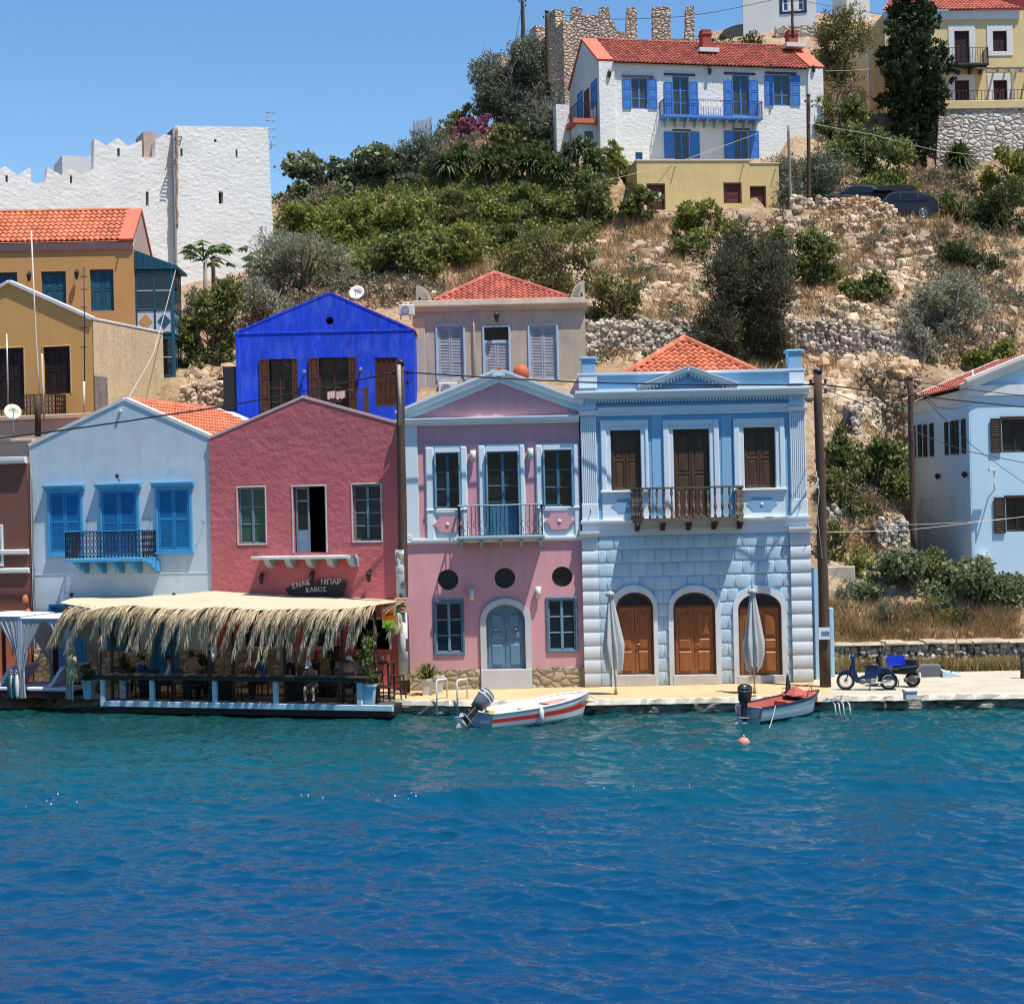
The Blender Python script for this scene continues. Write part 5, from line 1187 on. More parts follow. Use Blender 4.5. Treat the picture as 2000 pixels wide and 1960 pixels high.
def castle():
 P=Plane(W(512,560,92),24); t=empty('castle',P.M,'long white crenellated castle wall with square tower and narrow slit openings','castle')
 q,r=P.q,P.r; k=1/3.4
 L=[(-150,385),(-60,380),(-40,412),(0,372),(38,352),(120,412),(203,358),(212,462),(305,462),(318,360),(412,410),(470,365),(545,412),(625,368),(628,165),(710,215),(785,165),(855,218),(945,180),(948,290),(1035,292),(1035,180),(1095,138),(1150,150)]
 top=[q(x*k,220+y*k)for x,y in L]; xe=q(527,500)[0]
 sl=[(972,520,992,615),(782,232,800,286),(38,412,55,458),(468,414,483,466)]
 hs=[rectpoly(*r(a*k,220+b*k,c*k,220+d*k))for a,b,c,d in sl]
 xt0=q(1152*k,300)[0]; xt1=q(1768*k,300)[0]; xb=q(1795*k,470)[0]
 ob('curtain_wall',(lambda mb:mb.prism([(top[0][0],-3),(xt0+.1,-3)]+[(xt0+.1,top[-1][1])]+top[::-1],.15,1.1,hs,var=.5))(MB()),WCH,t,P.M)
 mb=MB(); zt=[q(1152*k,220+103*k)[1],q(1765*k,220+112*k)[1]]
 hs2=[rectpoly(*r(a*k,220+b*k,c*k,220+d*k))for a,b,c,d in((1438,535,1467,615),(1184,250,1199,304),(1549,258,1563,308),(1407,188,1424,209))]
 rr=random.Random(2); rt=[(xt1-.02,zt[1])]; xt=xt1; n=9
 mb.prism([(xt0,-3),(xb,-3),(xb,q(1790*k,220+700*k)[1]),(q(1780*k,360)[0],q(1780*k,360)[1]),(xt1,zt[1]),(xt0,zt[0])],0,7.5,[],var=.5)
 tw=MB(); xx=[xt0,xb]; tw.prism([(xt0-.02,-3),(xb,-3),(xb,q(1790*k,220+700*k)[1]),(q(1780*k,360)[0],q(1780*k,360)[1]),(xt1,zt[1]+.02),(xt0-.02,zt[0]+.02)],-.5,0.01,hs2,var=.5)
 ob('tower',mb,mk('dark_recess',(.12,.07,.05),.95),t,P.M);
 tf=ob('tower_wall',tw,WCH,t,P.M)
 m2=MB();
 for(x,y0,y1)in((xb+.003,-.5,7.5),):m2.box(x,x+.03,y0,y1,-3,q(1790*k,220+700*k)[1],.5)
 ob('tower_side',m2,WCH,t,P.M)
 mb=MB(); rr=random.Random(9); a=[(q(1160*k,220+y*k)[0]+rr.uniform(-.04,.04),-.53,q(1160*k,220+y*k)[1])for y in range(115,780,30)]
 mb.tube(a,.07,6); ob('drain_channel',mb,mk('rusty_channel',(.33,.24,.17),.95,.3,2,.2,12),t,P.M)
 mb=MB(); p0,p1=q(1150*k,220+170*k),q(1090*k,220+390*k)
 for d in(0,.35):mb.bar((p0[0]+d,-.55,p0[1]),(p1[0]+d,-.3,p1[1]),.05)
 for j in range(9):f=j/9; mb.bar((p0[0]+(p1[0]-p0[0])*f,-.5,p0[1]+(p1[1]-p0[1])*f),(p0[0]+(p1[0]-p0[0])*f+.35,-.5,p0[1]+(p1[1]-p0[1])*f),.03)
 thing('wooden_ladder',mb,mk('grey_ladder_wood',(.25,.2,.16),.9),'thin weathered ladder leaning on the white castle wall by its tower','ladder',None,P.M)
 mb=MB(); b=r(122,305,176,380,6); mb.box(b[0],b[2],6,9,b[1]-3,b[3],.5); mb.box(b[2],b[2]+1.2,6.5,8.8,b[1]-3,b[3]+.15,.5); ob('roof_hut',mb,WPL,t,P.M)
 mb=MB(); mb.box(top[18][0]+.3,top[20][0]+.3,1.1,3.2,top[19][1]-.1,top[19][1]+1.6,.5); ob('stair_block',mb,mk('rubble_with_painted_shade',(.4,.3,.24),.95,.2,2),t,P.M)  # rubble darkened to brown, its shade put into the colour
 mb=MB(); a,z0=q(1775*k,220+235*k); x2,z2=q(1815*k,220+135*k); mb.tube([(a,.5,z0),(x2,.5,z0+.1),(x2,.5,z2)],.03,5)
 for j in range(5):z=z0+.3+j*.45; mb.tube([(x2-.25,.5,z),(x2+.25,.5,z)],.03,5)
 thing('antenna',mb,mk('grey_metal',(0,0,0)),'grey antenna mast sticking out at the right edge of the castle tower','antenna',None,P.M)
 return P
CAS=castle()
def white_house():
 P=Plane(W(1173,320,103),12); t=empty('white_stone_house',P.M,'whitewashed stone house with bright blue shutters and long red roof on the hill','house')
 q,r=P.q,P.r; bl=mk('cobalt_shutter',(.05,.19,.52),.5,.08,3,.04,20,spec=.4); zb=-2.0
 x1=q(1607,200)[0]; zt=(q(1175,133)[1]+q(1605,125)[1])/2
 up=[(1233,152,1265,213),(1314,149,1346,228),(1431,147,1464,226),(1511,146,1544,207)]; lo=[(1317,257,1347,312),(1434,255,1462,312)]; sm=(1241,297,1255,313)
 R_=[r(*w)for w in up+lo+[sm]]
 ob('wall',wallbody([(0,zb),(x1,zb),(x1,zt),(0,zt)],[rectpoly(*w)for w in R_],7.4,.4),WCH,t,P.M)
 for k,w in enumerate(R_):
  win(t,P,*w,bl,mk_glass('window_green_dark',(.05,.05,.03)),2,3 if k<4 else 2,y=.12,fw=.09,mw=.05,mid=.12)
  if k<6:mb=MB(); mb.bbox(w[0]-.55,w[2]+.4,-.12,.1,w[3]+.02,w[3]+.14,.02)if k<4 else mb.bbox(w[0]-.1,w[2]+.1,-.06,.1,w[3]+.02,w[3]+.12,.02); ob('lintel',mb,mk('dark_slate',(.06,.07,.09),.8),t,P.M)
 sh=[(1216,1232.5,1266,1283,154,213),(1297,1314,1346,1363,160,228),(1414,1431,1464,1481,158,224),(1493.5,1511,1544,1562,147,206),(1297,1317,1347,1366,258,309),(1414,1434,1462,1482,256,310)]
 for a,b,c,d,y0,y1 in sh:
  for u,v in((a,b),(c,d)):rc=r(u,y0,v,y1); open_shutter(t,P,rc,bl,-.07)
 for a,b in((0,q(1200,200)[0]),(q(1578,200)[0],x1)):mb=MB(); mb.box(a-.02,b,-.16,0,zb,zt+.02,.5); ob('corner_pier',mb,WCH,t,P.M)
 b=r(1296,228,1490,231.5,-.9); mb=MB(); mb.bbox(b[0],b[2],-.95,0,b[1],b[3]+.06,.02); ob('balcony_slab',mb,bl,t,P.M)
 mb=MB(); iron_rail(mb,[(b[0]+.05,-.02),(b[0]+.05,-.9),(b[2]-.05,-.9),(b[2]-.05,-.02)],b[3]+.05,q(1390,196,-.9)[1],gap=.16,r=.012); ob('railing',mb,mk('navy_iron',(.03,.06,.14),.5),t,P.M)
 for k in range(10):
  x=b[0]+.3+(b[2]-b[0]-.7)*k/9; mb=MB(); mb.prism([(0,0),(.85,0),(.2,-.38),(0,-.42)],0,.1); mb.xf(Matrix.Translation((x,0,b[1]-.004))@Matrix.Rotation(-math.pi/2,4,'Z')); ob('bracket',mb,mk('pale_bracket_blue',(.25,.36,.55),.7),t,P.M)
 mb=MB(); rc=r(1366,200,1408,209,-.93); n=8;
 for k in range(n):a=rc[0]+(rc[2]-rc[0])*k/n; c=rc[0]+(rc[2]-rc[0])*(k+1)/n; mb.add([(a,-.95-.03*(k%2),rc[3]),(c,-.95-.03*((k+1)%2),rc[3]),(c,-.95-.03*((k+1)%2),rc[1]),(a,-.95-.03*(k%2),rc[1]),(a,-.93,rc[3]),(c,-.93,rc[3]),(c,-.93,rc[1]),(a,-.93,rc[1])],[(0,1,2,3),(7,6,5,4),(0,4,5,1)],.5)
 thing('white_cloth',mb,WHITE,'white cloth hung over the blue balcony rail of the stone house','cloth',None,P.M)
 rd=3.7; zr=q(1350,86,rd)[1]; e=Vector((0,-.15,zt+.05)); a=Vector((0,rd,zr)); D_=e-a; mb=MB(); vw=.9
 tiles(mb,Vector((vw,rd,zr)),(1,0,0),D_,[(0,0),(x1-2*vw,0),(x1-2*vw,D_.length),(0,D_.length)],tw=.26,tl=.36,seed=50)
 D2=Vector((0,7.5,zt+.05))-a; tiles(mb,Vector((0,rd,zr)),(1,0,0),D2,[(0,0),(x1,0),(x1,D2.length),(0,D2.length)],tw=.3,tl=.5,seed=51)
 caps(mb,(vw,rd,zr+.06),(x1-vw,rd,zr+.06),.12); ob('roof',mb,TILE_OLD,t,P.M)
 for xa,xb in((-.1,vw),(x1-vw,x1+.1)):
  for D in(D_,D2):
   nn=Vector((0,-D.z,D.y)).normalized(); nn=nn if nn.z>0 else-nn; a0=Vector((xa,rd,zr)); a1=Vector((xb,rd,zr)); mb=MB(); v=[a0,a1,a1+D,a0+D]
   mb.add([p-nn*.02 for p in v]+[p+nn*.11 for p in v],[(0,3,2,1),(4,5,6,7),(0,1,5,4),(1,2,6,5),(2,3,7,6),(3,0,4,7)],.5); ob('verge',mb,mk('salmon_verge',(0,0,0)),t,P.M)
 for xx in(0,x1):mb=MB(); mb.prism([(0,zt),(7.4,zt),(rd,zr)],0,.3,var=.5); mb.xf(Matrix.Translation((xx+(.3 if xx==0 else 0),0,0))@Matrix.Rotation(math.pi/2,4,'Z')); ob('gable',mb,WPL,t,P.M)
 for x0,x2,y0,y1,yl in((1372,1390,57,100,1.9),(1541,1559,58,90,2.6)):
  c=r(x0,y0,x2,y1,yl); mb=MB(); mb.bbox(c[0],c[2],yl,yl+.7,c[1],c[3],.03); mb.bbox(c[0]-.06,c[2]+.06,yl-.06,yl+.76,c[3]-.35,c[3]-.25,.02); ch=ob('chimney',mb,mk('brick_red_paint',(.33,.07,.05),.85,.1,2),t,P.M)
  mb=MB(); mb.box(c[0]-.35,c[2]+.35,yl-.45,yl+.75,c[1]-.15,c[1]+.12,.5); ob('chimney_base',mb,WPL,ch,P.M)
 S=P.side(0,-90); mb=MB(); mb.box(-7.3,-.02,-.05,0,zb,zt,.5); ob('side_render',mb,WPL,t,S.M)
 for rc in((1131,180,1140,232),(1157,158,1168,210)):
  w=S.r(*rc); m_=MB(); leaf_mb(m_,w[0],w[2],w[1],w[3],-.12,'panel',.06,3); ob('shutter',m_,bl,t,S.M)
 w=S.r(1143,175,1153,235); mb=MB(); mb.box(w[0],w[2],-.08,-.04,w[1],w[3]); ob('side_door',mb,mk('wine_door',(.12,.02,.02),.6),t,S.M)
 zz=q(1150,237,1.0)[1]; xp=q(1114,240,1.0)[0]
 mb=MB(); mb.box(xp,-.06,.2,3.4,zz-.28,zz,.5); ob('porch_slab',mb,mk('salmon_verge',(0,0,0)),t,P.M)
 mb=MB(); mb.box(xp+.3,-.06,.5,3.2,zb,zz-.28,.5); ob('porch_base',mb,WPL,t,P.M)
 mb=MB(); mb.box(xp-.6,xp+.25,2.2,3.5,zb,zz+1.3,.5); ob('porch_wall',mb,WCH,t,P.M)
 mb=MB(); iron_rail(mb,[(xp+.3,2.1),(xp+.3,.3),(-.1,.3)],zz,zz+1.0,gap=.2,r=.012); ob('railing',mb,BLACK,t,P.M)
 w=r(1142,257,1158,272,.5); mb=MB(); mb.box(w[0],w[2],.45,.55,w[1],w[3]); ob('porch_window',mb,G_dark,t,P.M)
 for x,y,l in((1190,146,'dark lantern on the left corner pier of the white stone house'),(1386,140,'dark lantern in the middle of the white stone house under the eave'),(1589,136,'dark lantern on the right corner pier of the white stone house')):flat_lantern(P,x,y,l,'lanterns',.5)
 return P
WHI=white_house()
def yellow_low():
 P=Plane(W(1246,432,98),6); t=empty('yellow_outbuilding',P.M,'flat roofed pale yellow outbuilding with dark red doors below the white stone house','building')
 q,r=P.q,P.r; y_=mk('pale_yellow_plaster',(.66,.50,.23),.92,.08,.6,.06,10,bump=.15,bsc=20,streak=.05,stain=(.40,.33,.18),stain_sc=1.0,stain_f=.5,stain_lo=.58)
 x1=q(1464.5,370)[0]; x2=q(1523,370)[0]; z1=q(1350,315)[1]; z2=q(1490,319.5)[1]
 D=[r(1265,360,1298,426),r(1415,358,1447,397),r(1466,364,1496,421)]
 D[2]=(max(D[2][0],x1+.05),D[2][1],D[2][2],D[2][3])
 ob('wall',wallbody([(0,-1.2),(x1,-1.2),(x1,z1),(0,z1)],[rectpoly(*w)for w in D[:2]],4.5,.3),y_,t,P.M)
 w2=wallbody([(x1,-1.2),(x2,-1.2),(x2,z2),(x1,z2)],[rectpoly(*D[2])],4.2,.3); w2.xf(Matrix.Translation((0,.12,0))); ob('annex_wall',w2,y_,t,P.M)
 mb=MB(); mb.bbox(-.05,x1+.05,-.05,4.55,z1,z1+.1,.02,.5); ob('roof_slab',mb,mk('pale_coping',(.55,.48,.32),.9),t,P.M)
 mb=MB(); mb.bbox(x1+.06,x2+.05,.07,4.4,z2,z2+.08,.02,.5); ob('annex_roof_slab',mb,mk('pale_coping',(0,0,0)),t,P.M)
 dr=mk('dark_red_door',(.10,.035,.028),.7,.15,3)
 for k,d in enumerate(D):
  mb=MB(); leaf_mb(mb,d[0]+.02,d[2]-.02,d[1],d[3]-.02,.12 if k<2 else .24,'panel',.06,3); ob('door',mb,dr,t,P.M)
  mb=MB(); surround(mb,*d,.05,.05,.02,0,.02);
  if k==2:mb.xf(Matrix.Translation((0,.12,0)))
  ob('door_frame',mb,dr,t,P.M)
 a=q(1269,400)[0]
 mb=MB(); w=r(1285,375,1292,391); mb.box(w[0],w[2],.08,.10,w[1],w[3]); ob('notice',mb,WHITE,t,P.M)
 for x,y in((1320,325),(1454,321),(1517,330)):
  a,z=q(x,y,-.3); mb=MB(); y0=.12 if x>1470 else 0; mb.tube([(a,y0,z),(a,-.3+y0,z+.02)],.03,5); ob('water_spout',mb,mk('grey_metal',(0,0,0)),t,P.M)
 mb=MB(); c=r(1535,380,1544,403); mb.bbox(c[0],c[2],.5,.9,c[1],c[3],.02); mb.bbox(c[0]-.05,c[2]+.05,.45,.95,c[3],c[3]+.08,.02); thing('red_cabinet',mb,mk('red_cabinet_paint',(.30,.03,.025),.6),'narrow red metal cabinet beside the yellow outbuilding','cabinet',None,P.M)
 return P
YEL=yellow_low()
def ruins():
 st=mk_stone('ruin_stone',(.42,.32,.24),(.62,.50,.40),(.16,.12,.09),3.5,.9,.045,(1,1,1.2),.1)
 P=Plane(W(1115,250,117),0); t=empty('stone_ruins',P.M,'roofless rubble stone walls with tall pillars behind the white stone house','ruin')
 k=1/3.35; q=P.q
 L=[(183,640),(183,48),(255,48),(257,98),(300,95),(366,100),(370,50),(438,50),(440,130),(470,150),(486,205),(546,210),(550,50),(615,50),(619,292),(700,292),(720,258),(720,45),(835,45),(838,252),(935,255),(938,45),(990,42),(995,258),(1040,256),(1120,262),(1120,640)]
 rr=random.Random(1); pts=[]
 for(a,b),(c,d)in zip(L,L[1:]):
  n=max(1,int(math.hypot(c-a,d-b)/14))
  for j in range(n):f=j/n; pts.append((1060+(a+(c-a)*f+rr.uniform(-2.5,2.5))*k,(b+(d-b)*f+rr.uniform(-2.5,2.5))*k))
 pts.append((1060+1120*k,640*k)); poly=[q(*p)for p in pts]
 mb=MB(); mb.prism(poly,0,1.0,var=.5); ob('front_wall',mb,st,t,P.M)
 S=Plane(P.w(poly[0][0]+.3,0,0),90+28)
 mb=MB(); zt=[q(1060+a*k,b*k)[1]for a,b in((183,48),(140,88),(105,115),(65,140))]
 x=0; xs=[(.0,2.2,zt[0]),(2.2,5.0,zt[1]),(5,8,zt[2]),(8,11,zt[3])]; poly2=[(0,poly[0][1])]
 poly2=[(0,-4),(11,-4)]
 for a,b,z in xs[::-1]:poly2+=[(b,z-1.2),(b-.1,z),(b-1.1,z+.1),(b-1.2,z-1.3),(a,z-1.0)]
 mb.prism(poly2,-.02,.8,var=.5); ob('side_wall',mb,st,t,S.M)
 for a,b,z in xs[1:]:
  mb=MB(); mb.box(b-1.0,b-.1,-.9,-.03,-4,z-.1,.5); ob('buttress',mb,st,t,S.M)
ruins()
def top_white():
 P=Plane(W(1452,62,133),-8); t=empty('hilltop_white_house',P.M,'plain white house with navy framed window at the top of the hill','house'); q,r=P.q,P.r
 x1=q(1594,30)[0]; w=r(1528,-12,1570,22)
 ob('wall',wallbody([(0,-1.5),(x1,-1.5),(x1,q(1500,-90)[1]),(0,q(1500,-90)[1])],[rectpoly(*w)],7,.3),WPL,t,P.M)
 mb=MB(); surround(mb,*w,.22,.22,.05,.2,.02); ob('window_surround',mb,mk('navy_paint',(.015,.03,.09),.5),t,P.M)
 win(t,P,*w,WHITE,mk_glass('blue_glass',(.03,.07,.2)),2,2,y=.1,fw=.12,mid=.9,mw=.08)
 S=P.side(x1); mb=MB(); mb.box(0,7,-.03,0,-1.5,q(1500,-90)[1],.5); ob('side_render',mb,WPL,t,S.M)
 P2=Plane(W(1655,50,138),0); mb=MB(); mb.box(0,P2.q(1699,20)[0],0,6,-2,P2.q(1680,-60)[1],.5); mb.box(-.2,P2.q(1699,20)[0]+.2,-.2,6.2,P2.q(1680,-60)[1],P2.q(1680,-60)[1]+.3,.5)
 thing('distant_white_block',mb,WPL,'narrow strip of a white building beside the sky gap left of the cypress','building',None,P2.M)
 mb=MB(); st=mk_stone('terrace_wall_stone',(.40,.33,.26),(.58,.5,.42),(.2,.16,.12),2.0,.8,.05)
 Pw=Plane(W(1500,75,131),0); a=Pw.r(1515,50,1640,80); mb.box(a[0],a[2],0,.6,a[1]-1.5,a[3],.5); thing('stone_terrace_wall',mb,st,'low stone terrace wall just below the hilltop white house','wall',None,Pw.M)
top_white()
def yellow_right():
 P=Plane(W(1733,250,116),2); t=empty('yellow_villa',P.M,'pale yellow villa with white bands, dark balcony door and red roof behind the cypress','house'); q,r=P.q,P.r
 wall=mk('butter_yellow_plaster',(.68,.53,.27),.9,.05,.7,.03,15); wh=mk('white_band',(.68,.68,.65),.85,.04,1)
 x1=q(1992,100)[0]; zt=q(1900,22)[1]; D=r(1864,61,1893,125); Wn=r(1939,61,1966,101); d1=r(1865,157,1893,200); d2=r(1940,157,1967,200)
 ob('wall',wallbody([(0,-2),(x1+5,-2),(x1+5,zt),(0,zt)],[rectpoly(*w)for w in(D,Wn,d1,d2)],9,.3),wall,t,P.M)
 mb=MB(); z0=q(1900,39)[1]; mb.bbox(-.1,x1,-.12,0,z0,zt+.02,.02,.5); ob('cornice_band',mb,wh,t,P.M)
 for w in(D,Wn,d1,d2):mb=MB(); surround(mb,*w,.42,.42,.05,.3 if w is Wn else 0,.02); ob('window_surround',mb,wh,t,P.M); shutters(t,P,*w,mk('wine_dark_wood',(.05,.014,.018),.6),'panel',2,.1,.06,3)
 b=r(1850,124,1931,128,-1); mb=MB(); mb.bbox(b[0],b[2],-1.1,0,b[1],b[3],.02); ob('balcony_slab',mb,BLACK,t,P.M)
 mb=MB(); iron_rail(mb,[(b[0],-.02),(b[0],-1.05),(b[2]-.05,-1.05),(b[2]-.05,-.02)],b[3],q(1890,93,-1.05)[1],gap=.18,r=.014); ob('railing',mb,BLACK,t,P.M)
 for k in range(4):x=b[0]+.2+(b[2]-b[0]-.6)*k/3; mb=MB(); mb.prism([(0,0),(1.0,0),(.2,-.4),(0,-.4)],0,.14); mb.xf(Matrix.Translation((x,0,b[1]-.003))@Matrix.Rotation(-math.pi/2,4,'Z')); ob('bracket',mb,BLACK,t,P.M)
 S=P.side(0,-90); zl=[S.q(1696,48)[1],S.q(1733,36)[1]]; mb=MB(); xa=S.q(1696,150)[0]; xa=max(xa,-12)
 mb.prism([(xa,-2),(0,-2),(0,zt),(xa,zt-.3)],-.04,0,var=.5); ob('side_render',mb,mk('yellow_with_painted_shade',(.55,.43,.22),.9),t,S.M)  # side wall: the villa's yellow darkened, shade put into the colour
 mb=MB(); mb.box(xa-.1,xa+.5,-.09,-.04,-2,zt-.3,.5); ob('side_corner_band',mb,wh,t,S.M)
 mb=MB(); rz=q(1880,1,4)[1]; e=Vector((0,-.3,zt+.05)); a=Vector((0,4,rz+1.0)); D_=e-a; tiles(mb,Vector((0,4,rz+1.0)),(1,0,0),D_,[(2,0),(x1-3,0),(x1+.2,D_.length),(-.2,D_.length)],tw=.28,tl=.4,seed=60); ob('roof',mb,TILE_PINK,t,P.M)
 mb=MB(); pz=q(1960,136,-3)[1]; px0,px1=q(1925,140,-3)[0],x1+3
 for k in range(9):x=px0+(px1-px0)*k/8; mb.bar((x,-3.2,pz),(x,0,pz+.9),.12)
 mb.bar((px0,-3,pz-.12),(px1,-3,pz-.12),.16); m2=mk('grey_pergola_wood',(.36,.32,.28),.85,.1,3)
 pg=ob('pergola',mb,m2,None,P.M); tag(pg,'grey wooden pergola against the right end of the yellow villa','pergola')
 for x in(q(1977,160,-3)[0],q(2010,160,-3)[0]):mb=MB(); mb.bar((x,-3,q(1960,200,-3)[1]),(x,-3,pz-.2),.16); ob('post',mb,m2,pg,P.M)
 mb=MB(); iron_rail(mb,[(q(1838,190,-5)[0],-5),(x1+3,-5)],q(1900,196,-5)[1],q(1900,177,-5)[1],gap=.25,r=.016); thing('terrace_railing',mb,BLACK,'dark iron railing along the terrace in front of the yellow villa','railing',None,P.M)
 Pw=Plane(W(1818,340,110),2); mb=MB(); a=Pw.q(1818,250)[0]; b_=Pw.q(2080,250)[0]; zs=Pw.q(1900,213)[1]
 mb.prism([(a,-2),(b_,-2),(b_,zs),(a+.6,zs),(a+.2,zs-5)],0,1.0,var=.5); w_=thing('retaining_wall',mb,mk_stone('retaining_stone',(.48,.42,.36),(.64,.60,.54),(.25,.2,.15),2.6,.8,.04,(1,1,1.3),.1),'tall pale rubble retaining wall under the terrace of the yellow villa','wall',None,Pw.M)
 mb=MB(); mb.bbox(a+.3,b_,-.1,1.2,zs,Pw.q(1900,197)[1],.03,.5); ob('parapet',mb,wall,w_,Pw.M)
 P3=Plane(W(1905,40,128),0); c=P3.r(1905,-60,2080,30); mb=MB(); mb.prism([(c[0],c[1]),(c[2],c[1]),(c[2],c[3]),(c[0]+4.5,c[3]-.5),(c[0]-.8,c[1]+1.9)],0,6); thing('maroon_building',mb,mk('maroon_plaster',(.20,.035,.045),.9,.08,1),'maroon gable rising behind the roof of the yellow villa','building',None,P3.M)
yellow_right()
def right_blue():
 P=Plane(W(1902,1125,62),0); t=empty('pale_blue_corner_house',P.M,'pale blue house with brown louvred shutters and white pediment at the right edge','house'); q,r=P.q,P.r
 f=mk('sky_blue_plaster',(.47,.66,.79),.88,.04,.6,.03,18,bump=.06,bsc=30); wh=mk('white_verge',(0,0,0)); br=mk('brown_louvre',(.045,.028,.02),.6,.15,3)
 S=P.side(0,-90); zc=q(1905,773)[1]; ze=zc+.05; Lx=7.6; d=9.6; apx=Lx/2; apz=ze+.20+apx*.38
 W1,W2=r(1957,818,2010,883),r(1965,972,2012,1038)
 ob('wall',wallbody([(0,0),(Lx,0),(Lx,ze+.2),(apx,apz+.15),(0,ze+.2)],[rectpoly(*w)for w in(W1,W2,(W1[0]+3.1,W1[1],W1[2]+3.1,W1[3]),(W2[0]+3.1,W2[1],W2[2]+3.1,W2[3]))],d,.3),f,t,P.M)
 mb=MB(); mb.prism([(-.08,zc),(Lx,zc),(Lx,zc+.38),(-.08,zc+.38)],-.12,0,var=.5); ob('frieze',mb,wh,t,P.M)
 mb=MB(); pf=[(0,-.1),(.15,-.1),(.2,.1),(.34,.2),(.34,.32),(0,.34)]; mouldbar(mb,(-.1,zc+.32),(apx,apz+.12),pf); mouldbar(mb,(Lx,zc+.32),(apx,apz+.12),pf); ob('raking_cornice',mb,wh,t,P.M)
 sw=mk('sky_blue_plaster',(0,0,0))
 gA=[(983,1002),(1030,1052),(1074,1098),(1138,1168)]; gB=[(1248,1278),(1305,1342),(1352,1368),(1405,1440)]
 k=1/4.327; holes=[];
 def sr(x0,y0,x1,y1):return S.r(1560+x0*k,680+y0*k,1560+x1*k,680+y1*k)
 ops=[sr(1000,650,1032,920),sr(1098,638,1132,915),sr(1278,618,1308,900),sr(1366,602,1402,892),sr(1045,1270,1085,1700),sr(1130,1265,1168,1562),sr(1300,1262,1343,1566),sr(1392,1260,1440,1568)]
 mb=MB(); mb.prism([(-d,0),(-.01,0),(-.01,ze+.2),(-d,ze+.2)],-.05,.2,[rectpoly(*o)for o in ops],var=.5); ob('side_wall',mb,sw,t,S.M)
 mb=MB(); mb.box(-d,-.02,.2,.25,.1,ze); ob('side_dark_sheet',mb,DARKVOID,t,S.M)  # near-black sheet puts painted darkness behind the side openings
 mb=MB(); mb.box(-d,.0,-.1,-.05,ze-.25,ze+.22,.5); ob('side_fascia',mb,wh,t,S.M)
 for n,o in enumerate(ops):
  if n<4:
   wd=(o[2]-o[0])*.62
   for s_ in(-1,1):
    a,b=(o[0]-wd,o[0]-.02)if s_<0 else(o[2]+.02,o[2]+wd)
    m_=MB(); leaf_mb(m_,a,b,o[1],o[3],-.14,'louvre',.06); ob('shutter',m_,br,t,S.M)
  m_=MB(); m_.box(o[0],o[2],.05,.07,o[1],o[3]); ob('pane',m_,G_dark,t,S.M)
 for x,y in((1210,1080),(1440,1066),(990,1095)):w=sr(x-12,y-18,x+12,y+18); mb=MB(); mb.lathe([(.05,-.12),(.13,0),(.05,.12)],((w[0]+w[2])/2,-.18,(w[1]+w[3])/2),8); ob('wall_lamp',mb,BLACK,t,S.M)
 for W_,s0,dx in((W1,(1934,817,1955,884),0),(W2,(1941,971,1963,1041),0),(W1,(1934,817,1955,884),3.1),(W2,(1941,971,1963,1041),3.1)):
  W_=(W_[0]+dx,W_[1],W_[2]+dx,W_[3]); win(t,P,*W_,br,G_dark,2,1,y=.15,fw=.08); rc=r(*s0); rc=(rc[0]+dx,rc[1],rc[2]+dx,rc[3]); open_shutter(t,P,rc,br,-.08,'louvre'); rc2=(W_[2]+.02,W_[1],W_[2]+.7,W_[3]); open_shutter(t,P,rc2,br,-.08,'louvre')
  mb=MB(); mb.bbox(W_[0]-.05,W_[2]+.1,-.06,0,W_[3],W_[3]+.1); ob('lintel',mb,br,t,P.M)
 a=Vector((apx,0,apz+.25)); e=Vector((-.25,0,ze+.30)); D_=e-a; mb=MB(); tiles(mb,a+Vector((0,.3,0)),(0,1,0),D_,[(0,0),(d-1.0,0),(d-1.0,D_.length),(0,D_.length)],tw=.3,tl=.4,seed=70)
 e=Vector((Lx+.25,0,ze+.30)); D2=e-a; tiles(mb,a+Vector((0,.3,0)),(0,1,0),D2,[(0,0),(d-1.0,0),(d-1.0,D2.length),(0,D2.length)],tw=.3,tl=.4,seed=71); ob('roof',mb,TILE_PINK,t,P.M)
 for y0 in(-.05,d-.75):
  mb=MB()
  for D in(D_,D2):
   nn=Vector((-D.z,0,D.x)).normalized(); nn=nn if nn.z>0 else-nn; v=[a+Vector((0,y0,0)),a+Vector((0,y0+.6,0)),a+Vector((0,y0+.6,0))+D,a+Vector((0,y0,0))+D]
   mb.add([p-nn*.1 for p in v]+[p+nn*.12 for p in v],[(0,3,2,1),(4,5,6,7),(0,1,5,4),(1,2,6,5),(2,3,7,6),(3,0,4,7)],.5)
  ob('verge',mb,wh,t,P.M)
 mb=MB(); zz=S.q(1860,1085)[1]
 mb=MB(); c=r(1912,1081,1933,1096,-.3); mb.bbox(c[0],c[2],-.4,-.05,c[1],c[3],.02); thing('air_conditioner',mb,mk('white_plastic',(0,0,0)),'white air conditioner low on the pale blue house at the right edge','air conditioner','air conditioner units',P.M)
 mb=MB(); x_,z_=q(1940,925,-.4); mb.tube([(x_-.1,0,z_-.9),(x_,-.5,z_-.6),(x_,-.5,z_+.1)],.03,6); mb.bbox(x_-.2,x_+.12,-.6,-.4,z_+.1,z_+.2); thing('floodlight',mb,mk('white_plastic',(0,0,0)),'small white floodlight on a bracket at the front of the right pale blue house','lamp',None,P.M)
 mb=MB(); x_,z0=q(1900,768,-.2); mb.tube([(x_,-.25,z0),(x_,-.25,q(1900,722)[1])],.025,6); thing('white_mast',mb,WHITE,'thin white mast standing at the corner of the right pale blue house','mast',None,P.M)
 return P
RBL=right_blue()
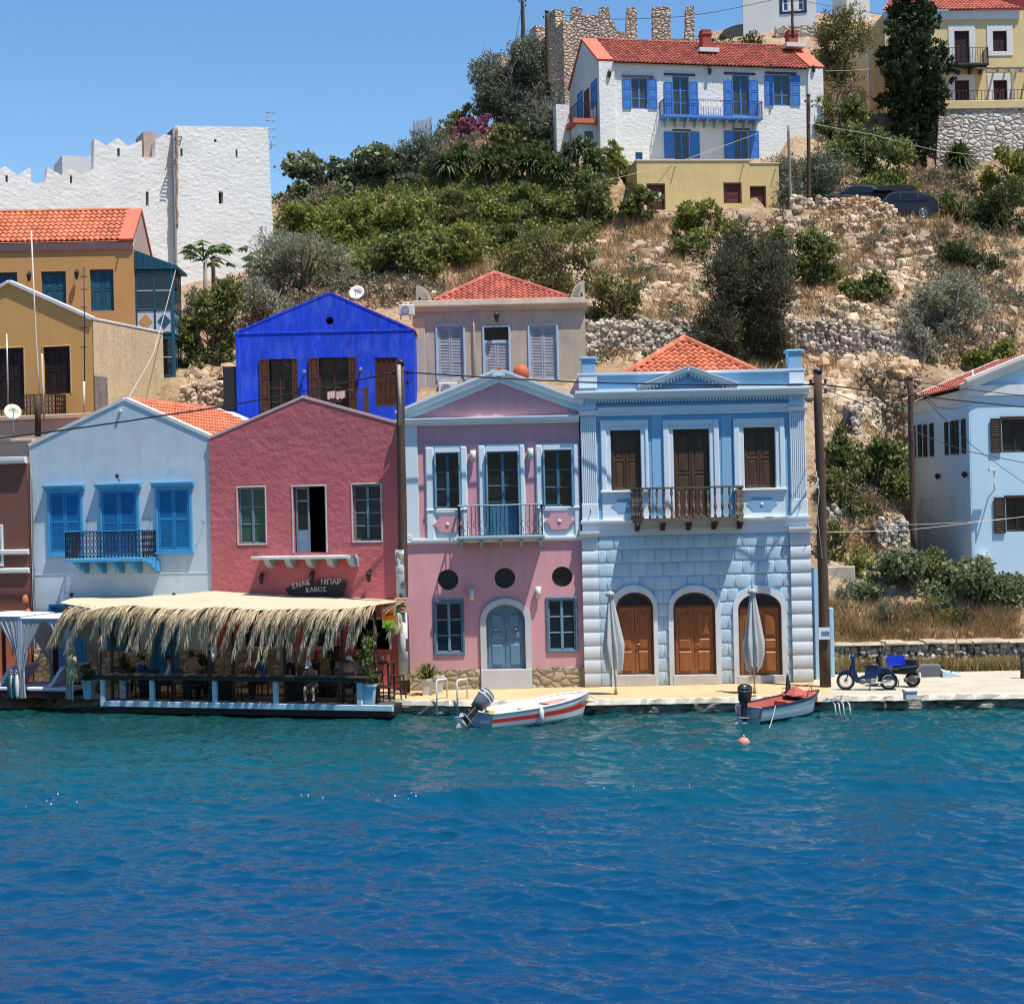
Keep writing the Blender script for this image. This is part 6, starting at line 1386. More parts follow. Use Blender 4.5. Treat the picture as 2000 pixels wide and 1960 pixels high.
# ===== plants, rubble walls, stones
def unit(n,rg):
 v=rg.standard_normal((n,3)); return v/np.linalg.norm(v,axis=1)[:,None]
def leaf_cloud(name,lobes,n,size,mat,rg,wid=.5,up=.25,clump=14,spread=.16,shell=.45,jit=.4,colvar=.5):
 0
 L=np.array(lobes,float); vol=(L[:,3]*L[:,4]*L[:,5])**.75; pr=vol/vol.sum()
 nc=max(6,n//clump); k=rg.choice(len(L),nc,p=pr); d=unit(nc,rg); rad=rg.random(nc)**shell
 cc=L[k,:3]+d*L[k,3:]*rad[:,None]; cv=rg.random(nc)
 ci=rg.integers(0,nc,n); S=L[k[ci],3:].mean(1)
 p=cc[ci]+rg.standard_normal((n,3))*(S*spread)[:,None]*np.array([1,1,.8])
 out=d[ci]; dr=out*.7+unit(n,rg)*.8+np.array([0,0,up]); dr/=np.linalg.norm(dr,axis=1)[:,None]
 sd=np.cross(dr,unit(n,rg)); sd/=np.linalg.norm(sd,axis=1)[:,None]+1e-9
 s=size*(1+jit*(rg.random(n)*2-1)); a=p-dr*(s*.5)[:,None]; b=p+dr*(s*.5)[:,None]; w=sd*(s*wid*.5)[:,None]
 V=np.stack([a,p+w,b,p-w],1).reshape(-1,3); F=np.arange(n*4).reshape(-1,4)
 var=np.repeat(np.clip(cv[ci]*(1-colvar)+rg.random(n)*colvar,0,1),4)
 return np_mesh(name,V,F,mat,var)
BARK=mk('bark',(.16,.12,.09),.95,.25,4,.2,20,bump=.5,bsc=12); BARK_G=mk('grey_bark',(.30,.27,.23),.95,.25,4,.2,20)
def branches(h,w,rr,n=6,r0=.07,sub=3):
 mb=MB()
 for k in range(n):
  g=rr.uniform(0,6.28); l=rr.uniform(.55,.95)*h; sp=rr.uniform(.2,.85)*w/2; pts=[]
  for i in range(6):
   f=i/5; pts.append((math.cos(g)*sp*f**1.3+rr.uniform(-.03,.03)*w,math.sin(g)*sp*f**1.3+rr.uniform(-.03,.03)*w,-.3+(l+.3)*f))
  mb.tube(pts,[r0*(1-.15*i)for i in range(6)],5)
  for j in range(sub):
   p=Vector(pts[rr.randint(2,4)]); d=Vector((rr.uniform(-1,1),rr.uniform(-1,1),rr.uniform(.2,1.2))).normalized()*rr.uniform(.2,.4)*h
   mb.tube([p,p+d*.5+Vector((0,0,.03)),p+d],[r0*.4,r0*.28,r0*.1],4)
 return mb
KIND={'green':((.065,.088,.018),(.30,.32,.10),.24,.5,.25,.5),'bright':((.10,.125,.018),(.38,.39,.09),.24,.45,.35,.5),'olive':((.075,.088,.045),(.26,.28,.19),.20,.3,.3,.45),'grey':((.12,.125,.075),(.42,.42,.29),.20,.28,.2,.55),'dark':((.05,.052,.024),(.165,.155,.085),.17,.25,.4,.6),'yolive':((.09,.09,.02),(.30,.29,.10),.2,.35,.35,.5),'fig':((.055,.08,.025),(.34,.38,.21),.30,.75,.15,.45),'dry':((.20,.13,.085),(.44,.32,.22),.20,.2,.5,.6),'deep':((.035,.046,.014),(.14,.165,.06),.2,.4,.35,.5),'pink':((.22,.05,.08),(.52,.17,.24),.18,.7,.2,.4)}
for k,v in KIND.items():mk_leaf('leaf_'+k,v[0],v[1])
_seed=[100]
def shrub(name,label,cat,cx,cy,w,h,kind,Y=None,group=None,dens=1.0,nl=None,trunk=.0,bark=None,bare=False,stems=6,depth=.8,lean=0,size=1.0):
 _seed[0]+=1; rg=np.random.default_rng(_seed[0]); rr=random.Random(_seed[0])
 by=cy+h/2
 p=W(cx,by,Y)if Y else ground(cx,by)
 if p is None:p=W(cx,by,105)
 z=H(p.x,p.y)if p.y>57.7 else p.z
 if Y is None:p.z=z-.05
 elif p.y>57.7:p.z=max(min(p.z,z),p.z-3)
 s=p.y/FPX; wm,hm=w*s,h*s
 t=empty(name,Matrix.Translation(p),label,cat,group)
 K=KIND[kind]; nl=nl or max(7,int(9+wm*hm*.3)); lob=[]; tb=trunk*hm
 for k in range(nl):
  u=rr.uniform(-1,1); zf=(k+rr.random())/nl*.80+(.04 if not trunk else .12); hw=math.sqrt(max(.08,1-((zf-.32)/.72)**2))
  r_=rr.uniform(.18,.34)
  lob.append((u*wm/2*hw*.80+lean*zf*wm,rr.uniform(-.6,.6)*wm/2*depth*hw,tb+zf*(hm-tb),r_*wm*.62+.12,r_*wm*.55*depth+.12,r_*(hm-tb)*.62+.1))
 n=int(min(20000,max(700,w*h*.36))*dens)
 me=leaf_cloud(name+'_crown',lob,n,K[2]*size*(p.y/95)**.6,MATS['leaf_'+kind],rg,K[3],K[4],shell=K[5])
 ob('crown',me,None,t)
 ob('trunk' if trunk else 'branches',branches(hm*.85,wm*.8,rr,stems if not bare else stems*3,.05+.015*hm,3 if not bare else 6),bark or(BARK_G if bare else BARK),t)
 return t
def blade_rosette(name,label,cat,cx,cy,w,h,Y=None,n=90,mat=None,trunkh=.4,group=None,droop=.5,heads=1):
 _seed[0]+=1; rr=random.Random(_seed[0]); p=W(cx,cy+h/2,Y)if Y else(ground(cx,cy+h/2)or W(cx,cy+h/2,105)); s=p.y/FPX; wm,hm=w*s,h*s
 t=empty(name,Matrix.Translation(p),label,cat,group); V=[]; F=[]; va=[]; tk=MB()
 for hd in range(heads):
  ox=rr.uniform(-.3,.3)*wm*(heads>1); oy=rr.uniform(-.3,.3)*wm*(heads>1); ht=hm*trunkh*rr.uniform(.8,1.25)if heads>1 else hm*trunkh
  tk.tube([(ox*.3,oy*.3,-.4),(ox*.7,oy*.7,ht*.5),(ox,oy,ht+.05)],[.14,.10,.08],6)
  R_=(wm/2)*(1 if heads==1 else .82)
  for k in range(n//heads):
   g=rr.uniform(0,6.28); el=rr.uniform(-.55,1.45); l=R_*rr.uniform(.75,1.15); c=Vector((math.cos(g)*math.cos(el),math.sin(g)*math.cos(el),math.sin(el)))
   sd=c.cross(Vector((0,0,1))).normalized()if abs(c.z)<.98 else Vector((1,0,0)); wd=.05+.012*l; o=Vector((ox,oy,ht)); b=len(V)
   m_=o+c*l*.55+Vector((0,0,.02)); e=o+c*l-Vector((0,0,droop*l*(.5+.5*math.cos(el))*.5)); q_=rr.random()
   V+=[o-sd*wd*.4,o+sd*wd*.4,m_+sd*wd,m_-sd*wd,e]; F+=[[b,b+1,b+2,b+3],[b+3,b+2,b+4]]; va+=[q_]*5
 me=bpy.data.meshes.new(name+'_leaves'); me.from_pydata([tuple(v)for v in V],[],F); me.materials.append(mat or MATS['leaf_green']); a=me.attributes.new('var','FLOAT','POINT'); a.data.foreach_set('value',va)
 ob('leaves',me,None,t); ob('trunk',tk,BARK,t); return t
def cypress():
 rg=np.random.default_rng(55); p=W(1788,325,108.5); t=empty('cypress',Matrix.Translation(p),'tall dark cypress with clumped foliage in front of the yellow villa','tree')
 s=p.y/FPX; lob=[]; prof=[(20,1756,1828),(60,1752,1822),(110,1745,1822),(160,1722,1832),(220,1717,1845),(285,1718,1862),(350,1728,1850),(420,1738,1845),(500,1742,1838)]
 rows=[(-45,1768,1815),(-15,1748,1832),(25,1740,1838),(60,1728,1842),(100,1720,1852),(140,1716,1856),(180,1718,1852),(215,1726,1842),(250,1742,1838),(285,1752,1828),(305,1760,1818)]
 for y,a,b in rows:
  for k in range(9):
   f=(k+.5)/9; x=1788+(a+(b-a)*f-1788)*.80; c=abs(f-.5)*2; g=rg.uniform(0,6.28)
   yy=y+rg.uniform(-16,16); R_=(b-a)/2*s; dep=math.sqrt(max(0,1-c*c))*R_*rg.choice([-1,1])*.8
   lob.append(((x-1788)*s,dep,(325-yy)*s,R_*.30,R_*.28,rg.uniform(.55,.95)))
 for y,a,b in rows:
  for f in(.3,.5,.7):lob.append(((a+(b-a)*f-1788)*s,0,(325-y)*s,(b-a)*s*.22,(b-a)*s*.22,.8))
 lob.append(((1862-1788)*s,-.2,(325-140)*s,.45,.4,.9))
 mat=mk_leaf('leaf_cypress',(.012,.022,.006),(.075,.10,.032),trans=.1)
 ob('crown',leaf_cloud('cypress_crown',lob,85000,.20,mat,rg,.45,.9,clump=30,spread=.13,shell=.45),None,t)
 mb=MB(); mb.tube([(.1,0,-1.5),(.1,0,2),(0,0,6),(0,0,9)],[.3,.25,.15,.05],8); mb.tube([(-.3,0,-1),(-.7,-.3,3),(-.5,-.2,6)],[.2,.15,.08],6); ob('trunk',mb,BARK_G,t)
cypress()
S_=shrub
S_('olive_tree','large rounded grey-green olive tree on the ridge left of the ruins','tree',1010,172,175,165,'olive',111,trunk=.05,dens=2.3,size=1.15)
S_('shrub','dark leafy shrub on the skyline just left of the big olive tree','shrub',912,205,80,66,'green',111)
S_('bougainvillea','upper patch of pink bougainvillea below the big olive tree','shrub',950,226,55,48,'pink',109.5,group='bougainvillea',dens=1.3)
S_('bougainvillea','lower patch of pink bougainvillea beside the yucca row','shrub',900,256,55,56,'pink',109,group='bougainvillea',dens=1.3)
S_('shrub','yellow-green shrub beside the bougainvillea near the netting fence','shrub',868,262,70,60,'yolive',110)
for x,y,w,h,k,l in((1060,240,90,90,'olive','olive shrub under the right side of the big olive tree'),(1000,262,110,60,'green','dark shrub between the bougainvillea and the white house porch'),(640,345,190,100,'fig','grey-green fig bush on the skyline right of the castle'),(718,335,170,120,'fig','middle fig bush on the skyline with dark gaps'),(805,312,150,120,'olive','dense fig bush on the skyline below the netting fence'),(545,398,80,52,'bright','green shrub right beside the castle tower, on the skyline')):
 S_('shrub',l,'shrub',x,y,w,h,k,106 if x>850 else 100.5,dens=1.2)
for i,(x,y)in enumerate(((893,318),(925,300),(960,326),(992,300),(1028,318),(1062,300),(1092,328),(1125,300),(1158,326))):
 blade_rosette('yucca',('leftmost yucca of the row below the bougainvillea','second yucca from the left, higher than its neighbours','third yucca from the left in the row','fourth yucca from the left in the row','fifth and middle yucca of the row','sixth yucca from the left in the row','third yucca from the right in the row','yucca just below the porch of the white stone house','rightmost yucca of the row, nearest the white stone house')[i],'yucca',x,y,92,100,None,330,mk_leaf('leaf_yucca',(.028,.052,.014),(.16,.19,.07)),.45,'yuccas in a row',.6,heads=3)
for i,(x,y,w,h,k,l)in enumerate(((600,425,130,60,'bright','bright green bush by the lower right edge of the castle'),(590,508,215,135,'grey','large grey-green olive bush above the vivid blue house'),(700,432,130,90,'bright','bright green bush under the fig bushes on the left slope'),(790,420,140,90,'bright','bright green bush in the middle of the left slope'),(880,405,130,80,'yolive','yellow-green bush under the left yuccas'),(960,410,130,80,'bright','green bush under the middle yuccas'),(1040,400,120,80,'green','dark green bush under the right yuccas'),(780,490,170,90,'green','wide dark green bush left of the brown grass patch'),(870,475,150,90,'bright','bright green bush left of the large spreading shrub'),(1080,500,215,145,'yolive','large spreading olive-green shrub above the beige house roof'),(1000,460,110,70,'green','small green bush over the large spreading shrub'),(1205,582,115,125,'yolive','yellow-green shrub touching the right side of the beige house'),(1145,385,110,120,'green','leafy green shrub below the rubble heap left of the yellow outbuilding'),(1180,320,80,70,'bright','pale green climbing shrub on the rubble under the white house corner'),(1245,395,90,66,'green','green bush hiding the left door of the yellow outbuilding'),(1375,430,130,86,'bright','bright shrub in front of the yellow outbuilding'),(1340,475,80,60,'green','small green shrub on the slope under the yellow outbuilding'),(1462,572,215,265,'dark','big dark feathery tamarisk in the middle of the rubble slope'),(1578,500,130,120,'green','dark leafy bush right of the big tamarisk'),(1520,470,90,60,'green','low bush between the tamarisk and the yellow outbuilding'),(1700,562,130,60,'green','low green bush in the middle of the right slope'),(1860,600,190,130,'grey','large bare grey shrub on the right slope'),(1932,705,120,66,'bright','rounded green bush just above the right pale blue house roof'),(1800,660,90,90,'grey','grey twiggy shrub left of the rounded green bush'),(1712,905,130,110,'green','dark leafy climber between the two right-hand poles'),(1640,880,50,90,'green','narrow green shrub just right of the thick pole'),(1655,960,110,110,'yolive','olive-yellow grass shrub beside the thick pole'),(1630,1050,70,60,'yolive','small yellowish shrub beside the pole over the path'))):
 S_('shrub',l,'shrub',x,y,w,h,k,None,dens=1.2 if k!='dark' else 3.2,size=1 if k!='dark' else 1.25,bare=(k=='grey' and i in(21,23)))
for x,y,w,h,k,Y,l in((1562,290,190,150,'olive',99.5,'big olive-green bush right of the white stone house'),(1690,318,190,150,'green',103,'big dark green bush under the cypress'),(1640,232,120,90,'green',106,'green bush between the white stone house and the villa side wall'),(1638,100,130,200,'yolive',116,'tall olive tree between the hilltop house and the cypress'),(1630,170,110,90,'dry',110,'dry brownish shrub behind the right gable of the white stone house'),(1445,52,100,120,'deep',116,'dark dense tree behind the left chimney of the white stone house'),(1395,45,62,110,'deep',117,'narrow dark tree left of the dense tree behind the roof'),(1500,78,80,66,'olive',116,'grey-green bush behind the right chimney'),(1328,42,60,60,'green',121,'green bush showing through the gap of the stone ruins'),(1975,345,110,130,'bright',104,'sunlit green bush at the right edge under the retaining wall'),(1960,430,140,160,'deep',97,'big dark bush at the right edge above the rubble track'),(1878,440,120,140,'green',97.5,'green bush right of the parked car'),(1905,500,150,70,'deep',None,'dark low bush right of the rubble track'),(1850,395,60,60,'dry',None,'dry scrub just right of the black car'),(1620,345,110,80,'dry',101,'dry pinkish scrub behind the grey car'),(1215,300,60,44,'green',102,'small green bush at the foot of the white stone house')):
 S_('shrub' if h<150 else 'tree',l,'shrub' if h<150 else 'tree',x,y,w,h,k,Y,dens=1.2)
blade_rosette('fan_palm','green fan palm growing against the tall retaining wall','palm',1875,300,100,100,108,420,mk_leaf('leaf_palm',(.022,.045,.010),(.12,.165,.05)),.35,None,.7)
for x,y,w,h,k,Y,l in((1745,1130,190,120,'fig',60.3,'pale green fig bush below the right pale blue house'),(1905,1150,200,130,'fig',59.8,'large fig bush at the right edge, above the dry grass'),(1830,1110,110,80,'green',60.8,'dark green bush between the two fig bushes'),(1672,1105,90,70,'bright',60.5,'light green bush beside the thick pole above the path'),(1890,1212,60,56,'deep',58.6,'small dark bush in the dry grass'),(1822,1195,100,66,'yolive',58.8,'yellow-green fennel clump under the fig bushes'),(1735,1200,60,70,'olive',58.4,'thin grey-green plant behind the motorbikes'),(1650,1170,60,90,'olive',59.2,'sparse grey plant on the bank right of the thick pole')):
 S_('shrub',l,'shrub',x,y,w,h,k,Y,dens=1.5 if k=='fig' else 1.1,size=.62)
for x,y,w,h,k,Y,l in((415,640,120,190,'green',74,'tall green bush between the teal bay and the vivid blue house'),(455,700,70,90,'green',71,'green bush touching the left side of the vivid blue house'),(520,600,150,130,'grey',None,'bare grey twiggy bush above the left slope of the vivid blue roof'),(470,590,110,90,'olive',80,'olive bush below the castle tower'),(400,560,90,70,'olive',80,'small olive bush under the papaya leaves')):
 S_('shrub',l,'shrub',x,y,w,h,k,Y,bare=(k=='grey'),dens=1.2)
def papaya(cx,cy,label,Y,w=95):
 rr=random.Random(cx); s=Y/FPX; p=W(cx,cy+60,Y); t=empty('papaya_tree',Matrix.Translation(p),label,'tree','papaya trees'); mb=MB(); h=60*s; mb.tube([(0,0,-2),(.05,0,h)],[.14,.09],6); ob('trunk',mb,BARK_G,t)
 mb=MB()
 for k in range(22):
  g=rr.uniform(0,6.28); l=w/2*s*rr.uniform(.5,.9); e=Vector((math.cos(g)*l,math.sin(g)*l,h+rr.uniform(-.2,.9))); mb.tube([(0,0,h),Vector((e.x*.5,e.y*.5,(h+e.z)/2+.25)),e],.02,4)
  for j in range(9):
   a=g+(j-4)*.42; d=Vector((math.cos(a),math.sin(a),-.45-.1*rr.random())).normalized()*rr.uniform(.45,.7); sd=Vector((-math.sin(a),math.cos(a),0))*.10; mb.add([e,e+d*.5+sd,e+d,e+d*.5-sd],[(0,1,2,3)])
 ob('crown',mb,MATS['leaf_fig']if 0 else mk_leaf('leaf_papaya',(.04,.09,.02),(.16,.25,.07)),t)
papaya(400,505,'papaya tree with drooping leaves on the castle wall, left',82,115); papaya(512,512,'papaya tree with drooping leaves at the castle foot, right',84,80)
def inpoly(x,y,P):
 c=False; j=len(P)-1
 for i in range(len(P)):
  (a,b),(e,f)=P[i],P[j]
  if(b>y)!=(f>y)and x<(e-a)*(y-b)/(f-b)+a:c=not c
  j=i
 return c
def samples(polys,rr):
 for P,n in polys:
  xs=[p[0]for p in P]; ys=[p[1]for p in P]; k=0; tries=0
  while k<n and tries<n*6:
   tries+=1; x=rr.uniform(min(xs),max(xs)); y=rr.uniform(min(ys),max(ys))
   if inpoly(x,y,P):
    g=ground(x,y)
    if g is not None:k+=1; yield g
rr=random.Random(77); rg=np.random.default_rng(77)
SCREE=[(1150,470),(1300,440),(1500,420),(1600,385),(1720,400),(1840,480),(1990,560),(1990,700),(1800,740),(1775,1020),(1720,1060),(1600,1080),(1580,700),(1160,720)]
TRACK=[(1640,430),(1780,430),(1860,560),(1760,600),(1680,560)]
mb=MB()
for g in samples([(SCREE,3200),(TRACK,1000),([(1640,400),(1760,380),(1800,440),(1650,450)],260),([(690,545),(860,540),(860,610),(700,600)],260),([(1480,600),(1800,600),(1800,800),(1590,800)],1200),([(1130,300),(1230,290),(1230,340),(1160,340)],140),([(1060,400),(1130,400),(1130,430),(1060,430)],60),([(370,720),(470,720),(470,760),(370,760)],80),([(1600,1090),(1990,1090),(1990,1270),(1620,1270)],260),([(1995,400),(2700,400),(2700,1250),(2330,1250),(2250,740),(1995,700)],900),([(1600,700),(1780,700),(1780,1010),(1600,1010)],1300)],rr):
 k=noise.noise(Vector((g.x*.35,g.y*.35,0)))
 if k<-.18 and rr.random()<.75:continue
 r_=rr.choice([.06,.07,.09,.11,.13,.17,.24,.36])*rr.uniform(.8,1.3)*(1 if g.y>66 else .55); mb.rock((g.x,g.y,g.z+r_*.15),r_)
M_rock=mk('limestone_rubble',(.50,.385,.27),.95,.15,.8,.15,14,var=.42,bump=.4,bsc=10,stain=(.50,.30,.15),stain_sc=.22,stain_f=.7,stain_lo=.5,stain_hi=.62)
tag(ob('loose_stones',mb,M_rock),'pale limestone rubble spread over the bare slope','stones',kind='stuff')
def tufts(name,polys,mat,label,hmin,hmax,nb,kind='stuff'):
 V=[]; va=[]
 for g in samples(polys,rr):
  if noise.noise(Vector((g.x*.5,g.y*.5,3)))<-.15 and rr.random()<.6:continue
  c=rr.random(); sc=1 if g.y>66 else .8
  for k in range(nb):
   a=rr.uniform(0,6.28); sp=rr.uniform(0,.22); h=rr.uniform(hmin,hmax)*sc; b=Vector((g.x+math.cos(a)*sp,g.y+math.sin(a)*sp,g.z-.05)); w=Vector((-math.sin(a+1),math.cos(a+1),0))*(.012+.0002*g.y)
   e=b+Vector((math.cos(a)*h*.5,math.sin(a)*h*.5,h)); V+=[b-w,b+w,e]; va+=[min(1,max(0,c*.6+rr.random()*.4))]*3
 V=np.array([tuple(v)for v in V]); me=np_mesh(name,V,np.arange(len(V)).reshape(-1,3),mat,np.array(va)); tag(ob(name,me,None),label,'grass',kind=kind)
tufts('dry_grass',[([(1600,1180),(1990,1190),(1990,1262),(1610,1262)],3000),([(1610,1262),(1990,1262),(1990,1318),(1790,1318),(1620,1300)],1600),([(760,540),(960,500),(960,600),(740,600)],900),([(1170,430),(1330,430),(1340,560),(1150,540)],1100),([(1600,400),(1830,400),(1900,570),(1620,540)],2000),([(1600,980),(1720,980),(1760,1080),(1600,1090)],800),([(1600,700),(1780,700),(1780,1000),(1600,1000)],800),([(1840,400),(1990,400),(1990,720),(1800,640)],1300),([(1995,400),(2700,400),(2700,1260),(2330,1260),(2250,740),(1995,700)],1500),([(1600,70),(1730,70),(1730,300),(1600,300)],600),([(1760,330),(1900,345),(1860,400),(1780,400)],400),([(1300,560),(1780,560),(1780,700),(1580,740),(1180,700)],2200),([(740,440),(1100,440),(1100,520),(740,540)],500)],mk_leaf('leaf_drygrass',(.30,.17,.07),(.62,.46,.25),.8,.3,.1),'dry golden grass on the slopes and the bank',.25,.6,7)
def scrub_stuff(name,polys,kinds,label,sz):
 for kd in kinds:
  lob=[(g.x,g.y,g.z+.25,.55*rr.uniform(.6,1.3),.5,.42*rr.uniform(.5,1.4))for g in samples(polys,rr)]
  ob_=ob(name,leaf_cloud(name,lob,len(lob)*75,sz,MATS['leaf_'+kd],rg,.45,.4,clump=12,spread=.3),None); tag(ob_,label[kd],'scrub',kind='stuff')
scrub_stuff('green_scrub',[([(540,420),(700,380),(850,340),(1180,350),(1200,420),(1150,470),(960,520),(560,540)],420),([(1650,330),(1730,330),(1800,400),(1700,400)],30)],['bright','green'],{'bright':'bright green low scrub covering the left slope','green':'darker green low scrub mixed over the left slope'},.22)
scrub_stuff('sparse_scrub',[(SCREE,110),([(1500,320),(1620,330),(1620,380),(1540,380)],25),([(1600,60),(1700,60),(1700,330),(1600,330)],60),([(1995,250),(2700,250),(2700,1200),(2330,1200),(2250,740),(1995,700)],150),([(1830,400),(1990,400),(1990,720),(1800,700)],70),([(1780,340),(1900,340),(1900,420),(1800,420)],40),([(850,250),(1120,262),(1120,330),(820,330)],90),([(560,370),(800,330),(840,350),(560,420)],60),([(1060,190),(1120,240),(1120,300),(1040,300)],30),([(470,540),(860,560),(860,600),(470,620)],60),([(820,270),(880,230),(900,300),(830,320)],25)],['olive','dry'],{'olive':'scattered grey-green low scrub among the stones','dry':'scattered dry brown scrub among the stones'},.2)
def rubble_wall(path,label,hgt,Y=None,r=.2,mat=None,thick=.5):
 0
 _seed[0]+=1; rr=random.Random(_seed[0]); P=[]
 for(x,y),hh in zip(path,hgt):
  p=W(x,y,Y)if Y else ground(x,y); P.append((p,hh))
 mb=MB(); core=MB()
 for(a,ha),(b,hb)in zip(P,P[1:]):
  d=b-a; L_=math.hypot(d.x,d.y); n=Vector((-d.y,d.x,0)).normalized(); n=n if n.y>0 else-n; dn=d/L_
  x=0
  while x<L_:
   f=x/L_; h=ha+(hb-ha)*f+rr.uniform(-.15,.15); z=-.3; base=a+d*f
   while z<h:
    q_=r*rr.uniform(.75,1.25); p=base+Vector((0,0,z+q_*.5))+n*rr.uniform(-.04,.1)+dn*rr.uniform(-.06,.06); mb.rock(p,q_*1.05); z+=q_*.95
   x+=r*1.25
  e=n*thick; lo=Vector((0,0,-.6)); core.add([a+n*.12+lo,b+n*.12+lo,b+e+lo,a+e+lo,a+n*.12+Vector((0,0,ha-.12)),b+n*.12+Vector((0,0,hb-.12)),b+e+Vector((0,0,ha-.12)),a+e+Vector((0,0,hb-.12))],[(0,3,2,1),(4,5,6,7),(0,1,5,4),(1,2,6,5),(2,3,7,6),(3,0,4,7)],.2)
 mb.cur=1; o=len(mb.v); mb.add(core.v,core.f,.1)
 return thing('dry_stone_wall',mb,[mat or M_rock,mk('wall_core',(.12,.1,.08),.95,.3,2)],label,'wall','dry stone walls')
M_rockg=mk('grey_wall_stone',(.42,.36,.29),.95,.15,1,.15,14,var=.45,bump=.4,bsc=10,stain=(.36,.25,.16),stain_sc=.6,stain_f=.6)
rubble_wall([(1146,695),(1230,692),(1330,688),(1425,690)],'dry stone wall on the slope left of the tamarisk foot',[1.3,1.4,1.3,1.0],None,.155,M_rockg)
rubble_wall([(1500,690),(1600,702),(1700,706),(1795,700)],'long dry stone wall on the slope right of the tamarisk',[1.3,1.6,1.5,1.0],None,.16,M_rockg)
rubble_wall([(1672,868),(1720,862),(1776,862)],'ruined grey stone wall left of the thinner dark pole',[1.4,1.7,1.6],None,.15,M_rockg)
rubble_wall([(1612,1024),(1672,1024)],'short dry stone wall just right of the thick pole',[.6,.6],None,.13,M_rockg)
rubble_wall([(1715,1075),(1778,1072)],'dark stone wall at the left corner of the right pale blue house',[1.0,1.1],None,.13,M_rockg)
rubble_wall([(358,795),(410,793),(468,790)],'upper dry stone wall between the teal bay and the vivid blue house',[.9,.95,.9],69.0,.17)
rubble_wall([(372,838),(420,838),(468,835)],'lower grey dry stone wall left of the vivid blue house',[.7,.8,.8],66.5,.16,M_rockg)
rubble_wall([(1550,410),(1600,425),(1650,432),(1715,436),(1752,438)],'rough stone bank in front of the parked cars',[.7,.9,1.2,1.3,.8],94.6,.18)
mb=MB(); a,b=W(1618,1256,57.2),W(2150,1262,57.2); zt_=a.z; core=MB(); r5=random.Random(5)
x=a.x
while x<b.x:
 z=ZQ-.1
 while z<zt_-.2:q_=.15*r5.uniform(.7,1.3); mb.rock((x+r5.uniform(-.05,.05),57.05+r5.uniform(-.05,.05),z+q_*.5),q_); z+=q_*1.1
 x+=.22
mb.box(a.x,b.x,57.15,58.3,0,zt_-.15,.1); mb.cur=1; x=a.x
while x<b.x:w_=r5.uniform(.5,1.3); mb.bbox(x,min(x+w_-.02,b.x),56.86+r5.uniform(-.06,.06),58.3,zt_-.11+r5.uniform(-.02,.02),zt_+r5.uniform(-.05,.03),.04); x+=w_
thing('bank_wall',mb,[M_rockg,mk('ledge_stone',(.44,.37,.28),.9,.25,2,.2,12,bump=.5,bsc=8,stain=(.25,.2,.15),stain_sc=1.5,stain_f=.5)],'low rubble bank wall with pale capping behind the motorbikes, under the dry grass','wall')
V=[]; va=[]
for _ in range(4200):
 x=rr.uniform(a.x+.1,b.x); y=rr.uniform(56.0,56.9); c=rr.random()
 if noise.noise(Vector((x*.8,1,1)))<-.1 and y<56.5:continue
 for k in range(5):
  g=rr.uniform(0,6.28); h=rr.uniform(.15,.7)*(.5+.5*(noise.noise(Vector((x*.6,5,1)))+.6)); bb=Vector((x+rr.uniform(-.1,.1),y+rr.uniform(-.1,.1),ZQ-.02)); w=Vector((-math.sin(g),math.cos(g),0))*.018; V+=[bb-w,bb+w,bb+Vector((math.cos(g)*h*.5,math.sin(g)*h*.5,h))]; va+=[c]*3
V=np.array([tuple(v)for v in V]); half=len(V)//6*3
tag(ob('bank_weeds',np_mesh('bank_weeds',V[:half],np.arange(half).reshape(-1,3),MATS['leaf_yolive'],np.array(va[:half])),None),'green weeds growing at the foot of the bank wall','weeds',kind='stuff')
tag(ob('bank_straw',np_mesh('bank_straw',V[half:],np.arange(len(V)-half).reshape(-1,3),MATS['leaf_drygrass'],np.array(va[half:])),None),'dry straw growing at the foot of the bank wall','grass',kind='stuff')
mb=MB(); a,b=W(1612,1106,60),W(1668,1106,60); mb.bbox(a.x,b.x,59.8,60.6,a.z-.9,a.z,.04,.5); thing('stone_ledge',mb,M_rockg,'short pale stone ledge right of the thick pole, level with the round windows','ledge')
# ===== poles, wires, small fittings
WOODP=mk('dark_pole_wood',(.085,.052,.036),.9,.25,1.2,.2,10,stretch=(6,6,.5),bump=.6,bsc=8,stain=(.19,.15,.12),stain_sc=1.5,stain_f=.5)
STEEL=mk('galvanised_steel',(.42,.43,.43),.45,.1,3,metal=.6); ROPE=mk('pale_rope',(.55,.52,.45),.9,.1,5)
def pole(tx,ty,bx,by,Y,r0,r1,label,mat=WOODP,name='utility_pole',fit=True,group=None):
 a,b=W(tx,ty,Y),W(bx,by,Y); t=empty(name,Matrix.Translation(b),label,'pole',group); T=a-b; mb=MB(); rr=random.Random(int(bx)); n=9
 mb.tube([T*(k/n)+Vector((rr.uniform(-.02,.02),0,0))+(Vector((0,0,-.4))if k==0 else Vector())for k in range(n+1)],[r0+(r1-r0)*k/n for k in range(n+1)],10); ob('shaft',mb,mat,t)
 if fit:
  for dz,s in((-.45,-1),(-.45,1),(-.75,1)):
   mb=MB(); mb.lathe([(.03,0),(.05,.03),(.03,.07),(.055,.1),(.03,.15)],T+Vector((s*(r1+.10),-.02,dz)),8); mb.tube([T+Vector((0,0,dz+.02)),T+Vector((s*(r1+.1),-.02,dz+.02))],.015,5); ob('insulator',mb,BLACK,t)
  mb=MB(); mb.tube([T+Vector((0,0,-.12)),T+Vector((0,0,.02))],r1*1.12,10); ob('cap',mb,BLACK,t)
 return t,a,b
p1,T1,B1=pole(782,705,790,1328,53.0,.165,.125,'dark wooden utility pole with whitewashed foot between the red and pink houses')
